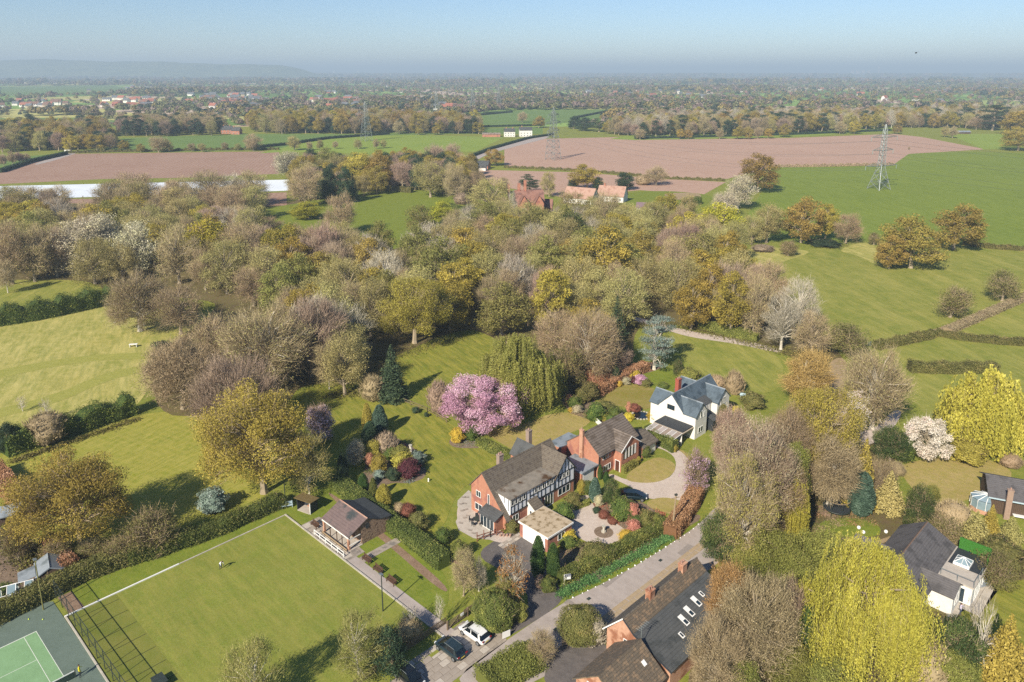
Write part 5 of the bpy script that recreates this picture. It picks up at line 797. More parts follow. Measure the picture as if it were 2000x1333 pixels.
HED = [
 ('tall loose hedge along the top edge of the meadow at left', [(-10,636),(90,620),(215,592)], 5, 5, L_GREEN, .5, .18, 6),
 ('overgrown bright hedge between the meadow and the striped paddock', [(10,890),(70,868),(130,850),(200,825),(262,806)], 4.2, 3.8, L_GREEN, .5, .2, 10),
 ('long clipped hedge behind the tennis court and allotments', [(-20,1222),(80,1170),(160,1130),(250,1098)], 2.6, 2.2, L_HEDGED, .2, .06, 8),
 ('shaggy hedge above the bowling green, middle stretch', [(250,1100),(330,1075),(430,1040),(500,1008),(556,985)], 2.4, 2.0, L_HEDGE, .25, .12, 8),
 ('clipped garden hedge behind the stone pavilion', [(655,948),(700,982),(760,1028),(820,1070),(868,1110)], 2.6, 2.0, L_HEDGE, .15, .05, 4),
 ('square hedge beside the island bed and the dry lawn', [(935,868),(975,888),(1018,908)], 1.8, 1.4, L_HEDGE, .12, .03, 2),
 ('low box hedge edging the sundial garden, front piece', [(1120,995),(1148,985)], 1.0, .8, L_LIME, .08, .02, 0),
 ('low box hedge edging the sundial garden, corner piece', [(1152,983),(1162,970)], .9, .7, L_LIME, .08, .02, 0),
 ('low box hedge by the flat-roofed garage', [(1100,1003),(1115,1015)], .9, .7, L_LIME, .08, .02, 0),
 ('short clipped hedge under the white window panels', [(1214,924),(1240,908)], 1.5, 1.3, L_LIME, .1, .03, 0),
 ('long dark clipped hedge along the road bed', [(1092,1140),(1150,1112),(1210,1080),(1260,1054),(1298,1030)], 1.9, 1.6, L_HEDGE, .12, .08, 4),
 ('hedge behind the parked dark car, left of the telegraph pole', [(1212,990),(1250,1010),(1300,1035)], 1.3, 1.3, L_HEDGED, .12, .05, 3),
 ('coppery beech hedge at the bend beside the telegraph pole', [(1308,1050),(1330,1020),(1352,985),(1360,968)], 2.6, 2.0, L_BEECH, .15, .05, 6),
 ('golden-topped clipped hedge beside the glazed carport', [(1262,852),(1290,868),(1318,884)], 1.6, 2.4, L_HEDGE, .1, .02, 0),
 ('copper beech hedge behind the white house garden', [(1165,775),(1200,752),(1240,732),(1262,722)], 2.4, 2.2, L_BEECH, .2, .06, 6),
 ('coppery hedge by the allotments at the left edge', [(-10,925),(10,950),(35,985),(48,1005)], 2.6, 2.4, L_BEECH, .2, .06, 4),
 ('coppery hedge below the golden oak, running to the shed', [(95,1068),(112,1090),(140,1125)], 2.2, 2.2, L_BEECH, .2, .05, 4),
 ('yellow-green hedge block by the bottom edge of the road', [(945,1345),(1000,1312),(1050,1290)], 4.0, 1.8, L_LIME, .25, .1, 4),
 ('hawthorn hedge from the farm gate to the track', [(1710,682),(1760,672),(1822,658)], 2.6, 1.8, L_HEDGED, .3, .15, 8),
 ('long low hedge right of the track junction', [(1828,655),(1880,664),(1960,672),(2040,676)], 2.4, 1.6, L_HEDGED, .3, .12, 8),
 ('bare-topped hedge across the right pasture', [(1775,725),(1850,727),(1945,726)], 3.0, 2.2, L_HEDGED, .35, .12, 10),
 ('flailed hedge following the farm track to the right edge', [(1850,650),(1900,628),(1960,602),(2040,566)], 3.0, 1.3, TWIG_BR, .3, .1, 12),
 ('low hedge between the crop field and the pasture', [(1880,478),(1940,486),(2040,492)], 3, 1.5, L_HEDGED, .4, .15, 6),
 ('dark beech hedge enclosing the paddock behind the wood', [(712,372),(760,373),(805,377)], 3, 3, L_HEDGED, .3, .1, 6),
 ('clipped garden hedge in the walled garden', [(1335,402),(1365,398)], 5, 3.4, L_GREEN, .3, .1, 0),
 ('curved clipped yew hedge in the manor garden', [(880,440),(905,452),(930,448)], 3, 2.2, L_HEDGE, .3, .05, 0),
 ('clipped hedge at the left side of the manor garden', [(875,405),(900,412),(925,408)], 3, 2.2, L_HEDGE, .3, .05, 0),
 ('green hedge strip below the gravel track trees', [(1370,640),(1420,655),(1480,668)], 3, 2.2, L_LIME, .3, .15, 4),
 ('ragged hedge between the ploughed field and the crop field', [(1515,327),(1600,326),(1745,323)], 2.5, 1.6, TWIG_BR, .4, .3, 4),
 ('grassy hedge strip across the pink field', [(985,328),(1100,333),(1200,340),(1300,350),(1415,354)], 3, 1.4, L_HEDGED, .4, .3, 2),
 ('field hedge behind the brown ploughed field', [(130,300),(240,297),(400,294),(545,293)], 3, 1.8, L_HEDGED, .4, .3, 4),
 ('dark roadside hedge along the farm lane', [(905,313),(960,292),(1030,272),(1080,264)], 3, 2.2, L_DARK, .3, .1, 0),
 ('dark hedge from the brick villa to the pylon', [(480,292),(560,284),(640,272),(760,263)], 3, 2.6, L_DARK, .3, .1, 0),
 ('dark hedge along the left lane', [(0,338),(60,318),(130,302)], 3, 2.6, L_DARK, .3, .1, 0),
 ('straight dark hedge across the far green fields, lower', [(780,243),(860,233),(1000,220)], 4, 2.6, L_DARK, .3, .1, 0),
 ('straight dark hedge across the far green fields, right', [(1120,232),(1190,218)], 4, 2.6, L_DARK, .3, .1, 0),
 ('straight dark hedge across the far green fields, left', [(720,252),(900,250),(1060,246)], 4, 2.2, L_DARK, .3, .1, 0),
 ('long hedge along the far side of the pink field', [(1240,272),(1400,268),(1540,264),(1740,256)], 4, 2.4, L_DARK, .3, .15, 0),
]
for lb, pts, wd, ht, m, rg, wv, tw in HED: hedge(lb, pts, wd, ht, m, True, rg, wv, None, 'hedge', tw, 'hedges of the valley')
# ---------------------------------------------------------------- bowling club
E_ = Frame(G(557, 1008), -43.7)
def esheet(name, m, z, pts, fr=E_): return sheet(name, [fr.wld(*p) for p in pts], z, m, px=False)
esheet('bowling_green', M_BOWL, .06, [(0, -31.7), (40, -31.7), (40, 0), (0, 0)]); esheet('bowling_green_end', M_BOWLB, .066, [(0, -31.7), (40, -31.7), (40, -25.6), (0, -25.6)])
for k in range(8): x = 1.4 + k * 3.1; MB().box(x - .03, x + .03, -31.5, -25.7, .068, .09).build('marker_line', ROPE, None)['kind'] = 'structure'; o = COL.objects[-1]; o.location = (*E_.o, 0); o.rotation_euler = (0, 0, math.radians(-43.7))
def eobj(mb, name, m, z=0, fr=E_): o = mb.build(name, m); o['kind'] = 'structure'; o.location = (fr.o[0], fr.o[1], z); o.rotation_euler = (0, 0, math.radians(fr.deg)); return o
eobj(MB().box(-.2, 0, -31.9, -17, 0, .2), 'kerb', WHITE); eobj(MB().box(-.2, 0, -17, .2, 0, .16), 'kerb', M_KERB); eobj(MB().box(-.2, 40, .0, .22, 0, .2), 'kerb', M_KERB); eobj(MB().box(0, 40, -31.9, -31.7, 0, .2), 'kerb', M_KERB)
esheet('club_path', M_ROAD, .04, [(4.2, .22), (40, .22), (40, 1.9), (4.2, 1.9)])
esheet('pavilion_apron', M_PAVE, .045, [(4.2, .22), (17, .22), (17, 3.4), (7, 4.2), (4.2, 3.6)]); esheet('side_path', M_PAVE, .05, [(17.6, 1.9), (19.0, 1.9), (19.0, 10.6), (17.6, 10.6)]); esheet('retaining_path', M_LEAFLIT, .047, [(18, 10.7), (33, 10.9), (33, 11.5), (18, 11.5)])
for i in range(9):
    for j in range(2): q = eobj(MB().box(4.4 + i * 1.35, 5.68 + i * 1.35, .35 + j * 1.35, 1.63 + j * 1.35, .05, .08), 'paving_slab', M_PAVE if (i + j) % 2 else M_SLAB)
x0, y0 = E_.loc(*(540 + 455/6.06, 940 + 640/6.06)); x1, y1 = E_.loc(*(540 + 815/6.06, 940 + 900/6.06)); y0 = .45
t = thing('white_handrail', 'white handrail on posts before the pavilion', 'railing', (*E_.wld(x0, y0), 0), -43.7); L_ = x1 - x0
for z in (.42, .95): MB().box(0, L_, -.04, .04, z - .04, z + .04).build('rail', WHITE, t)
for k in range(6): MB().box(L_ * k / 5 - .05, L_ * k / 5 + .05, -.05, .05, 0, 1.0).build('post', WHITE, t)
def bench(px, py, deg, label, m, first=[None], table=False):
    x, y = G(px, py); t = thing('bench', label, 'bench', (x, y, 0), deg, 'benches of the bowling club')
    MB().box(-.9, .9, -.25, .25, .42, .47).build('seat', m, t)
    for k in range(3): MB().box(-.9, .9, .24, .28, .55 + k * .16, .66 + k * .16).build('slat', m, t)
    for a in (-.8, .8):
        for b in (-.2, .2): MB().box(a - .04, a + .04, b - .04, b + .04, 0, .42).build('leg', m, t)
        MB().box(a - .04, a + .04, -.25, .28, .62, .67).build('armrest', m, t); MB().box(a - .04, a + .04, .22, .3, .42, 1.05).build('back_post', m, t)
    return t
bench(615, 1030, -44 + 0, 'dark brown bench at the left corner of the pavilion', DKWOOD); bench(716, 1098, -44, 'dark slatted bench on the path, nearest the pavilion', DKWOOD); bench(738, 1118, -44, 'brown bench in the middle of the path row', DKWOOD); bench(764, 1140, -44, 'brown bench at the low end of the path row', DKWOOD)
bench(449, 1030, 46, 'dark bench in the shade under the upper hedge', DKWOOD); bench(318, 1086, 46, 'dark bench under the bush on the upper side of the green', DKWOOD); bench(561, 992, 20, 'pale blue bench left of the black shelter', SKYB); bench(662, 1038, -44, 'brown bench on the pavilion veranda', DKWOOD)
def picket(label, p0, p1, n, m=FENCEW, h=1.1):
    a, b = G(*p0), G(*p1); L_ = math.hypot(b[0]-a[0], b[1]-a[1]); t = thing('picket_fence', label, 'fence', (a[0], a[1], 0), math.degrees(math.atan2(b[1]-a[1], b[0]-a[0])))
    for z in (.3, .85): MB().box(0, L_, -.02, .02, z - .04, z + .04).build('rail', m, t)
    o = MB().prism(-.055, .055, [(-.05, .05), (-.05, h - .08), (-.035, h), (-.02, h - .08), (-.02, .05)], 'x').build('picket', m, t); o.location.x = .1
    for k in range(1, n): c = o.copy(); COL.objects.link(c); c.location.x = .1 + (L_ - .2) * k / (n - 1)
picket('long wooden picket fence behind the parked cars', (690, 1345), (872, 1218), 70); picket('short picket fence right of the club gate', (905, 1205), (925, 1192), 9)
def post_rail(label, pts, h=1.1, m=FENCEW, gap=2.4, name='post_and_rail_fence'):
    P = path_world(pts); t = thing(name, label, 'fence', (P[0][0], P[0][1], 0)); ox, oy = P[0]
    for i in range(len(P) - 1):
        a, b = P[i], P[i+1]; L_ = math.hypot(b[0]-a[0], b[1]-a[1]); n = max(1, int(L_ / gap)); an = math.atan2(b[1]-a[1], b[0]-a[0])
        for k in range(n + 1): o = MB().box(-.06, .06, -.06, .06, 0, h).build('post', m, t); o.location = (a[0] - ox + (b[0]-a[0]) * k / n, a[1] - oy + (b[1]-a[1]) * k / n, 0)
        for z in (.45, .95): o = MB().box(0, L_, -.03, .03, z - .06, z + .06).build('rail', m, t); o.location = (a[0] - ox, a[1] - oy, 0); o.rotation_euler = (0, 0, an)
post_rail('post and rail fence from the spruce to the pink cherry', [(786, 786), (835, 805), (872, 826)])
def gate(px, py, deg, label, wd=3.0, m=PALEWOOD):
    x, y = G(px, py); t = thing('field_gate', label, 'gate', (x, y, 0), deg)
    for k in range(5): MB().box(0, wd, -.03, .03, .2 + k * .22, .29 + k * .22).build('bar', m, t)
    for a in (0, wd * .5, wd): MB().box(a - .05, a + .05, -.04, .04, .1, 1.2).build('upright', m, t)
    MB().tube([(.05, -.05, .2), (wd * .5, -.05, 1.1), (wd - .05, -.05, .2)], .035, 4).build('brace', m, t)
    for a in (-.15, wd + .15): MB().box(a - .09, a + .09, -.09, .09, 0, 1.35).build('post', m, t)
gate(1101, 1262, -4, 'pale five-bar field gate beside the clipped hedge'); gate(876, 1230, 46, 'dark wooden gate open by the white car', 3.2, FENCEW); gate(1672, 678, 10, 'grey metal field gate near the wide bare tree', 4, METAL)
# lamp posts and poles
def lamp(px, py, h, label, heads=2, m=DARKM):
    x, y = G(px, py); t = thing('lamp_post', label, 'lamp post', (x, y, 0), -44); MB().tube([(0, 0, 0), (0, 0, h)], [.09, .06], 8).build('pole', m, t); MB().box(-.6, .6, -.04, .04, h - .05, h + .03).build('crossbar', m, t)
    for k in range(heads): a = -.5 + k * 1.0 if heads > 1 else 0; MB().prism(a - .28, a + .28, [(-.2, h + .05), (.2, h - .02), (.2, h + .12), (-.2, h + .2)], 'x').build('lamp_head', METAL, t)
lamp(558, 985, 5.6, 'green floodlight post with two pale lamps by the black shelter'); lamp(748, 1195, 5.6, 'slim floodlight post on the small lawn', 1); lamp(85, 1192, 7.6, 'tall slim floodlight pole at the tennis court corner', 1, surf('olive_pole', '6c6a3c', '7a7848', 4, .7))
def pole(px, py, h, label, cr=True, px_top=None):
    x, y = G(px, py); t = thing('telegraph_pole', label, 'pole', (x, y, 0), 20); MB().tube([(0, 0, 0), (.3 if px_top else 0, 0, h)], [.16, .11], 8).build('pole', PALEWOOD, t)
    if cr: MB().box(-.5, .9, -.05, .05, h - .7, h - .6).build('crossarm', PALEWOOD, t); MB().box(.1, .5, -.15, .15, h - .25, h).build('cap', DARKM, t)
pole(1313, 1040, 6.6, 'wooden telegraph pole beside the coppery hedge', True, 1); pole(165, 413, 8, 'dark wooden pole before the white crop cover')
pole(335, 400, 9, 'thin pole standing between the trees and the crop cover')
x, y = G(1008, 1168); t = thing('flagpole', 'wooden flagpole flying a pale blue and white flag at the drive entrance', 'flagpole', (x, y, 0), 0); MB().tube([(0, 0, 0), (0, 0, 5.8)], [.09, .05], 7).build('pole', PALEWOOD, t)
mb = MB(); n = 8
for k, (z0, z1) in enumerate([(4.6, 4.85), (4.85, 5.1), (5.1, 5.35)]):
    vs = [(-.05 - .16 * i, .12 * math.sin(i * .9), z + -.05 * i) for z in (z0, z1) for i in range(n)]; mb.add(vs, [(i, i + 1, n + i + 1, n + i) for i in range(n - 1)], k % 2)
mb.build('flag', [WHITE, surf('flag_blue', '5a6a98', '66769f', 3, .8)], t)
# signs
def board(px, py, deg, label, wd, ht, z, m, post=True, name='sign_board', text=None, tm=None, band=None):
    x, y = G(px, py); t = thing(name, label, 'sign', (x, y, 0), deg); MB().box(-wd/2, wd/2, -.03, .03, z, z + ht).build('panel', m, t)
    if post: MB().box(-wd/2 - .03, -wd/2 + .05, -.05, .05, 0, z + ht).build('post', WHITE, t)
    if band: MB().box(-wd/2 + .06, wd/2, -.04, -.031, z + ht * .52, z + ht).build('band', band, t)
    if text:
        cu = bpy.data.curves.new('lettering', 'FONT'); cu.body = text; cu.size = ht * .3; cu.extrude = .004; cu.align_x = 'CENTER'; cu.materials.append(tm or BLACKP); oc = bpy.data.objects.new('lettering_source', cu); COL.objects.link(oc); me = bpy.data.meshes.new_from_object(oc); bpy.data.objects.remove(oc); o = bpy.data.objects.new('lettering', me); COL.objects.link(o); o.parent = t; o.location = (0, -.045, z + ht * .62); o.rotation_euler = (math.pi / 2, 0, 0)
board(1108, 1144, 12, 'estate agent board with navy top at the verge corner', .95, .8, 1.0, WHITE, True, 'sale_board', 'FOR SALE', WHITE, surf('navy', '243450', '2c3c58', 3, .6))
board(989, 1247, 30, 'white notice board standing beside the round hedge', 1.1, .9, .15, WHITE, False)
board(1688, 838, 15, 'small white board by the farm drive', .8, .6, .3, WHITE, True); board(903, 1214, 46, 'small white notice on the club gate', .5, .35, .9, WHITE, False)
# ---------------------------------------------------------------- tennis court
TC = Frame(G(71, 1233.5), -43.0)     # x along the sideline (down-right), y back to the baseline's left (negative)
TG = ground_mat('court_green', [rgb('75966c'), rgb('7b9c72'), rgb('80a278')], (.2, .8, 15), bump=.02); TD = ground_mat('court_dark_green', [gc('5c6a60'), gc('627066'), gc('68766c')], (.2, 1, 15), bump=.02); LINEW = surf('court_line', 'd4d8cc', 'c8ccc0', 2, .8, bump=0)
esheet('tennis_surround', TD, .05, [(-6.0, -18), (26, -18), (26, 3.2), (-4.6, 3.2), (-6.0, 1.6)], TC); esheet('tennis_court', TG, .056, [(0, -10.97), (23.77, -10.97), (23.77, 0), (0, 0)], TC)
def line(x0, x1, y0, y1): q = MB().box(x0, x1, y0, y1, .058, .064); eobj(q, 'court_line', LINEW, 0, TC)
line(0, .12, -10.97, 0); line(.12, 23.77, -.06, 0); line(.12, 23.77, -1.43, -1.37); line(.12, 23.77, -9.6, -9.54); line(.12, 23.77, -10.97, -10.91); line(5.49, 5.55, -9.53, -1.44); line(18.2, 18.26, -9.53, -1.44); line(5.56, 18.19, -5.5, -5.45)
# net
t = thing('tennis_net', 'tennis net across the court at the bottom left corner', 'net', (*TC.wld(11.9, -5.5), 0), -43.0); MB().box(-.02, .02, -6.4, 6.4, .05, .9).build('mesh', surf('net_mesh', '2c3c34', '3c4c44', 8, .9), t); MB().box(-.03, .03, -6.4, 6.4, .9, 1.0).build('tape', WHITE, t)
for y in (-6.4, 6.4): MB().cyl(0, y, 0, 1.1, .06, 8).build('post', DARKM, t)
t = thing('court_fence', 'tall green wire fence with posts round the tennis court', 'fence', (*TC.wld(0, 0), 0), -43.0)
wm = bpy.data.materials.new('wire_mesh'); wm.use_nodes = True; nn = wm.node_tree; bs = nn.nodes['Principled BSDF']; bs.inputs['Base Color'].default_value = rgb('3c4440'); tr = nn.nodes.new('ShaderNodeBsdfTransparent'); mx = nn.nodes.new('ShaderNodeMixShader'); mx.inputs[0].default_value = .06; nn.links.new(tr.outputs[0], mx.inputs[1]); nn.links.new(bs.outputs[0], mx.inputs[2]); nn.links.new(mx.outputs[0], nn.nodes['Material Output'].inputs[0])
for k in range(12): MB().cyl(-5 + k * 2.6, 3.7, 0, 2.9, .045, 6).build('post', DARKM, t)
for k in range(5): MB().cyl(-6.4, 3.0 - k * 3, 0, 2.9, .045, 6).build('post', DARKM, t)
MB().box(-5, 24, 3.68, 3.72, .02, 2.8).build('wire_mesh', wm, t); MB().box(-6.42, -6.38, -12, 3.4, .02, 2.8).build('wire_mesh', wm, t)
for z in (2.82, 1.4): MB().box(-5, 24, 3.67, 3.73, z - .03, z + .03).build('rail', DARKM, t)
esheet('beech_litter_strip', M_LEAFLIT, .054, [(-5, 3.9), (24, 3.9), (24, 6.4), (-5, 5.6)], TC); esheet('bark_strip', M_LEAFLIT, .052, [(-8.2, -18), (-6.2, -18), (-6.2, 2), (-8.2, 3)], TC)
a = TC.wld(3.5, 4.6); b = TC.wld(20, 5.0); groundcover('dead_leaves', [], 0, None) if False else None
t = thing('green_roller_box', 'black box at the corner of the bowling green', 'box', (*TC.wld(20.4, 7.2), 0), -43); MB().box(-.9, .9, -.6, .6, 0, .8).build('body', BLACKP, t); MB().box(-.95, .95, -.65, .65, .8, .9).build('lid', DARKM, t)
for i, (px, py) in enumerate([(56, 1209.5), (83.5, 1210)]):
    x, y = G(px, py, .1); o = MB().ball(0, 0, 0, .09, None, 8).build('tennis_ball', surf('ball_yellow%d' % i, 'c4d83c', 'd0e048', 3, .8), None, True); o.location = (x, y, .09); tag(o, 'yellow tennis ball on the dark court, ' + ('left' if i == 0 else 'right') + ' of the two', 'ball', 'tennis balls')
# ---------------------------------------------------------------- cars
CARP = {}
def car_paint(name, h, rough=.25): m = surf(name, h, h, 1, rough, bump=0, spec=.6); m.node_tree.nodes['Principled BSDF'].inputs['Coat Weight'].default_value = .6; return m
TYRE = surf('tyre', '1c1c1e', '262628', 5, .9); RIM = surf('rim', '9a9ea2', '8a8e92', 4, .35, metal=.6); CGLASS = surf('car_glass', '0e1418', '161e24', 1, .06, spec=.8, bump=0); LAMPG = surf('lamp_glass', 'd8dcdc', 'c8cccc', 3, .2, spec=.8); TAILR = surf('tail_red', '7a1418', '8c1c20', 3, .3)
def car(px, py, deg, label, paint, L_=4.4, Wd=1.84, Ht=1.5, rails=True, estate=1.0, nm='parked_car'):
    x, y = G(px, py, .6); t = thing(nm, label, 'car', (x, y, 0), deg, 'cars parked by the club')
    S_ = [(-L_/2, .42, .72, .80), (-L_/2 + .12, .3, .92, .9), (-L_/2 + .75, .26, .98, .97), (-.9, .24, 1.0, 1.0), (.2, .24, 1.0, 1.0), (L_/2 - 1.15, .24, .98, .99), (L_/2 - .45, .27, .86, .95), (L_/2 - .08, .34, .74, .84), (L_/2, .4, .62, .74)]
    mb = MB(); vs = []; n = 8
    for sx, zl, zb, wf in S_:
        hw = Wd/2 * wf; vs += [(sx, -hw * .9, zl), (sx, -hw, zl + .18), (sx, -hw * .99, zb * .82), (sx, -hw * .86, zb), (sx, hw * .86, zb), (sx, hw * .99, zb * .82), (sx, hw, zl + .18), (sx, hw * .9, zl)]
    fs = [(i*n + k, i*n + (k+1) % n, (i+1)*n + (k+1) % n, (i+1)*n + k) for i in range(len(S_) - 1) for k in range(n)]; fs += [tuple(range(n))[::-1], tuple((len(S_)-1)*n + k for k in range(n))]
    mb.add(vs, fs); b = mb.build('body', paint, t, True); sb = b.modifiers.new('s', 'SUBSURF'); sb.levels = sb.render_levels = 2
    # glasshouse: glass shell below, painted roof above with pillars
    st = [(-L_/2 + .2, .93, .82), (-L_/2 + .72, Ht - .12, .70), (-L_/2 + 1.2, Ht - .02, .71), (.1, Ht, .72), (.5, Ht - .07, .70), (1.5, .95, .82)]
    g = MB(); base = [(-L_/2 + .28, .88, .82), (1.4, .9, .82)]; vs = []
    for sx, z, wf in st: hw = Wd/2 * wf; vs += [(sx, -hw, z), (sx, hw, z)]
    lo = []
    for sx, z, wf in st: hw = Wd/2 * .84; lo += [(sx if z > 1 else sx, -hw, .9), (sx, hw, .9)]
    m = len(st); fs = [(2*i, 2*i+2, 2*i+3, 2*i+1) for i in range(m - 1)] + [(2*m + 2*i, 2*m + 2*i + 2, 2*i + 2, 2*i) for i in range(m - 1)] + [(2*i + 1, 2*i + 3, 2*m + 2*i + 3, 2*m + 2*i + 1) for i in range(m - 1)]
    g.add(vs + lo, fs); g.build('glasshouse', CGLASS, t)
    r = MB(); rv = []
    for sx, z, wf in st[1:5]: hw = Wd/2 * (wf + .015); rv += [(sx, -hw, z - .04), (sx, -hw * .9, z + .025), (sx, hw * .9, z + .025), (sx, hw, z - .04)]
    r.add(rv, [(4*i + k, 4*i + 4 + k, 4*i + 5 + k, 4*i + 1 + k) for i in range(3) for k in range(3)] + [(0, 1, 2, 3), (15, 14, 13, 12)]); r.build('roof', paint, t, False)
    for s in (-1, 1):
        p = MB(); hw = Wd/2 * .83 * s
        for (xa, xb, xt, xu, zt) in [(-L_/2 + .5, -L_/2 + .85, -L_/2 + .68, -L_/2 + 1.0, Ht - .08), (-.12, .0, -.08, .02, Ht - .04), (1.22, 1.36, .6, .68, Ht - .1)]:
            hz_ = Wd/2 * .72 * s; p.add([(xa, hw + .01*s, .92), (xb, hw + .01*s, .92), (xu, hz_ + .012*s, zt), (xt, hz_ + .012*s, zt)], [(0, 1, 2, 3)])
        p.build('pillar', paint, t)
        if rails: MB().tube([(-L_/2 + .9, s * Wd/2 * .68, Ht + .05), (.45, s * Wd/2 * .68, Ht + .04)], .025, 5).build('roof_rail', METAL, t)
        MB().box(.95, 1.12, s * Wd/2 * 1.0 - .1, s * Wd/2 * 1.0 + .12, .92, 1.06).build('mirror', paint, t); MB().box(L_/2 - .22, L_/2 - .06, s * .66 - .16, s * .66 + .14, .6, .74).build('headlight', LAMPG, t); MB().box(-L_/2 + .0, -L_/2 + .12, s * .66 - .16, s * .66 + .14, .78, .9).build('taillight', TAILR, t)
        for wx in (-L_/2 + .82, L_/2 - .85):
            w_ = MB(); w_.tube([(wx, s * (Wd/2 - .22), .34), (wx, s * (Wd/2 + .005), .34)], .34, 16); o = w_.build('wheel', TYRE, t); q = MB(); q.tube([(wx, s * (Wd/2 - .02), .34), (wx, s * (Wd/2 + .02), .34)], .21, 10); q.build('rim', RIM, o)
    MB().box(-L_/2 - .02, -L_/2 + .03, -.26, .26, .55, .66).build('number_plate', surf('plate', 'c8b84c', 'd0c054', 2, .6) if 'plate' not in CARP else CARP['plate'], t)
    MB().quad([(-L_/2 + .5, -.55, Ht - .08), (-L_/2 + .5, .55, Ht - .08), (-L_/2 + .85, .55, Ht - .01), (-L_/2 + .85, -.55, Ht - .01)], .03).build('spoiler', paint, t)
    return t
car(927, 1236, 138, 'white hatchback parked nose to the hedge beside the club gate', car_paint('white_car', 'd8d8d6')); car(880, 1266, 138, 'dark green car in the middle of the three parked cars', car_paint('green_car', '223034'), rails=True); car(798, 1320, -44, 'black car with roof rails at the bottom edge of the picture', car_paint('black_car', '14181c'))
car(1238, 968, -8, 'black car parked on the gravel drive in tree shadow', car_paint('teal_car', '14242a'), rails=False, Ht=1.45); car(1983, 400, 0, 'x', WHITE) and None
for o in [o for o in COL.objects if o.get('label') == 'x']:
    for c in list(o.children):
        for d in list(c.children): bpy.data.objects.remove(d)
        bpy.data.objects.remove(c)
    bpy.data.objects.remove(o)
x, y = G(133, 298); t = thing('white_van', 'white van on the lane at the corner of the brown field', 'van', (x, y, 0), 10); MB().prism(-1, 1, [(-2.6, .4), (2.6, .4), (2.6, 1.2), (2.0, 2.3), (-2.6, 2.4)], 'y').build('body', WHITE, t)
for a in (-1.6, 1.6): MB().tube([(a, -1.02, .4), (a, 1.02, .4)], .4, 10).build('wheel', TYRE, t)
# parking flagstones and verge stones
PK = Frame(G(870, 1333), 44.7); esheet('parking_base', M_PAVE, .02, [PK.loc(*p) for p in [(735, 1345), (905, 1213), (985, 1238), (990, 1252), (860, 1350)]], PK)
poly = [(748, 1340), (900, 1220), (975, 1240), (985, 1250), (868, 1338)]; me = None
for i in range(-10, 22):
    for j in range(-4, 16):
        xx, yy = i * 1.22 + (j % 2) * .5, j * .92; q = PK.wld(xx + .6, yy + .45)
        if inside(to_px(*q), poly):
            o = MB().box(.03, 1.17, .03, .87, 0, .035).build('paving_slab', (M_PAVE, M_SLAB, M_PAVE)[(i * 7 + j * 3) % 3]) if me is None or (i + j) % 3 == 0 else bpy.data.objects.new('paving_slab', me)
            if o.name not in COL.objects: COL.objects.link(o)
            me = o.data; o['kind'] = 'structure'; o.location = (*PK.wld(xx, yy), .022 + R.uniform(0, .01)); o.rotation_euler = (0, 0, math.radians(44.7))
SETTS = surf('sandstone_sett', 'a89478', '948468', 1.5, .9); st = Frame(G(1180, 1222), 43.5)
for i in range(30):
    for j in range(2): o = MB().box(.03, .86 + .1 * ((i + j) % 3), .03, .62, 0, .03).build('paving_slab', SETTS) if i < 3 else bpy.data.objects.new('paving_slab', me2[(i + j) % 3]); (COL.objects.link(o) if o.name not in COL.objects else None); me2 = ([o.data] * 3 if i == 0 and j == 0 else me2); me2[(i + j) % 3] = o.data; o['kind'] = 'structure'; o.location = (*st.wld(i * 1.0, j * .68 - .1), .024); o.rotation_euler = (0, 0, math.radians(43.5))
sp = [(1120, 1168), (1180, 1140), (1240, 1106), (1300, 1070), (1348, 1040), (1371, 1018)]; SPM = [MB().ball(0, 0, .1, .1 + .03 * k, .09, 6 + k) for k in range(3)]; SPO = None
acc = 0; NTH = 'first second third fourth fifth sixth seventh eighth ninth tenth eleventh twelfth thirteenth fourteenth fifteenth sixteenth seventeenth eighteenth nineteenth twentieth'.split(); NTH += ['twenty-' + q for q in NTH[:9]] + ['thirtieth'] + ['thirty-' + q for q in NTH[:9]]
for a, b in zip(sp[:-1], sp[1:]):
    A, B_ = G(*a), G(*b); n = int(math.hypot(B_[0]-A[0], B_[1]-A[1]) / 1.1)
    for k in range(n):
        if SPO is None: SPO = SPM[1].build('white_stone', WHITE, None, True); o = SPO
        else: o = SPO.copy(); COL.objects.link(o)
        f = (k + R.uniform(-.2, .2)) / n; o.location = (A[0] + (B_[0]-A[0]) * f, A[1] + (B_[1]-A[1]) * f, 0); s_ = R.uniform(.7, 1.2); o.scale = (s_, s_ * 1.1, s_); o.rotation_euler = (0, 0, R.uniform(0, 3)); acc += 1
        tag(o, 'white painted verge stone, ' + NTH[acc - 1] + ' along the row counted from the drive entrance', 'stone', 'white stones along the verge')
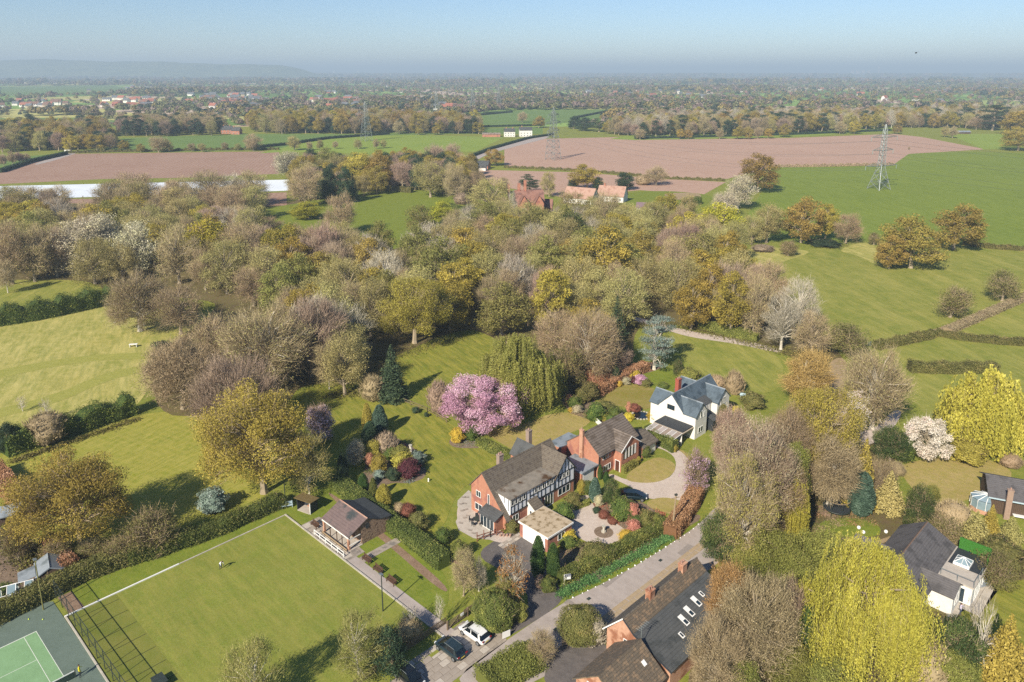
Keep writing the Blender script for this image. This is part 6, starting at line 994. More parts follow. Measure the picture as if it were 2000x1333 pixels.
# leafy bed of daffodils beside the road (nobody could count the leaves)
def groundcover(name, pts, n, m, s=.12, h=.5, spread=.9):
    P = np.array([G(*p) for p in pts]); rng = np.random.default_rng(5); k = rng.integers(0, len(P) - 1, n); f = rng.random(n); c = P[k] + (P[k+1] - P[k]) * f[:, None] + rng.normal(size=(n, 2)) * spread * .4
    z = rng.random(n) * h * (.6 + .4 * np.sin(c[:, 0] * 1.7) * np.sin(c[:, 1] * 1.3)); V = leaf_tris(np.stack([c[:, 0], c[:, 1], np.maximum(z, .05)], 1), rng.uniform(.6, 1.3, n) * s, np.tile([0, 0, 1.], (n, 1)), .5, rng)
    o = link(bpy.data.objects.new(name, mesh_np(name, V, tris(V), [m], None, np.repeat(rng.random(n), 3)))); o['kind'] = 'stuff'
DAF = leaf_mat('leaf_daffodil', '3c5a34', '56763f', '7c9a5c', .2); groundcover('daffodil_leaves', [(1096, 1162), (1110, 1154), (1150, 1136), (1158, 1130)], 3500, DAF, .12, .6, 1.2); groundcover('daffodil_leaves', [(1172, 1124), (1215, 1100), (1260, 1078), (1300, 1052), (1312, 1046)], 6500, DAF, .12, .6, 1.2)
# brambles and low growth along wood edges
UND = leaf_mat('undergrowth_leaf', '4c4a28', '6c6438', '7c7a3c', .2)
for nm, pts, n, sp_ in [('undergrowth', [(150,548),(300,590),(420,600)], 2500, 5), ('undergrowth', [(1235,640),(1300,632),(1400,655),(1500,680),(1580,700)], 5000, 4), ('undergrowth', [(640,775),(720,765),(760,700),(905,655)], 3500, 4), ('undergrowth', [(1110,790),(1160,745),(1240,715)], 3000, 3), ('undergrowth', [(1470,1120),(1540,1150),(1620,1180),(1560,1310)], 8000, 6), ('undergrowth', [(1500,1000),(1600,930),(1700,890)], 5000, 6), ('undergrowth', [(1850,1060),(1960,1110),(1880,1040)], 4000, 4), ('undergrowth', [(1840,1250),(1960,1320),(1780,1330)], 5000, 5), ('undergrowth', [(0,1040),(60,1090),(100,1080)], 3000, 4), ('undergrowth', [(20,905),(130,868),(270,820)], 2000, 1.5)]: groundcover(nm, pts, n, UND, .2, .9, sp_)
# low planting that fills the beds
def bedfill(pts, n, mats, s=.1, h=.45):
    P = [G(*p) for p in pts]; xs = [p[0] for p in P]; ys = [p[1] for p in P]
    for q, m in enumerate(mats):
        rng = np.random.default_rng(int(abs(xs[0]) * 7) + q); c = []; cl = [(rng.uniform(min(xs), max(xs)), rng.uniform(min(ys), max(ys))) for _ in range(9)]
        while len(c) < n // len(mats):
            k = cl[rng.integers(9)]; p = (k[0] + rng.normal() * .7, k[1] + rng.normal() * .7)
            if rng.random() < .02 or inside(p, P): c.append(p)
        c = np.array([p for p in c if inside(p, P)]); k = len(c)
        if k < 3: continue
        z = rng.random(k) * h * (.5 + .5 * np.sin(c[:, 0] * 2.1 + q) * np.sin(c[:, 1] * 1.7)); V = leaf_tris(np.stack([c[:, 0], c[:, 1], np.maximum(z, .06)], 1), rng.uniform(.6, 1.3, k) * s, np.tile([0, 0, 1.], (k, 1)), .5, rng)
        o = link(bpy.data.objects.new('bed_plants', mesh_np('bed_plants', V, tris(V), [m], None, np.repeat(rng.random(k), 3)))); o['kind'] = 'stuff'
bedfill([(690,960),(720,905),(705,870),(760,850),(815,875),(840,930),(800,946),(760,942),(710,975)], 5000, [L_GREEN, L_HEDGED, L_COPPER, L_CEDAR])
bedfill([(1090,770),(1150,735),(1250,705),(1300,712),(1290,722),(1240,735),(1165,765),(1160,800),(1230,800),(1200,835),(1110,808)], 9000, [L_GREEN, L_HEDGED, TWIG_BR, L_GREEN, L_BEECH])
bedfill([(1150,968),(1220,965),(1300,1005),(1300,1030),(1230,1042),(1200,1020),(1165,1000)], 5000, [L_GREEN, L_HEDGED, TWIG_BR, L_COPPER])
bedfill([(1095,1060),(1150,1060),(1190,1072),(1130,1100),(1090,1120)], 2500, [L_GREEN, L_HEDGED, TWIG_BR]); bedfill([(876,862),(905,848),(940,862),(958,874),(895,876)], 500, [L_GREEN, L_CEDAR])
bedfill([(1590,985),(1700,1000),(1720,1030),(1640,1030),(1600,1045),(1560,1030)], 4000, [L_GREEN, L_HEDGED, L_BEECH, TWIG_BR]); bedfill([(0,1000),(60,1060),(120,1080),(150,1110),(60,1160),(0,1180)], 6000, [L_GREEN, L_HEDGED, TWIG_BR])
# ---------------------------------------------------------------- garden things
t = thing('sundial', 'stone sundial on a round gravel bed in the sundial garden', 'sundial', (*G(1179, 1040), 0)); MB().cyl(0, 0, .0, .06, 1.5, 20).build('round_bed', M_SOIL, t); MB().cyl(0, 0, .06, .3, .38, 10).build('base', M_KERB, t); MB().cyl(0, 0, .3, 1.0, .2, 10, .14).build('pedestal', M_KERB, t); MB().cyl(0, 0, 1.0, 1.12, .32, 12).build('dial', M_KERB, t)
t = thing('stone_column', 'tall pale carved stump in the rockery bed', 'stump', (*G(803, 900), 0)); MB().tube([(0, 0, 0), (.05, 0, 1.5), (-.05, .05, 3.0)], [.3, .24, .26], 8).build('trunk', BARK_PALE, t); MB().cyl(-.05, .05, 3.0, 3.15, .34, 8).build('cap', M_KERB, t)
t = thing('garden_ornament', 'small white stone ornament at the tip of the rockery bed', 'ornament', (*G(837, 941), 0)); MB().cyl(0, 0, 0, .4, .15, 8, .1).build('base', WHITE, t); MB().ball(0, 0, .5, .16, .16).build('ball', WHITE, t)
t = thing('round_table', 'round dark patio table at the brick gable', 'table', (*G(932, 1021), 0)); MB().cyl(0, 0, .68, .74, .65, 20).build('tabletop', DARKM, t); MB().cyl(0, 0, 0, .68, .07, 8).build('leg', DARKM, t)
ch0 = None
for k in range(5):
    a = k * 1.2566 + .4; cx, cy_ = G(932, 1021); p = (cx + 1.05 * math.cos(a), cy_ + 1.05 * math.sin(a), 0)
    if ch0 is None:
        ch0 = thing('patio_chair', 'dark wicker chair at the round patio table', 'chair', p, 0, 'wicker chairs round the patio table'); MB().box(-.25, .25, -.25, .25, .36, .44).build('seat', BLACKP, ch0); MB().box(.21, .27, -.25, .25, .44, .9).build('backrest', BLACKP, ch0)
        for q1 in (-.2, .2):
            for q2 in (-.2, .2): MB().box(q1 - .025, q1 + .025, q2 - .025, q2 + .025, 0, .36).build('leg', BLACKP, ch0)
        ch0.rotation_euler = (0, 0, a); c = ch0
    else: c = copy_tree(ch0, p, a)
    c['label'] = 'dark wicker chair at the round patio table, ' + ('right side', 'far side', 'left side', 'near left', 'near right')[k]
pt = [(922, 963), (912, 972), (908, 984), (910, 996), (914, 1008), (900, 1022), (918, 1036), (908, 1012), (903, 998), (901, 985), (905, 972), (925, 1042), (933, 1048)]; esheet('patio', M_SLAB, .032, [T.loc(*p) for p in [(915, 958), (926, 966), (925, 1005), (960, 1040), (968, 1056), (925, 1052), (896, 1036), (890, 1020), (899, 1000), (893, 988), (894, 978)]], T)
for i, p in enumerate(pt): o = MB().box(-.35, .35, -.22, .22, 0, .04).build('stepping_stone', M_PAVE); o['kind'] = 'structure'; o.location = (*G(*p), .034); o.rotation_euler = (0, 0, R.uniform(-.4, .6))
for i in range(5):
    for j in range(2): o = MB().box(.02, .88, .02, .58, 0, .03).build('paving_slab', M_PAVE if (i + j) % 2 else M_SLAB); o['kind'] = 'structure'; o.location = (*T.wld(-2.5 + i * .9 - 1, -2.2 - j * .62), .03); o.rotation_euler = (0, 0, math.radians(44.7))
post_rail('brown close-boarded fence and gate beside the garage drive', [(932, 1058), (958, 1050), (982, 1043)], 1.6, surf('red_fence', '6c4434', '7c5240', 4, .9), 1.0, 'brown_fence')
t = thing('trampoline', 'round netted trampoline under the leaning birch', 'trampoline', (*G(1633, 1000), 0)); MB().cyl(0, 0, .78, .84, 2.0, 24).build('mat', BLACKP, t); MB().tube([(2.05 * math.cos(a), 2.05 * math.sin(a), .84) for a in [k * .2618 for k in range(25)]], .07, 5, cap=False).build('frame', DARKM, t)
for k in range(8): a = k * .7854; MB().tube([(2.0*math.cos(a), 2.0*math.sin(a), 0), (2.1*math.cos(a), 2.1*math.sin(a), .8), (1.95*math.cos(a), 1.95*math.sin(a), 2.5)], .04, 5).build('leg', DARKM, t)
MB().tube([(1.95 * math.cos(k * .2618), 1.95 * math.sin(k * .2618), 2.5) for k in range(25)], .05, 5, cap=False).build('top_ring', PALEWOOD, t); MB().tube([(0, 0, .86), (0, 0, 2.5)], 1.97, 24, cap=False).build('net', wm, t)
t = thing('garden_pond', 'round dark pond with stone edge right of the brick house roof', 'pond', (*G(1252, 812), 0)); MB().cyl(0, 0, .0, .06, 1.7, 24).build('water', surf('pond_water', '121c20', '182428', .5, .06, spec=.8, bump=0), t)
for k in range(18): a = k * .349; o = MB().ball(1.95 * math.cos(a), 1.9 * math.sin(a), .08, .3, .16, 6).build('edge_stone', M_KERB, t)
# white trellis beside the brick house, garden shed, greenhouse, allotment shed
for i, (a, b) in enumerate([((1150, 812), (1160, 822)), ((1163, 826), (1176, 838))]):
    A, B_ = G(*a), G(*b); L_ = math.hypot(B_[0]-A[0], B_[1]-A[1]); t = thing('white_gate', 'white panel fence piece behind the brick house, ' + ('upper' if i == 0 else 'lower'), 'fence', (A[0], A[1], 0), math.degrees(math.atan2(B_[1]-A[1], B_[0]-A[0])))
    for k in range(7): MB().box(L_ * k / 7, L_ * k / 7 + L_ / 9, -.03, .03, .1, 1.2).build('board', WHITE, t)
    for z in (.3, 1.0): MB().box(0, L_, .03, .06, z, z + .1).build('rail', WHITE, t)
SHF = Frame(G(76, 1150), 35); h = root(SHF, 'allotment_shed', 'grey felt-roofed shed with open lean-to behind the clipped hedge', 'shed'); MB().prism(0, 3.6, [(0, 0), (0, 1.9), (1.6, 2.6), (3.2, 1.9), (3.2, 0)], 'y').build('wall', WOODB, h); gable_roof(h, 'y', -.15, 3.8, [(-.2, 1.8), (1.6, 2.75), (3.4, 1.8)], LEAD); MB().quad([(-2.2, .2, 1.6), (-.1, .2, 1.95), (-.1, 3.0, 1.95), (-2.2, 3.0, 1.6)], .05).build('lean_to_roof', LEAD, h); MB().box(-2.1, -2.0, .3, .4, 0, 1.55).build('post', WOODB, h); MB().box(-2.1, -2.0, 2.8, 2.9, 0, 1.55).build('post', WOODB, h)
GH = Frame(G(8, 1185), 27); h = root(GH, 'greenhouse', 'white-framed greenhouse at the left edge behind the hedge', 'greenhouse'); prof = [(0, 0), (0, 1.5), (1.2, 2.2), (2.4, 1.5), (2.4, 0)]
for k in range(6):
    x = -1.5 + k * 1.0; q = MB(); q.tube([(x, y_, z_) for y_, z_ in prof], .05, 4); q.build('frame_rib', WHITE, h)
for y_, z_ in prof[1:4]: MB().tube([(-1.5, y_, z_), (3.5, y_, z_)], .045, 4).build('purlin', WHITE, h)
for k in range(5):
    for a, b in zip(prof[:-1], prof[1:]): MB().add([(-1.45 + k, a[0], a[1]), (-.55 + k, a[0], a[1]), (-.55 + k, b[0], b[1]), (-1.45 + k, b[0], b[1])], [(0, 1, 2, 3)]).build('pane', wm if k % 2 else GLASS_B, h)
x, y = G(5, 1020); simple_house('garden_shed', 'pale grey-roofed shed at the left edge by the coppery hedge', 'shed', 0, 1030, 30, 3, 2.5, 1.9, 2.6, WOODB, LEAD, 0, 0)
t = thing('picnic_table', 'white table on the mown path in the meadow', 'table', (*G(261, 678), 0), 10); MB().box(-1.0, 1.0, -.4, .4, .72, .8).build('tabletop', WHITE, t)
for a in (-.8, .8): MB().box(a - .05, a + .05, -.35, .35, 0, .72).build('leg', WHITE, t)
t = thing('blue_bench', 'pale garden bench behind the white house', 'bench', (*G(1452, 776), 0), -10); MB().box(-.8, .8, -.2, .2, .4, .46).build('seat', SKYB, t); MB().box(-.8, .8, .18, .22, .46, .9).build('backrest', SKYB, t); MB().box(-.7, -.6, -.2, .2, 0, .4).build('leg', SKYB, t); MB().box(.6, .7, -.2, .2, 0, .4).build('leg', SKYB, t)
# bungalow patio furniture, trailer, globes
for i, (px, py) in enumerate([(1686, 1043), (1730, 1042), (1677, 1034)]): o = MB().ball(0, 0, .3, .3, None, 10).build('globe_light', WHITE, None, True); o.location = (*G(px, py), 0); tag(o, 'white garden globe on the path edge, ' + ('left', 'right', 'smaller upper')[i] + ' one', 'ornament', 'white garden globes')
t = thing('outdoor_sofa', 'grey L-shaped patio sofa on the bungalow terrace', 'sofa', (*G(1925, 1142), 0), 20); MB().box(-1.3, 1.3, -.4, .4, .15, .42).build('seat', LEAD, t); MB().box(-1.3, 1.3, .3, .45, .42, .8).build('backrest', LEAD, t)
t = thing('covered_trailer', 'white covered trailer behind the bungalow terrace', 'trailer', (*G(1946, 1122), 0), -35); MB().prism(-1.6, 1.6, [(-.7, .4), (.7, .4), (.7, .8), (0, 1.1), (-.7, .8)], 'x').build('cover', surf('cover_grey', 'b0b0ae', 'c0c0be', 2, .7), t); MB().tube([(-.2, -.75, .3), (-.2, .75, .3)], .28, 10).build('wheel', TYRE, t)
t = thing('kayak', 'orange-red kayak beside the covered trailer', 'kayak', (*G(1930, 1126), 0), -30); MB().tube([(-1.4, 0, .2), (-.8, 0, .22), (0, 0, .22), (.8, 0, .22), (1.4, 0, .2)], [.02, .25, .32, .25, .02], 8).build('hull', L_CORAL, t)
t = thing('patio_table', 'small dark table on the bungalow patio', 'table', (*G(1885, 1170), 0), 20); MB().box(-.6, .6, -.4, .4, .7, .75).build('tabletop', DKWOOD, t); MB().box(-.05, .05, -.3, .3, 0, .7).build('leg', DKWOOD, t)
t = thing('potted_garden_pots', 'row of terracotta pots by the garage drive', 'plant pots', (*G(985, 1048), 0)); [MB().cyl(-.6 + k * .5, 0, 0, .35, .14, 8, .19).build('pot', TILE_O, t) for k in range(4)]
# ---------------------------------------------------------------- people
def person(px, py, h, label, top, legs, pose='stand', deg=0, extra=None):
    x, y = G(px, py); t = thing('person', label, 'person', (x, y, 0), deg); me = bpy.data.meshes.new('body'); s = h / 1.75
    J = {'pelvis': (0, 0, .95), 'chest': (0, .02, 1.3), 'neck': (0, 0, 1.5), 'head': (0, -.02, 1.64), 'top': (0, -.02, 1.74), 'ls': (-.19, 0, 1.42), 'le': (-.27, -.03, 1.15), 'lh': (-.27, -.16, .92), 'rs': (.19, 0, 1.42), 're': (.3, -.06, 1.18), 'rh': (.34, -.28, 1.1),
         'lk': (-.12, -.04, .5), 'lf': (-.12, .04, .06), 'lt': (-.12, -.14, .03), 'rk': (.13, -.1, .5), 'rf': (.15, .05, .06), 'rt': (.15, -.13, .03), 'lp': (-.1, 0, .9), 'rp': (.1, 0, .9)}
    if pose == 'bend':
        for k in ('chest', 'neck', 'head', 'top', 'ls', 'rs'): a = J[k]; J[k] = (a[0], a[1] - (a[2] - .95) * .7, .95 + (a[2] - .95) * .72)
        J['le'] = (-.25, -.42, .85); J['lh'] = (-.2, -.5, .58); J['re'] = (.25, -.45, .85); J['rh'] = (.2, -.55, .55)
    E2 = [('pelvis','chest'),('chest','neck'),('neck','head'),('head','top'),('chest','ls'),('ls','le'),('le','lh'),('chest','rs'),('rs','re'),('re','rh'),('pelvis','lp'),('lp','lk'),('lk','lf'),('lf','lt'),('pelvis','rp'),('rp','rk'),('rk','rf'),('rf','rt')]
    Rr = dict(pelvis=.15, chest=.16, neck=.055, head=.1, top=.07, ls=.07, le=.045, lh=.035, rs=.07, re=.045, rh=.035, lk=.06, lf=.04, lt=.035, rk=.06, rf=.04, rt=.035, lp=.1, rp=.1); ks = list(J)
    me.from_pydata([tuple(c * s for c in J[k]) for k in ks], [(ks.index(a), ks.index(b)) for a, b in E2], []); o = bpy.data.objects.new('body', me); COL.objects.link(o); o.parent = t
    o.modifiers.new('skin', 'SKIN'); sv = me.skin_vertices[0].data
    for i, k in enumerate(ks): sv[i].radius = (Rr[k] * s, Rr[k] * s * .8); sv[i].use_root = (k == 'pelvis')
    sb = o.modifiers.new('s', 'SUBSURF'); sb.levels = sb.render_levels = 1
    m, nt_, N, L, P = new_mat('clothes_' + label.split()[0] + str(len(COL.objects))); sp_ = N.new('ShaderNodeSeparateXYZ'); L.new(N.new('ShaderNodeTexCoord').outputs['Object'], sp_.inputs[0])
    gt = N.new('ShaderNodeMath'); gt.operation = 'GREATER_THAN'; gt.inputs[1].default_value = .93 * s; L.new(sp_.outputs[2], gt.inputs[0]); g2 = N.new('ShaderNodeMath'); g2.operation = 'GREATER_THAN'; g2.inputs[1].default_value = (1.48 if pose != 'bend' else 1.33) * s; L.new(sp_.outputs[2], g2.inputs[0])
    c = mixc(N, L, gt.outputs[0], rgb(legs), rgb(top)); c = mixc(N, L, g2.outputs[0], c, rgb('a8785c')); L.new(c, P.inputs['Base Color']); P.inputs['Roughness'].default_value = .85; me.materials.append(m)
    a = J['top']; MB().ball(a[0] * s, (a[1] + .02) * s, (a[2] - .04) * s, .1 * s, .085 * s, 8).build('hair', surf('hair' + str(len(COL.objects)), '3c2e24', '4c3c30', 5, .9), t, True)
    return t
person(431, 1112, 1.75, 'person in white top bending on the bowling green', 'd8dce4', '2c3440', 'bend', 60); person(157, 1323, 1.75, 'person in yellow shirt playing on the tennis court', 'c8c020', '202830', 'stand', 110); person(1875, 1200, 1.7, 'person in pale lilac top standing at the end of the bungalow patio', 'c4bcd0', '384050', 'stand', 40)
x, y = G(152, 1322); t = thing('tennis_racket', 'tennis racket held out by the player in yellow', 'racket', (x, y, 1.15), 200); MB().tube([(0, 0, 0), (.3, 0, .02)], .018, 5).build('handle', BLACKP, t); MB().tube([(.44 + .14 * math.cos(a * .5236), .11 * math.sin(a * .5236), .02) for a in range(13)], .012, 4, cap=False).build('hoop', BLACKP, t)
# ---------------------------------------------------------------- pylons and cables
def pylon(px, py, H_, deg, label, thick=.16, heavy=False):
    x, y = G(px, py); t = thing('electricity_pylon', label, 'pylon', (x, y, 0), deg, 'electricity pylons across the valley'); wdt = (lambda z: H_ * .085 * (1 - z / (H_ * .36)) + 1.3 if z < H_ * .36 else 1.5 - (z / H_ - .36) * 1.2) if heavy else (lambda z: (H_ * .085) * (1 - z / H_) ** .8 * (1.15 if z < H_ * .45 else .9) + .55)
    zs = [0, .12, .24, .36, .44, .52, .6, .68, .76, .84, .92]; zs = [z * H_ for z in zs]
    for sx in (-1, 1):
        for sy in (-1, 1): MB().tube([(sx * wdt(z), sy * wdt(z), z) for z in zs] + [(0, 0, H_)], thick, 4).build('leg', METAL, t)
    mb = MB()
    for a, b in zip(zs[:-1], zs[1:]):
        wa, wb = wdt(a), wdt(b)
        for s in (-1, 1):
            for p, q in [((-wa, s*wa, a), (wb, s*wb, b)), ((wa, s*wa, a), (-wb, s*wb, b)), ((s*wa, -wa, a), (s*wb, wb, b)), ((s*wa, wa, a), (s*wb, -wb, b)), ((-wb, s*wb, b), (wb, s*wb, b)), ((s*wb, -wb, b), (s*wb, wb, b))]: mb.tube([p, q], thick * .55, 4, cap=False)
    o = mb.build('lattice', METAL, t); o['kind'] = 'stuff'
    for i, (f, ar) in enumerate([(.36, .29), (.6, .19), (.8, .24)] if heavy else [(.55, .19), (.7, .24), (.85, .17)]):
        for s in (-1, 1):
            z = f * H_; L_ = ar * H_ * (1.0 if not heavy else 1.1); q = MB(); w2 = wdt(z)
            for yy in (-w2, w2): q.tube([(s * w2, yy, z), (s * L_, 0, z + .4)], thick * .6, 4); q.tube([(s * w2, yy, z + H_ * .05), (s * L_, 0, z + .4)], thick * .5, 4)
            for k in range(1, 4): g_ = k / 4; xx = s * (w2 + (L_ - w2) * g_); q.tube([(xx, -w2 * (1 - g_), z), (xx, w2 * (1 - g_), z)], thick * .4, 4); q.tube([(xx, 0, z), (xx, 0, z + H_ * .05 * (1 - g_) + .4)], thick * .4, 4)
            c = q.build('crossarm', METAL, t); MB().tube([(s * L_, 0, z + .4), (s * L_, 0, z - H_ * .05)], thick * .8, 5).build('insulator', surf('insulator', '7a8a88', '8a9a98', 3, .3) if 'ins' not in CARP else CARP['ins'], c)
    return t, [(s * ar * H_, f * H_ - H_ * .05) for f, ar in ([(.36, .29), (.6, .19), (.8, .24)] if heavy else [(.55, .19), (.7, .24), (.85, .17)]) for s in (-1, 1)]
PY = [(1716, 370, 39.5, 22, 'large heavy pylon standing in the right green field', .21, True), (1080, 312, 42.5, 50, 'tall pylon standing in the pink ploughed field', .2, False), (716, 276, 41, 45, 'pylon in the green field left of the white farmhouse', .17, False), (853, 238, 44, 30, 'pylon beyond, in the far green fields', .2, False), (923, 218, 44, 20, 'small far pylon, left of the last two', .24, False), (974, 216, 44, 20, 'farthest faint pylon, right of the last two', .24, False)]
PT = [pylon(*p) for p in PY]; WM = surf('cable', '3c4448', '4c5458', 1, .6)
def cable(p, q, k):
    (t1, a1), (t2, a2) = p, q; f = lambda t, a: Vector(t.location) + Matrix.Rotation(t.rotation_euler.z, 3, 'Z') @ Vector((a[0], 0, a[1])); A, B_ = f(t1, a1[k]), f(t2, a2[k]); pts = [A.lerp(B_, i / 10) - Vector((0, 0, 9 * 4 * (i / 10) * (1 - i / 10))) for i in range(11)]
    return MB().tube(pts, .05, 3, cap=False)
for i, (a, b) in enumerate([(0, 1), (1, 2), (2, 3), (3, 5)]):
    t = thing('power_line', ('power cables from the large right pylon to the one in the pink field', 'power cables between the pink field pylon and the one beside the farm', 'power cables from the farm pylon to the far green fields', 'power cables running on to the farthest pylon')[i], 'power line', (0, 0, 0))
    for k in range(6): cable(PT[a], PT[b], k).build('cable', WM, t)
t = thing('power_line', 'power cables leaving the large right pylon towards the right edge', 'power line', (0, 0, 0)); tp = PT[0][0]
for k, (ax_, z_) in enumerate(PT[0][1]):
    A = Vector(tp.location) + Matrix.Rotation(tp.rotation_euler.z, 3, 'Z') @ Vector((ax_, 0, z_)); B_ = Vector((420 + ax_, 300, z_)); MB().tube([A.lerp(B_, i / 10) - Vector((0, 0, 24 * (i / 10) * (1 - i / 10))) for i in range(11)], .05, 3, cap=False).build('cable', WM, t)
# far towers and chimney on the horizon, radio masts
CT = surf('cooling_tower', 'c4b4b0', 'b8a8a4', .01, .9)
for i, px in enumerate([1646, 1656, 1667, 1677]):
    y = 15000; x = (px - 1000) / FPX * y; t = thing('cooling_tower', ('first', 'second', 'third', 'fourth')[i] + ' pale cooling tower from the left on the far horizon', 'tower', (x, y, 0), 0, 'cooling towers on the horizon'); MB().tube([(0, 0, 0), (0, 0, 40), (0, 0, 85), (0, 0, 115)], [48, 36, 30, 33], 14).build('shell', CT, t)
t = thing('power_station_chimney', 'tall thin chimney beside the cooling towers on the horizon', 'chimney', ((1696 - 1000) / FPX * 15000, 15000, 0)); MB().tube([(0, 0, 0), (0, 0, 200)], [12, 8], 8).build('stack', CT, t)
for i, px in enumerate([662, 708, 721]): y = 12000; t = thing('wind_turbine', 'tiny distant wind turbine on the horizon, ' + ('left', 'middle', 'right')[i] + ' of three', 'wind turbine', ((px - 1000) / FPX * y, y, 0), 0, 'far wind turbines'); MB().tube([(0, 0, 0), (0, 0, 90)], [3, 2], 6).build('tower', WHITE, t); [MB().tube([(0, -3, 90), (40 * math.sin(a), -3, 90 + 40 * math.cos(a))], [2, .6], 4).build('blade', WHITE, t) for a in (.3, 2.4, 4.5)]
t = thing('bird', 'small dark bird flying above the horizon near the cooling towers', 'bird', ((1739 - 1000) / FPX * 130, 126, CH + 3.2), 30); mb = MB(); mb.ball(0, 0, 0, .16, .13, 6); mb.add([(-.05, 0, .05), (.12, 0, .05), (.02, .55, .22), (-.05, 0, .05), (.12, 0, .05), (.02, -.55, .22)], [(0, 1, 2), (3, 4, 5)]); mb.build('body', BLACKP, t)

# drain covers and patches in the road
for i, (px, py) in enumerate([(1150, 1170), (1290, 1095), (1020, 1262), (1085, 1230)]): o = MB().box(-.3, .3, -.22, .22, 0, .015).build('drain_cover', DARKM); o['kind'] = 'structure'; o.location = (*G(px, py), .022); o.rotation_euler = (0, 0, math.radians(44.7))
RPATCH = ground_mat('tarmac_patch', [gc('867d76'), gc('8d857e'), gc('958d87')], (.3, 2, 20), bump=.1)
for i, (px, py, a, b) in enumerate([(1200, 1130, 2.4, .9), (1340, 1075, 1.6, 1.2), (1060, 1255, 3.0, .7), (1130, 1190, .5, 4.5)]):
    q = Frame(G(px, py), 44.7); esheet('road_patch', RPATCH, .0245, [(-a, -b/2), (a, -b/2 + .1), (a * .95, b/2), (-a, b/2 - .05)], q)
# ---------------------------------------------------------------- trees and shrubs
# prototype -> (object name, category, how it looks)
LOOK = dict(oak=('oak_tree','tree','brown-gold leafing oak'), gold=('golden_tree','tree','golden-green round tree'), bare=('bare_tree','tree','bare brown-olive tree'), haze=('budding_tree','tree','olive budding tree'),
 grey=('grey_tree','tree','bare pale-grey tree'), purp=('purple_tree','tree','bare purplish-brown tree'), olive=('olive_tree','tree','olive-green leafing tree'), yel=('lime_tree','tree','bright yellow-green tree'),
 green=('green_tree','tree','fresh green bushy tree'), pine=('pine_tree','tree','dark flat-tiered pine'), dark=('evergreen_tree','tree','dark evergreen tree'), white=('blossom_tree','tree','cream-white blossoming tree'),
 mixed=('scrub_tree','tree','scrubby olive-brown small tree'), spruce=('conifer_tree','conifer','dark pointed conifer'), oakbig=('oak_tree','tree','wide golden oak'), barebig=('bare_tree','tree','wide bare brown tree'),
 purpbig=('purple_tree','tree','wide bare mauve tree'), palebig=('pale_tree','tree','spreading pale pinkish tree'), limebig=('pale_tree','tree','spreading yellow-green tree with pale limbs'), goldbare=('orange_tree','tree','bare orange-brown tree'),
 birch=('birch_tree','tree','thin bare birch with pale trunk'), birchbig=('birch_tree','tree','tall bare birch with forked white trunk'), bony=('pollarded_tree','tree','leafless pollard with bony white limbs'),
 cherry=('cherry_tree','tree','broad pink cherry tree in full blossom'), magnolia=('magnolia_tree','tree','white flowering magnolia'), whitefew=('blossom_tree','tree','slim white-blossomed tree'), plum=('plum_tree','tree','lilac-white blossoming small tree'),
 thin=('young_tree','tree','open pale-green young tree'), rust=('rusty_tree','tree','sparse rusty-orange tree'), cedar=('cedar_tree','tree','blue-grey cedar'), leafy=('leafy_tree','tree','dense yellow-green leafy tree'), darkbig=('holly_tree','tree','dense dark olive tree'),
 wyel=('willow_tree','willow','weeping bright yellow willow'), wyel2=('willow_tree','willow','weeping yellow willow'), wolive=('willow_tree','willow','weeping olive willow'), bigspruce=('spruce_tree','conifer','dark green spruce'),
 gconf=('golden_conifer','conifer','golden-yellow conifer'), lacy=('golden_conifer','conifer','pale gold lacy conifer'), col_yellow=('columnar_conifer','conifer','narrow golden columnar conifer'), col_green=('columnar_conifer','conifer','narrow dark green columnar conifer'),
 col_blue=('columnar_conifer','conifer','narrow blue-green columnar conifer'), col_lime=('columnar_conifer','conifer','narrow yellow-green columnar conifer'), col_mid=('yew_tree','conifer','upright mid-green yew'),
 yellow=('yellow_shrub','shrub','bright yellow flowering shrub'), greenb=('green_shrub','shrub','rounded green shrub'), limeb=('lime_shrub','shrub','rounded lime-green shrub'), darkb=('dark_shrub','shrub','dark green shrub'), maroon=('maroon_shrub','shrub','dark maroon shrub'),
 pinkmag=('pink_magnolia','tree','pink-flowered small magnolia'),coral=('coral_shrub','shrub','coral-red shrub'), olivb=('olive_shrub','shrub','olive-brown shrub'), amber=('amber_shrub','shrub','amber-yellow shrub'), silver=('silver_shrub','shrub','silvery-green shrub'), blueb=('blue_shrub','shrub','blue-green shrub'),
 copperb=('copper_shrub','shrub','copper-brown beech shrub'), domebig=('clipped_bush','shrub','big clipped dome of hedge'),hedgeb=('clipped_shrub','shrub','clipped green shrub'), creamb=('cream_shrub','shrub','cream-flowered shrub'), pinkb=('pink_shrub','shrub','pink flowering shrub'),
 twigb=('twiggy_shrub','shrub','bare brown twiggy shrub'), twigpu=('twiggy_shrub','shrub','bare purple-brown twiggy shrub'), twigred=('twiggy_shrub','shrub','bare reddish twiggy shrub'), twiggr=('twiggy_shrub','shrub','bare grey twiggy shrub'))
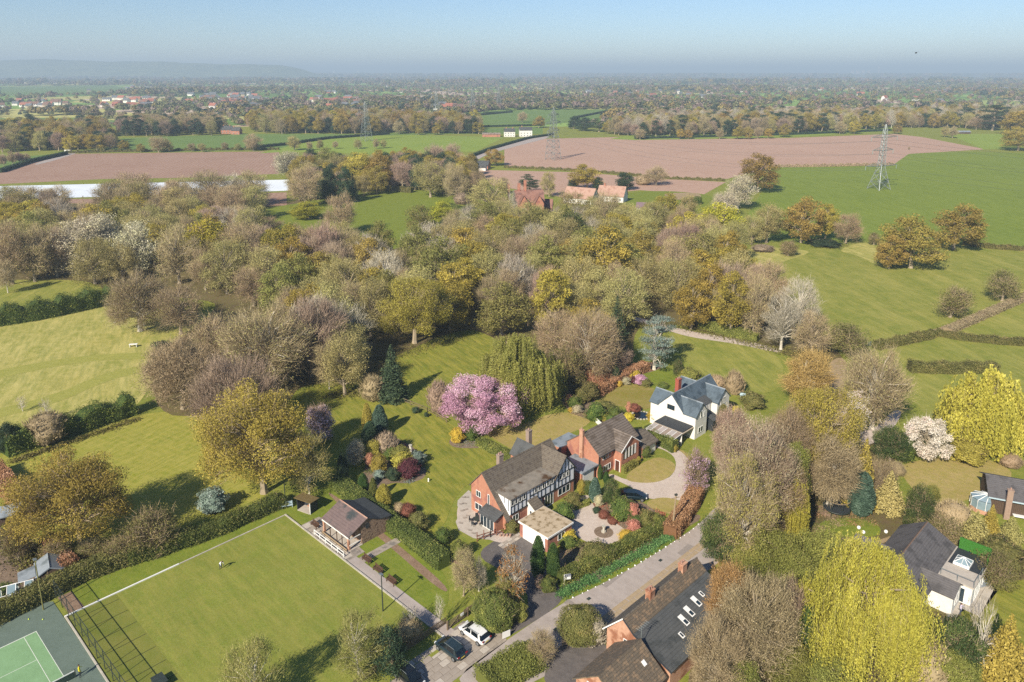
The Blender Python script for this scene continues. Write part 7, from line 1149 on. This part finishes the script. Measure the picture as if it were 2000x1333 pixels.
MARKS = [('the bowling green',430,1110),('the tennis court',60,1290),('the stone pavilion',700,1020),('the half-timbered house',1010,950),('the brick house',1195,870),('the white slated house',1345,800),('the pink cherry tree',945,790),
 ('the weeping olive willow',1015,730),('the tall dark spruce',765,740),('the big back lawn',870,680),('the rough meadow',130,700),('the latticed pylon',1716,350),('the brick manor',1020,400),('the orange-roofed barns',1165,385),
 ('the white crop cover',250,365),('the brown ploughed field',280,320),('the pink ploughed field',1300,310),('the farm track',1890,620),('the cattle pasture',1700,560),('the charcoal-roofed bungalow',1790,1080),('the trampoline',1633,990),('the wooden chalet',1965,965),
 ('the sundial garden',1180,1035),('the slate-roofed cottage',1300,1200),('the white farmhouse',1010,260),('the wood paddock',790,395),('the gravel track field',1400,690),('the parked cars',890,1260),('the striped mown paddock',230,880),
 ('the island flower bed',920,860),('the round gravel drive',1290,920),('the pollarded trees',840,1210),('the garden pond',1190,822),('the rockery bed',780,900),('the far village',380,225),('the far green fields',820,235),('the distant park wood',1650,235),('the pasture willow',1935,810),('the left wood edge',60,520),('the allotments',40,1080)]
ORD = 'first second third fourth fifth sixth seventh eighth ninth tenth eleventh twelfth thirteenth fourteenth fifteenth sixteenth seventeenth eighteenth nineteenth twentieth'.split(); ORD = ORD + ['twenty-' + o for o in ORD[:9]] + ['thirtieth'] + ['thirty-' + o for o in ORD[:9]] + ['fortieth'] + ['forty-' + o for o in ORD[:9]]
ORD = ['nearest'] + [o + ' nearest' for o in ORD[1:]]
PLACED = []   # (root, kind, px, py, dist)
ALLT = []
def put_tree(kind, x, y, W_, H_, rz=None, label=None, gx=None):
    pr = PROTO[kind]; tr, cr, w0, h0 = pr[R.randrange(len(pr))]; nm, cat, lk = LOOK[kind]
    o = bpy.data.objects.new(nm, None); COL.objects.link(o); o.location = (x, y, 0); o.scale = (W_ / w0, W_ / w0, H_ / h0); o.rotation_euler = (0, 0, R.uniform(0, 6.28) if rz is None else rz); o.empty_display_size = .2
    shrub = cat == 'shrub'
    c = bpy.data.objects.new('foliage' if shrub else 'crown', cr); COL.objects.link(c); c.parent = o
    t = bpy.data.objects.new('stem' if shrub else 'trunk', tr); COL.objects.link(t); t.parent = o
    o['category'] = cat; ALLT.append((x, y, W_))
    px, py = to_px(x, y, H_ * .5)
    if label: o['label'] = label
    else: PLACED.append([o, kind, px, py, H_])
    return o
def tree_px(kind, cx, yt, wpx, yb=None, hm=None, label=None):
    """crown centre column, top row, crown width and (when seen) base row in the photograph"""
    w0, h0 = PROTO[kind][0][2:4]
    if yb is None:
        hh = hm or 13
        for _ in range(4):
            yb = 143 + (yt - 143) / max(.3, (1 - hh * .93 / CH)); x, y = G(cx, yb); W_ = wpx * mpp(x, y, hh * .5); hh = hm or min(17, max(2, W_ * h0 / w0))
        H_ = hh
    else:
        # the seen bottom is the near rim of the crown's foot; step back by part of the crown's radius
        x, y = G(cx, yb); W_ = wpx * mpp(x, y, 3); y += W_ * .18; x = (cx - 1000) / FPX * ((y * CS + (CH - 4) * SN)); H_ = max(.6, height_at(y - W_ * .1, yt))
        x, _ = (cx - 1000) / FPX * (y * CS - (H_ * .5 - CH) * SN), 0
    return put_tree(kind, x, y, W_, H_, label=label)
TREES = '''
oakbig 507 757 225 985|wide golden oak between the mown paddock and the clipped hedge
oakbig 146 893 226 1085|wide golden oak casting its shadow over the mown paddock
barebig 350 655 165 812
purpbig 468 697 195 868
barebig 520 598 220 770
purp 605 575 145 745
purp 480 640 120 760
bare 425 610 120 740
pine 318 662 55 790|small dark pine showing behind the bare tree beside the meadow
barebig 267 530 135 655|wide bare oak at the top edge of the meadow
bare 348 553 115 660
birch 640 660 62 765|leafless pale sapling on the lawn edge left of the spruce
plum 625 792 62 868|lilac-white blossoming plum behind the wide golden oak
thin 600 845 95 975|pale-trunked birch behind the dark open shelter
silver 415 958 52 1003|silvery bush at the hedge above the bowling green
white 690 862 42 912
bigspruce 765 678 66 785|tall dark green spruce standing alone on the lawn
twigb 728 735 46 785
wolive 1016 648 172 812|weeping olive willow behind the pink cherry tree
cherry 947 742 182 846|broad pink cherry tree in full blossom beside the lawn
twigpu 857 745 42 808|dark purple twiggy shrub at the left foot of the cherry
cedar 1280 612 76 728|blue-grey cedar behind the white house garden
col_yellow 717 788 25 850|golden column conifer beside the blue-green one on the lawn
col_blue 741 792 36 852|fat blue-green column conifer on the lawn
col_green 722 825 36 872|dark green conifer at the foot of the golden column
twigpu 755 848 44 893
amber 730 862 34 898
coral 722 886 18 912
amber 740 890 30 925
limeb 782 874 36 905
amber 786 888 42 918
maroon 798 900 42 934|dark maroon maple in the rockery bed by the stone column
darkb 767 916 26 940
silver 815 884 30 908
greenb 762 876 26 900
silver 740 920 20 938
col_green 669 885 26 942
col_mid 709 926 24 962|green upright conifer at the left of three behind the hedge
col_lime 729 934 20 978|slim yellow-green conifer in the middle of three behind the hedge
col_yellow 749 948 36 992|broad golden conifer at the right of three behind the hedge
olivb 818 1004 36 1036
twigred 797 986 30 1010
twigb 780 984 22 1006
greenb 866 1034 30 1062
hedgeb 897 1058 30 1096
yellow 893 837 26 866|bright yellow shrub in the island bed beside the cherry
greenb 921 832 24 862|dome of dark green in the island bed, right of the yellow shrub
limeb 912 828 18 852
darkb 812 796 14 808
darkb 833 806 9 815
greenb 1102 985 34 1018
olivb 1120 965 32 992
amber 1136 938 16 966|small golden conifer at the right end of the timbered house
greenb 1148 940 18 966
col_blue 1162 934 27 984|blue-green egg-shaped conifer in the sundial garden
darkbig 1193 938 36 996|dark holly between the egg-shaped conifer and the parked car
creamb 1170 968 18 990|cream-yellow flowering shrub at the feet of two dark conifers
greenb 1215 975 44 1018
coral 1236 985 26 1020
olivb 1262 998 26 1034
limeb 1280 1004 24 1030
coral 1238 1018 26 1046|coral-red shrub beside the round sundial bed
yellow 1222 1038 26 1058
greenb 1243 1010 26 1035
twigred 1180 1000 22 1014
twigred 1196 1012 22 1024
darkb 1165 992 14 1003
hedgeb 1106 1007 30 1014
yellow 1107 1038 34 1058|yellow flowering shrub against the flat-roofed garage
greenb 1110 1052 38 1070
limeb 1152 1062 18 1076
olivb 1000 1020 24 1042
olivb 1165 1068 56 1098|low olive bush at the corner of the long roadside hedge
col_mid 1051 1048 34 1132|left of the two tall yews before the garage door
col_mid 1080 1062 32 1134|right of the two tall yews before the garage door
hedgeb 1071 1130 30 1158|clipped round ball of green at the drive entrance
twigpu 1054 1126 20 1150
col_green 1203 716 19 752|slim dark conifer in the white house garden
darkbig 1325 703 22 738|round dark evergreen behind the white house
yellow 1240 724 20 740
yellow 1228 728 22 742
pinkb 1250 734 26 752
maroon 1238 736 14 750
creamb 1222 738 18 752
yellow 1209 744 12 756
yellow 1167 752 20 768
limeb 1345 722 40 742
amber 1333 724 12 740
olivb 1262 742 20 756
greenb 1295 748 20 760
olivb 1150 748 36 785
twigred 1160 720 60 758
coral 1111 770 13 790|small orange-red shrub beside the willow
greenb 1122 776 26 800
olivb 1136 762 26 790
yellow 1115 797 11 806
creamb 1128 793 18 808
greenb 1165 790 36 825
greenb 1200 798 30 820
olivb 1180 788 40 805
amber 1182 806 18 824
greenb 1192 812 18 828
yellow 1274 803 20 824|bright yellow shrub at the left corner of the white house
yellow 1228 808 20 822
coral 1228 785 10 806
twigred 1240 790 22 806
yellow 1437 794 13 806|yellow bush beside the white house drive
leafy 1412 790 22 830
twigb 1435 725 36 772|leafless apple tree behind the white house
twigb 1400 735 36 765
olivb 1470 770 44 800
amber 1318 868 10 884
hedgeb 1261 872 20 895|round clipped bush between the brick house and its garage
amber 1247 892 9 906
col_mid 1172 908 12 938
col_mid 1184 922 14 946
palebig 1480 820 180 1060|spreading pale pinkish-green tree right of the round drive
limebig 1455 890 140 1110|spreading yellow-green tree above the road bend
palebig 1432 795 95 930
limebig 1520 880 120 1060
pinkmag 1360 880 60 966|pink-flowered magnolia bush beside the round gravel drive
barebig 1535 790 120 985
oakbig 1590 752 165 965|wide golden tree between the pale tree and the white blossom
goldbare 1572 680 108 800|bare orange-brown tree at the end of the gravel track
barebig 1712 678 150 850|wide bare tree standing by the farm gate
whitefew 1668 765 56 868|slim white-blossomed tree beside the farm drive
magnolia 1808 822 100 905|white flowering magnolia above the dry lawn
amber 1836 802 24 822
amber 1890 865 66 906|low yellow-green bush below the yellow willow
wyel2 1930 728 155 888|weeping yellow willow by the cattle pasture
darkbig 1742 840 70 905
greenb 1765 850 50 900
twigb 1975 890 40 915
birchbig 1622 850 120 1005|tall leaning birch with white forked trunk by the trampoline
gconf 1686 862 60 1000
lacy 1738 925 66 1005|pale gold lacy conifer right of the trampoline
col_blue 1684 925 56 1012|spreading blue-green conifer beside the trampoline
bare 1722 890 70 985
twigb 1752 905 30 930
darkbig 1798 955 60 1045
leafy 1818 950 36 1000
twigb 1862 985 70 1045
lacy 1905 1005 78 1080|pale gold conifer below the glass conservatory
gconf 1935 990 46 1060
lacy 1975 1012 50 1062
olivb 1955 1060 80 1110
mixed 1850 1020 80 1080
leafy 1552 862 60 1010
wyel2 1545 930 70 1060
purpbig 1500 970 90 1060
limebig 1445 950 90 1060
darkbig 1408 1008 80 1100|dark green tree at the right of the road bend
leafy 1520 1050 120 1150
leafy 1600 1045 110 1150
leafy 1560 1085 110 1180
leafy 1470 1060 80 1130
wyel 1692 1072 272 1345|huge weeping yellow willow before the charcoal-roofed bungalow
goldbare 1432 1100 110 1275|golden-brown bare birch over the slate roof
barebig 1480 1130 190 1345|wide pale-limbed bare tree beside the slate-roofed cottage
barebig 1400 1210 130 1380
purp 1540 1130 100 1290
col_mid 1575 1185 55 1305|tall mid-green conifer left of the huge yellow willow
leafy 1545 1270 90 1360
leafy 1440 1290 90 1370
leafy 1630 1290 120 1380
twigb 1800 1260 110 1350
darkbig 1860 1220 110 1330
bony 1915 1160 70 1330
gconf 1965 1210 100 1350|bright gold conifer at the bottom right corner
leafy 1870 1290 90 1370
mixed 1940 1080 80 1150
limeb 1955 1125 50 1150
bare 905 1070 66 1172
grey 935 1090 40 1160
rust 1002 1068 62 1195|sparse rusty-orange tree beside the flagpole
olive 985 1120 50 1195
domebig 965 1166 84 1232|big clipped dome of hedge behind the white car
limeb 1018 1180 24 1216
domebig 1133 1198 86 1258|round clipped hedge left of the field gate
twiggr 1160 1215 50 1262
bare 1056 1236 74 1306
thin 697 1200 120 1335|open pale-green young tree at the bottom corner of the green
dark 765 1235 76 1325
thin 490 1262 130 1420
bony 858 1158 26 1228|tall white pollard by the picket fence
bony 800 1182 44 1250|twin-limbed pollard at the corner of the bowling green
twigb 800 1215 50 1255
mixed 300 1000 105 1090
mixed 180 1045 60 1100
mixed 240 1055 80 1105
mixed 30 1010 60 1100
yellow 22 1012 18 1044
mixed 110 1060 60 1110
dark 12 830 50 890
twigb 90 810 70 870
bony 42 772 26 806
bony 88 776 30 826
birch 10 505 44 575|lone small tree with its shadow on the grass strip at left
oak 1785 430 130 530|large golden-brown oak, front one of the pair in the pasture
oak 1868 403 105 492|large golden-brown oak, rear one of the pair in the pasture
oak 1740 460 60 528
mixed 1962 530 68 592
mixed 1860 558 70 624
oak 1482 302 82 378|dark golden tree at the corner of the pink field
haze 1500 398 78 478
oak 1568 388 88 478
gold 1615 396 50 470
bare 1655 415 70 478
mixed 1708 455 26 480
darkb 1610 470 60 482
twigpu 1490 480 44 492
mixed 1540 470 38 502
white 1442 338 66 410
white 1415 372 60 425
yel 1405 397 98 475
bare 1385 430 110 500
haze 1470 420 60 480
gold 1990 215 70 264
oak 1992 250 70 296
pine 1942 203 50 256
bare 1908 228 40 254
gold 1147 322 66 372
haze 1073 334 36 386
dark 1220 338 38 372
dark 1168 345 24 372
bare 1282 324 54 364
twigb 1255 342 30 362
dark 1120 350 26 368
pine 1035 342 40 378
haze 962 347 98 432
grey 1003 372 24 440
haze 1116 371 80 458
bare 1190 374 90 462
haze 1152 382 66 452
haze 1225 396 74 464
grey 1090 402 50 460
haze 1058 404 50 462
yel 865 392 54 440
twigpu 902 378 30 400
dark 880 428 46 450
col_green 920 413 16 428
bare 985 345 30 380
oak 968 292 40 325
white 572 294 70 352
bare 593 320 80 408
olive 640 290 60 345
dark 642 328 34 398
dark 672 328 38 398
spruce 690 340 26 395
gold 700 295 66 370
oak 740 300 66 372
purp 785 314 62 374
haze 840 312 80 388
bare 892 316 66 392
purp 850 280 66 340
purp 885 277 44 335
gold 796 288 32 320
dark 800 300 30 325
bare 930 330 50 390
yel 602 394 72 430
bare 662 376 78 462
bare 45 360 100 425
haze 8 362 60 425
bare 105 362 80 420
haze 215 350 80 412
bare 268 336 116 405
bare 345 345 66 405
bare 410 328 100 408
grey 458 334 70 405
bare 492 332 90 405
green 240 384 48 425
yel 312 407 58 440
haze 360 398 80 440
purp 420 402 80 450
bare 470 400 80 450
bare 520 422 90 470
white 145 425 120 540
white 205 412 100 530
white 262 428 90 545
bare 15 425 90 560
bare 60 440 90 555
purp 105 440 80 545
bare 345 440 110 560
yel 405 428 110 540
bare 470 425 100 545
haze 440 468 110 580
gold 545 440 90 550
haze 530 480 115 590
purp 635 430 110 545
purp 605 455 100 555
gold 1185 448 120 590
gold 1078 520 84 655
oakbig 808 537 150 680|wide brown-gold oak at the back edge of the big lawn
olive 980 555 110 660
olive 870 470 130 590
grey 830 432 110 520
gold 1352 555 90 650
gold 1430 530 80 660
bare 1475 525 80 665
grey 1565 545 100 655
grey 1530 570 90 690
bare 1590 610 100 700
mixed 1660 635 90 700
barebig 1150 610 140 755
bare 1090 600 120 720
green 656 616 42 650
dark 640 680 60 740
haze 670 650 110 780
twigb 745 740 40 775
darkbig 1115 420 80 500
spruce 1205 580 44 665
'''
CROWD = [   # woods filled in between: polygon of trunk feet, spacing (m), kinds
 ([(0,455),(130,440),(420,440),(560,470),(640,500),(760,480),(900,470),(1000,450),(1130,460),(1260,465),(1400,480),(1440,505),(1420,540),(1490,590),(1560,680),(1500,668),(1400,640),(1290,612),(1230,625),(1190,720),(1110,740),(1060,660),(960,650),(900,640),(760,690),(715,760),(640,770),(610,770),(560,700),(540,640),(450,580),(400,570),(330,560),(200,560),(130,545),(0,560)], 10.5,
  'bare bare bare bare haze haze haze haze haze purp grey grey olive olive gold gold oak'),
 ([(210,410),(330,412),(560,415),(560,440),(420,445),(215,450)], 14, 'bare bare haze grey'), ([(0,428),(135,428),(135,455),(0,460)], 10, 'bare haze purp haze'),
 ([(575,385),(900,372),(930,395),(800,368),(760,375),(640,405),(580,410)], 9, 'bare haze purp oak gold dark'),
 ([(560,345),(600,335),(900,330),(935,345),(900,372),(600,380)], 10, 'bare oak purp haze gold dark'),
 ([(0,262),(70,258),(200,262),(230,292),(90,296),(0,300)], 13, 'bare oak haze purp dark gold pine'),
 ([(230,248),(420,245),(440,258),(420,266),(240,268)], 13, 'bare dark pine bare haze purp'),
 ([(480,240),(700,240),(820,243),(940,250),(930,262),(700,262),(500,262)], 14, 'bare oak haze purp dark gold'),
 ([(1180,262),(1300,240),(2000,228),(2000,252),(1900,252),(1760,250),(1540,262),(1240,268)], 13, 'bare oak haze purp grey bare dark pine haze gold'),
 ([(1250,445),(1340,440),(1400,475),(1400,490),(1260,470)], 9, 'bare haze gold'),
 ([(1140,700),(1220,690),(1230,720),(1150,760),(1100,770)], 7, 'purp mixed grey'),
 ([(1365,1110),(1450,1060),(1640,1120),(1600,1200),(1480,1130)], 6.5, 'leafy mixed darkbig'),
 ([(1560,900),(1700,900),(1690,960),(1600,960)], 6, 'mixed bare limebig'),
]
ROWS = [     # hedgerow trees: base points, kinds, width px
 ('gold oak gold bare', [(140,298,36),(165,296,36),(190,296,40),(215,295,34),(245,296,24),(275,298,18)]),
 ('bare haze', [(310,298,44),(330,297,26),(375,296,20),(395,297,20),(440,294,18),(465,294,16),(495,295,46),(575,294,32),(605,294,16),(625,293,18),(655,291,16),(700,291,22),(735,291,18),(750,290,16)]),
 ('bare gold oak', [(780,262,30),(818,264,16),(850,264,16),(1020,240,26),(935,262,26),(1052,250,26),(1250,273,26),(1328,272,18),(1345,272,18),(1405,272,20),(1440,272,26),(1462,272,22),(1480,271,24),(1500,271,22),(1530,268,26),(1640,262,28),(1668,262,26),(1752,262,20),(1780,250,26)]),
 ('purp bare', [(8,325,22),(25,322,24),(38,320,24),(52,318,20),(5,298,40),(30,290,40),(60,290,36)]),
 ('pine dark', [(125,262,40),(160,245,24),(180,243,24),(255,250,40),(285,250,34),(320,248,30),(355,250,36),(380,252,34),(1250,215,20),(1345,262,16),(1612,214,34),(1640,212,30),(1680,208,22),(1700,208,26),(1760,238,44),(1790,235,30),(1610,242,20),(1140,256,36),(1170,258,34),(1120,252,30)]),
 ('haze bare', [(150,225,14),(165,225,12),(175,228,16),(1775,293,6),(1845,268,20),(1860,270,24)]),
]
for ln in TREES.strip().split('\n'):
    a, _, lb = ln.partition('|'); q = a.split(); tree_px(q[0], *[float(t) for t in q[1:4]], yb=float(q[4]) if len(q) > 4 else None, label=lb or None)
for kinds, rows in ROWS:
    ks = kinds.split()
    for i, (px, yb, wd) in enumerate(rows):
        x, y = G(px, yb); W_ = wd * mpp(x, y); k = ks[i % len(ks)]; put_tree(k, x, y, W_, min(16, W_ * R.uniform(.85, 1.15)))
def poly_fill(poly, sp, rng):
    P = [G(*p) for p in poly]; xs = [p[0] for p in P]; ys = [p[1] for p in P]; out = []
    y = min(ys); r = 0
    while y < max(ys):
        x = min(xs) + (r % 2) * sp / 2
        while x < max(xs):
            q = (x + rng.uniform(-.4, .4) * sp, y + rng.uniform(-.4, .4) * sp)
            if inside(q, P): out.append(q)
            x += sp
        y += sp * .87; r += 1
    return out
FARPTS = []
for poly, sp, kinds in CROWD:
    ks = kinds.split(); got = poly_fill(poly, sp, R)
    if min(y for x, y in got) > 600:      # far woods that read as one mass
        FARPTS += [(x, y, sp * R.uniform(.95, 1.45) / 10, R.choice(ks)) for x, y in got if not any((x - a) ** 2 + (y - b) ** 2 < (sp * .33 + c * .22) ** 2 for a, b, c in ALLT)]; continue
    for x, y in got:
        if any((x - a) ** 2 + (y - b) ** 2 < (sp * .33 + c * .22) ** 2 for a, b, c in ALLT): continue
        q = to_px(x, y)
        if 128 < q[0] < 212 and q[1] < 456: continue
        if 500 < q[0] < 875 and 395 < q[1] < 512 and R.random() < .85: continue
        k = R.choice(ks); W_ = sp * R.uniform(1.05, 1.6); put_tree(k, x, y, W_, min(17, max(5, W_ * R.uniform(.95, 1.35))))
mcol = bpy.data.collections.new('wood_tree_kinds'); MK = ['bare', 'haze', 'purp', 'grey', 'oak', 'gold', 'dark', 'pine']
for i, k in enumerate(MK):
    c = bpy.data.collections.new('kind_%d' % i); mcol.children.link(c)
    for me in PROTO[k][0][:2]: c.objects.link(bpy.data.objects.new(k + '_kind', me))
me = bpy.data.meshes.new('far_woodland'); me.from_pydata([(p[0], p[1], 0) for p in FARPTS], [], [])
for nm, ty, vals in [('size', 'FLOAT', [p[2] for p in FARPTS]), ('pick', 'INT', [MK.index(p[3]) if p[3] in MK else 1 for p in FARPTS]), ('spin', 'FLOAT', [R.uniform(0, 6.28) for p in FARPTS])]: me.attributes.new(nm, ty, 'POINT').data.foreach_set('value', vals)
o = link(bpy.data.objects.new('far_woodland', me)); o['kind'] = 'stuff'; ng = bpy.data.node_groups['distant_woods'].copy(); md = o.modifiers.new('trees', 'NODES'); md.node_group = ng
for n_ in ng.nodes:
    if n_.bl_idname == 'GeometryNodeCollectionInfo': n_.inputs[0].default_value = mcol
# every label: how it looks, where it stands against the nearest landmark, and its rank there
SIZE = lambda h: 'small ' if h < 6 else ('tall ' if h > 13.5 else '')
def relation(px, py, m):
    dx, dy = px - m[1], (py - m[2]) * 1.5
    if abs(dx) > abs(dy) * 1.3: return ('right of ' if dx > 0 else 'left of ')
    return 'in front of ' if dy > 0 else 'behind '
by = {}
for t in PLACED:
    o, kind, px, py, h = t; m = min(MARKS, key=lambda q: (q[1] - px) ** 2 + (1.5 * (q[2] - py)) ** 2); d = math.hypot(m[1] - px, m[2] - py)
    lk = LOOK[kind][2]; by.setdefault((lk, relation(px, py, m) + m[0]), []).append((d, t))
for (lk, rel), ts in by.items():
    ts.sort(key=lambda q: q[0]); g = {}
    for i, (d, t) in enumerate(ts):
        tail = '' if len(ts) == 1 else (', ' + ORD[i] + ' to it' if i < len(ORD) else ', far back among its kind')
        t[0]['label'] = lk + ' ' + rel + tail.replace(' to it', '')
        t[0]['group'] = lk.replace('bare ', 'bare ') + 's ' + rel if len(ts) > 1 else lk + 's of the valley'
# ---------------------------------------------------------------- haze
mb = MB(); mb.box(-30500, 30500, -405, 29500, -3, 262); hz = mb.build('haze', []); hz['kind'] = 'stuff'
m = bpy.data.materials.new('haze_air'); m.use_nodes = True; m.node_tree.nodes.clear(); nn = m.node_tree.nodes; pv = nn.new('ShaderNodeVolumePrincipled'); out = nn.new('ShaderNodeOutputMaterial')
pv.inputs['Color'].default_value = (.56, .72, .86, 1); pv.inputs['Density'].default_value = HAZE_DENSITY; pv.inputs['Anisotropy'].default_value = .0
m.node_tree.links.new(pv.outputs[0], out.inputs['Volume']); hz.data.materials.append(m)
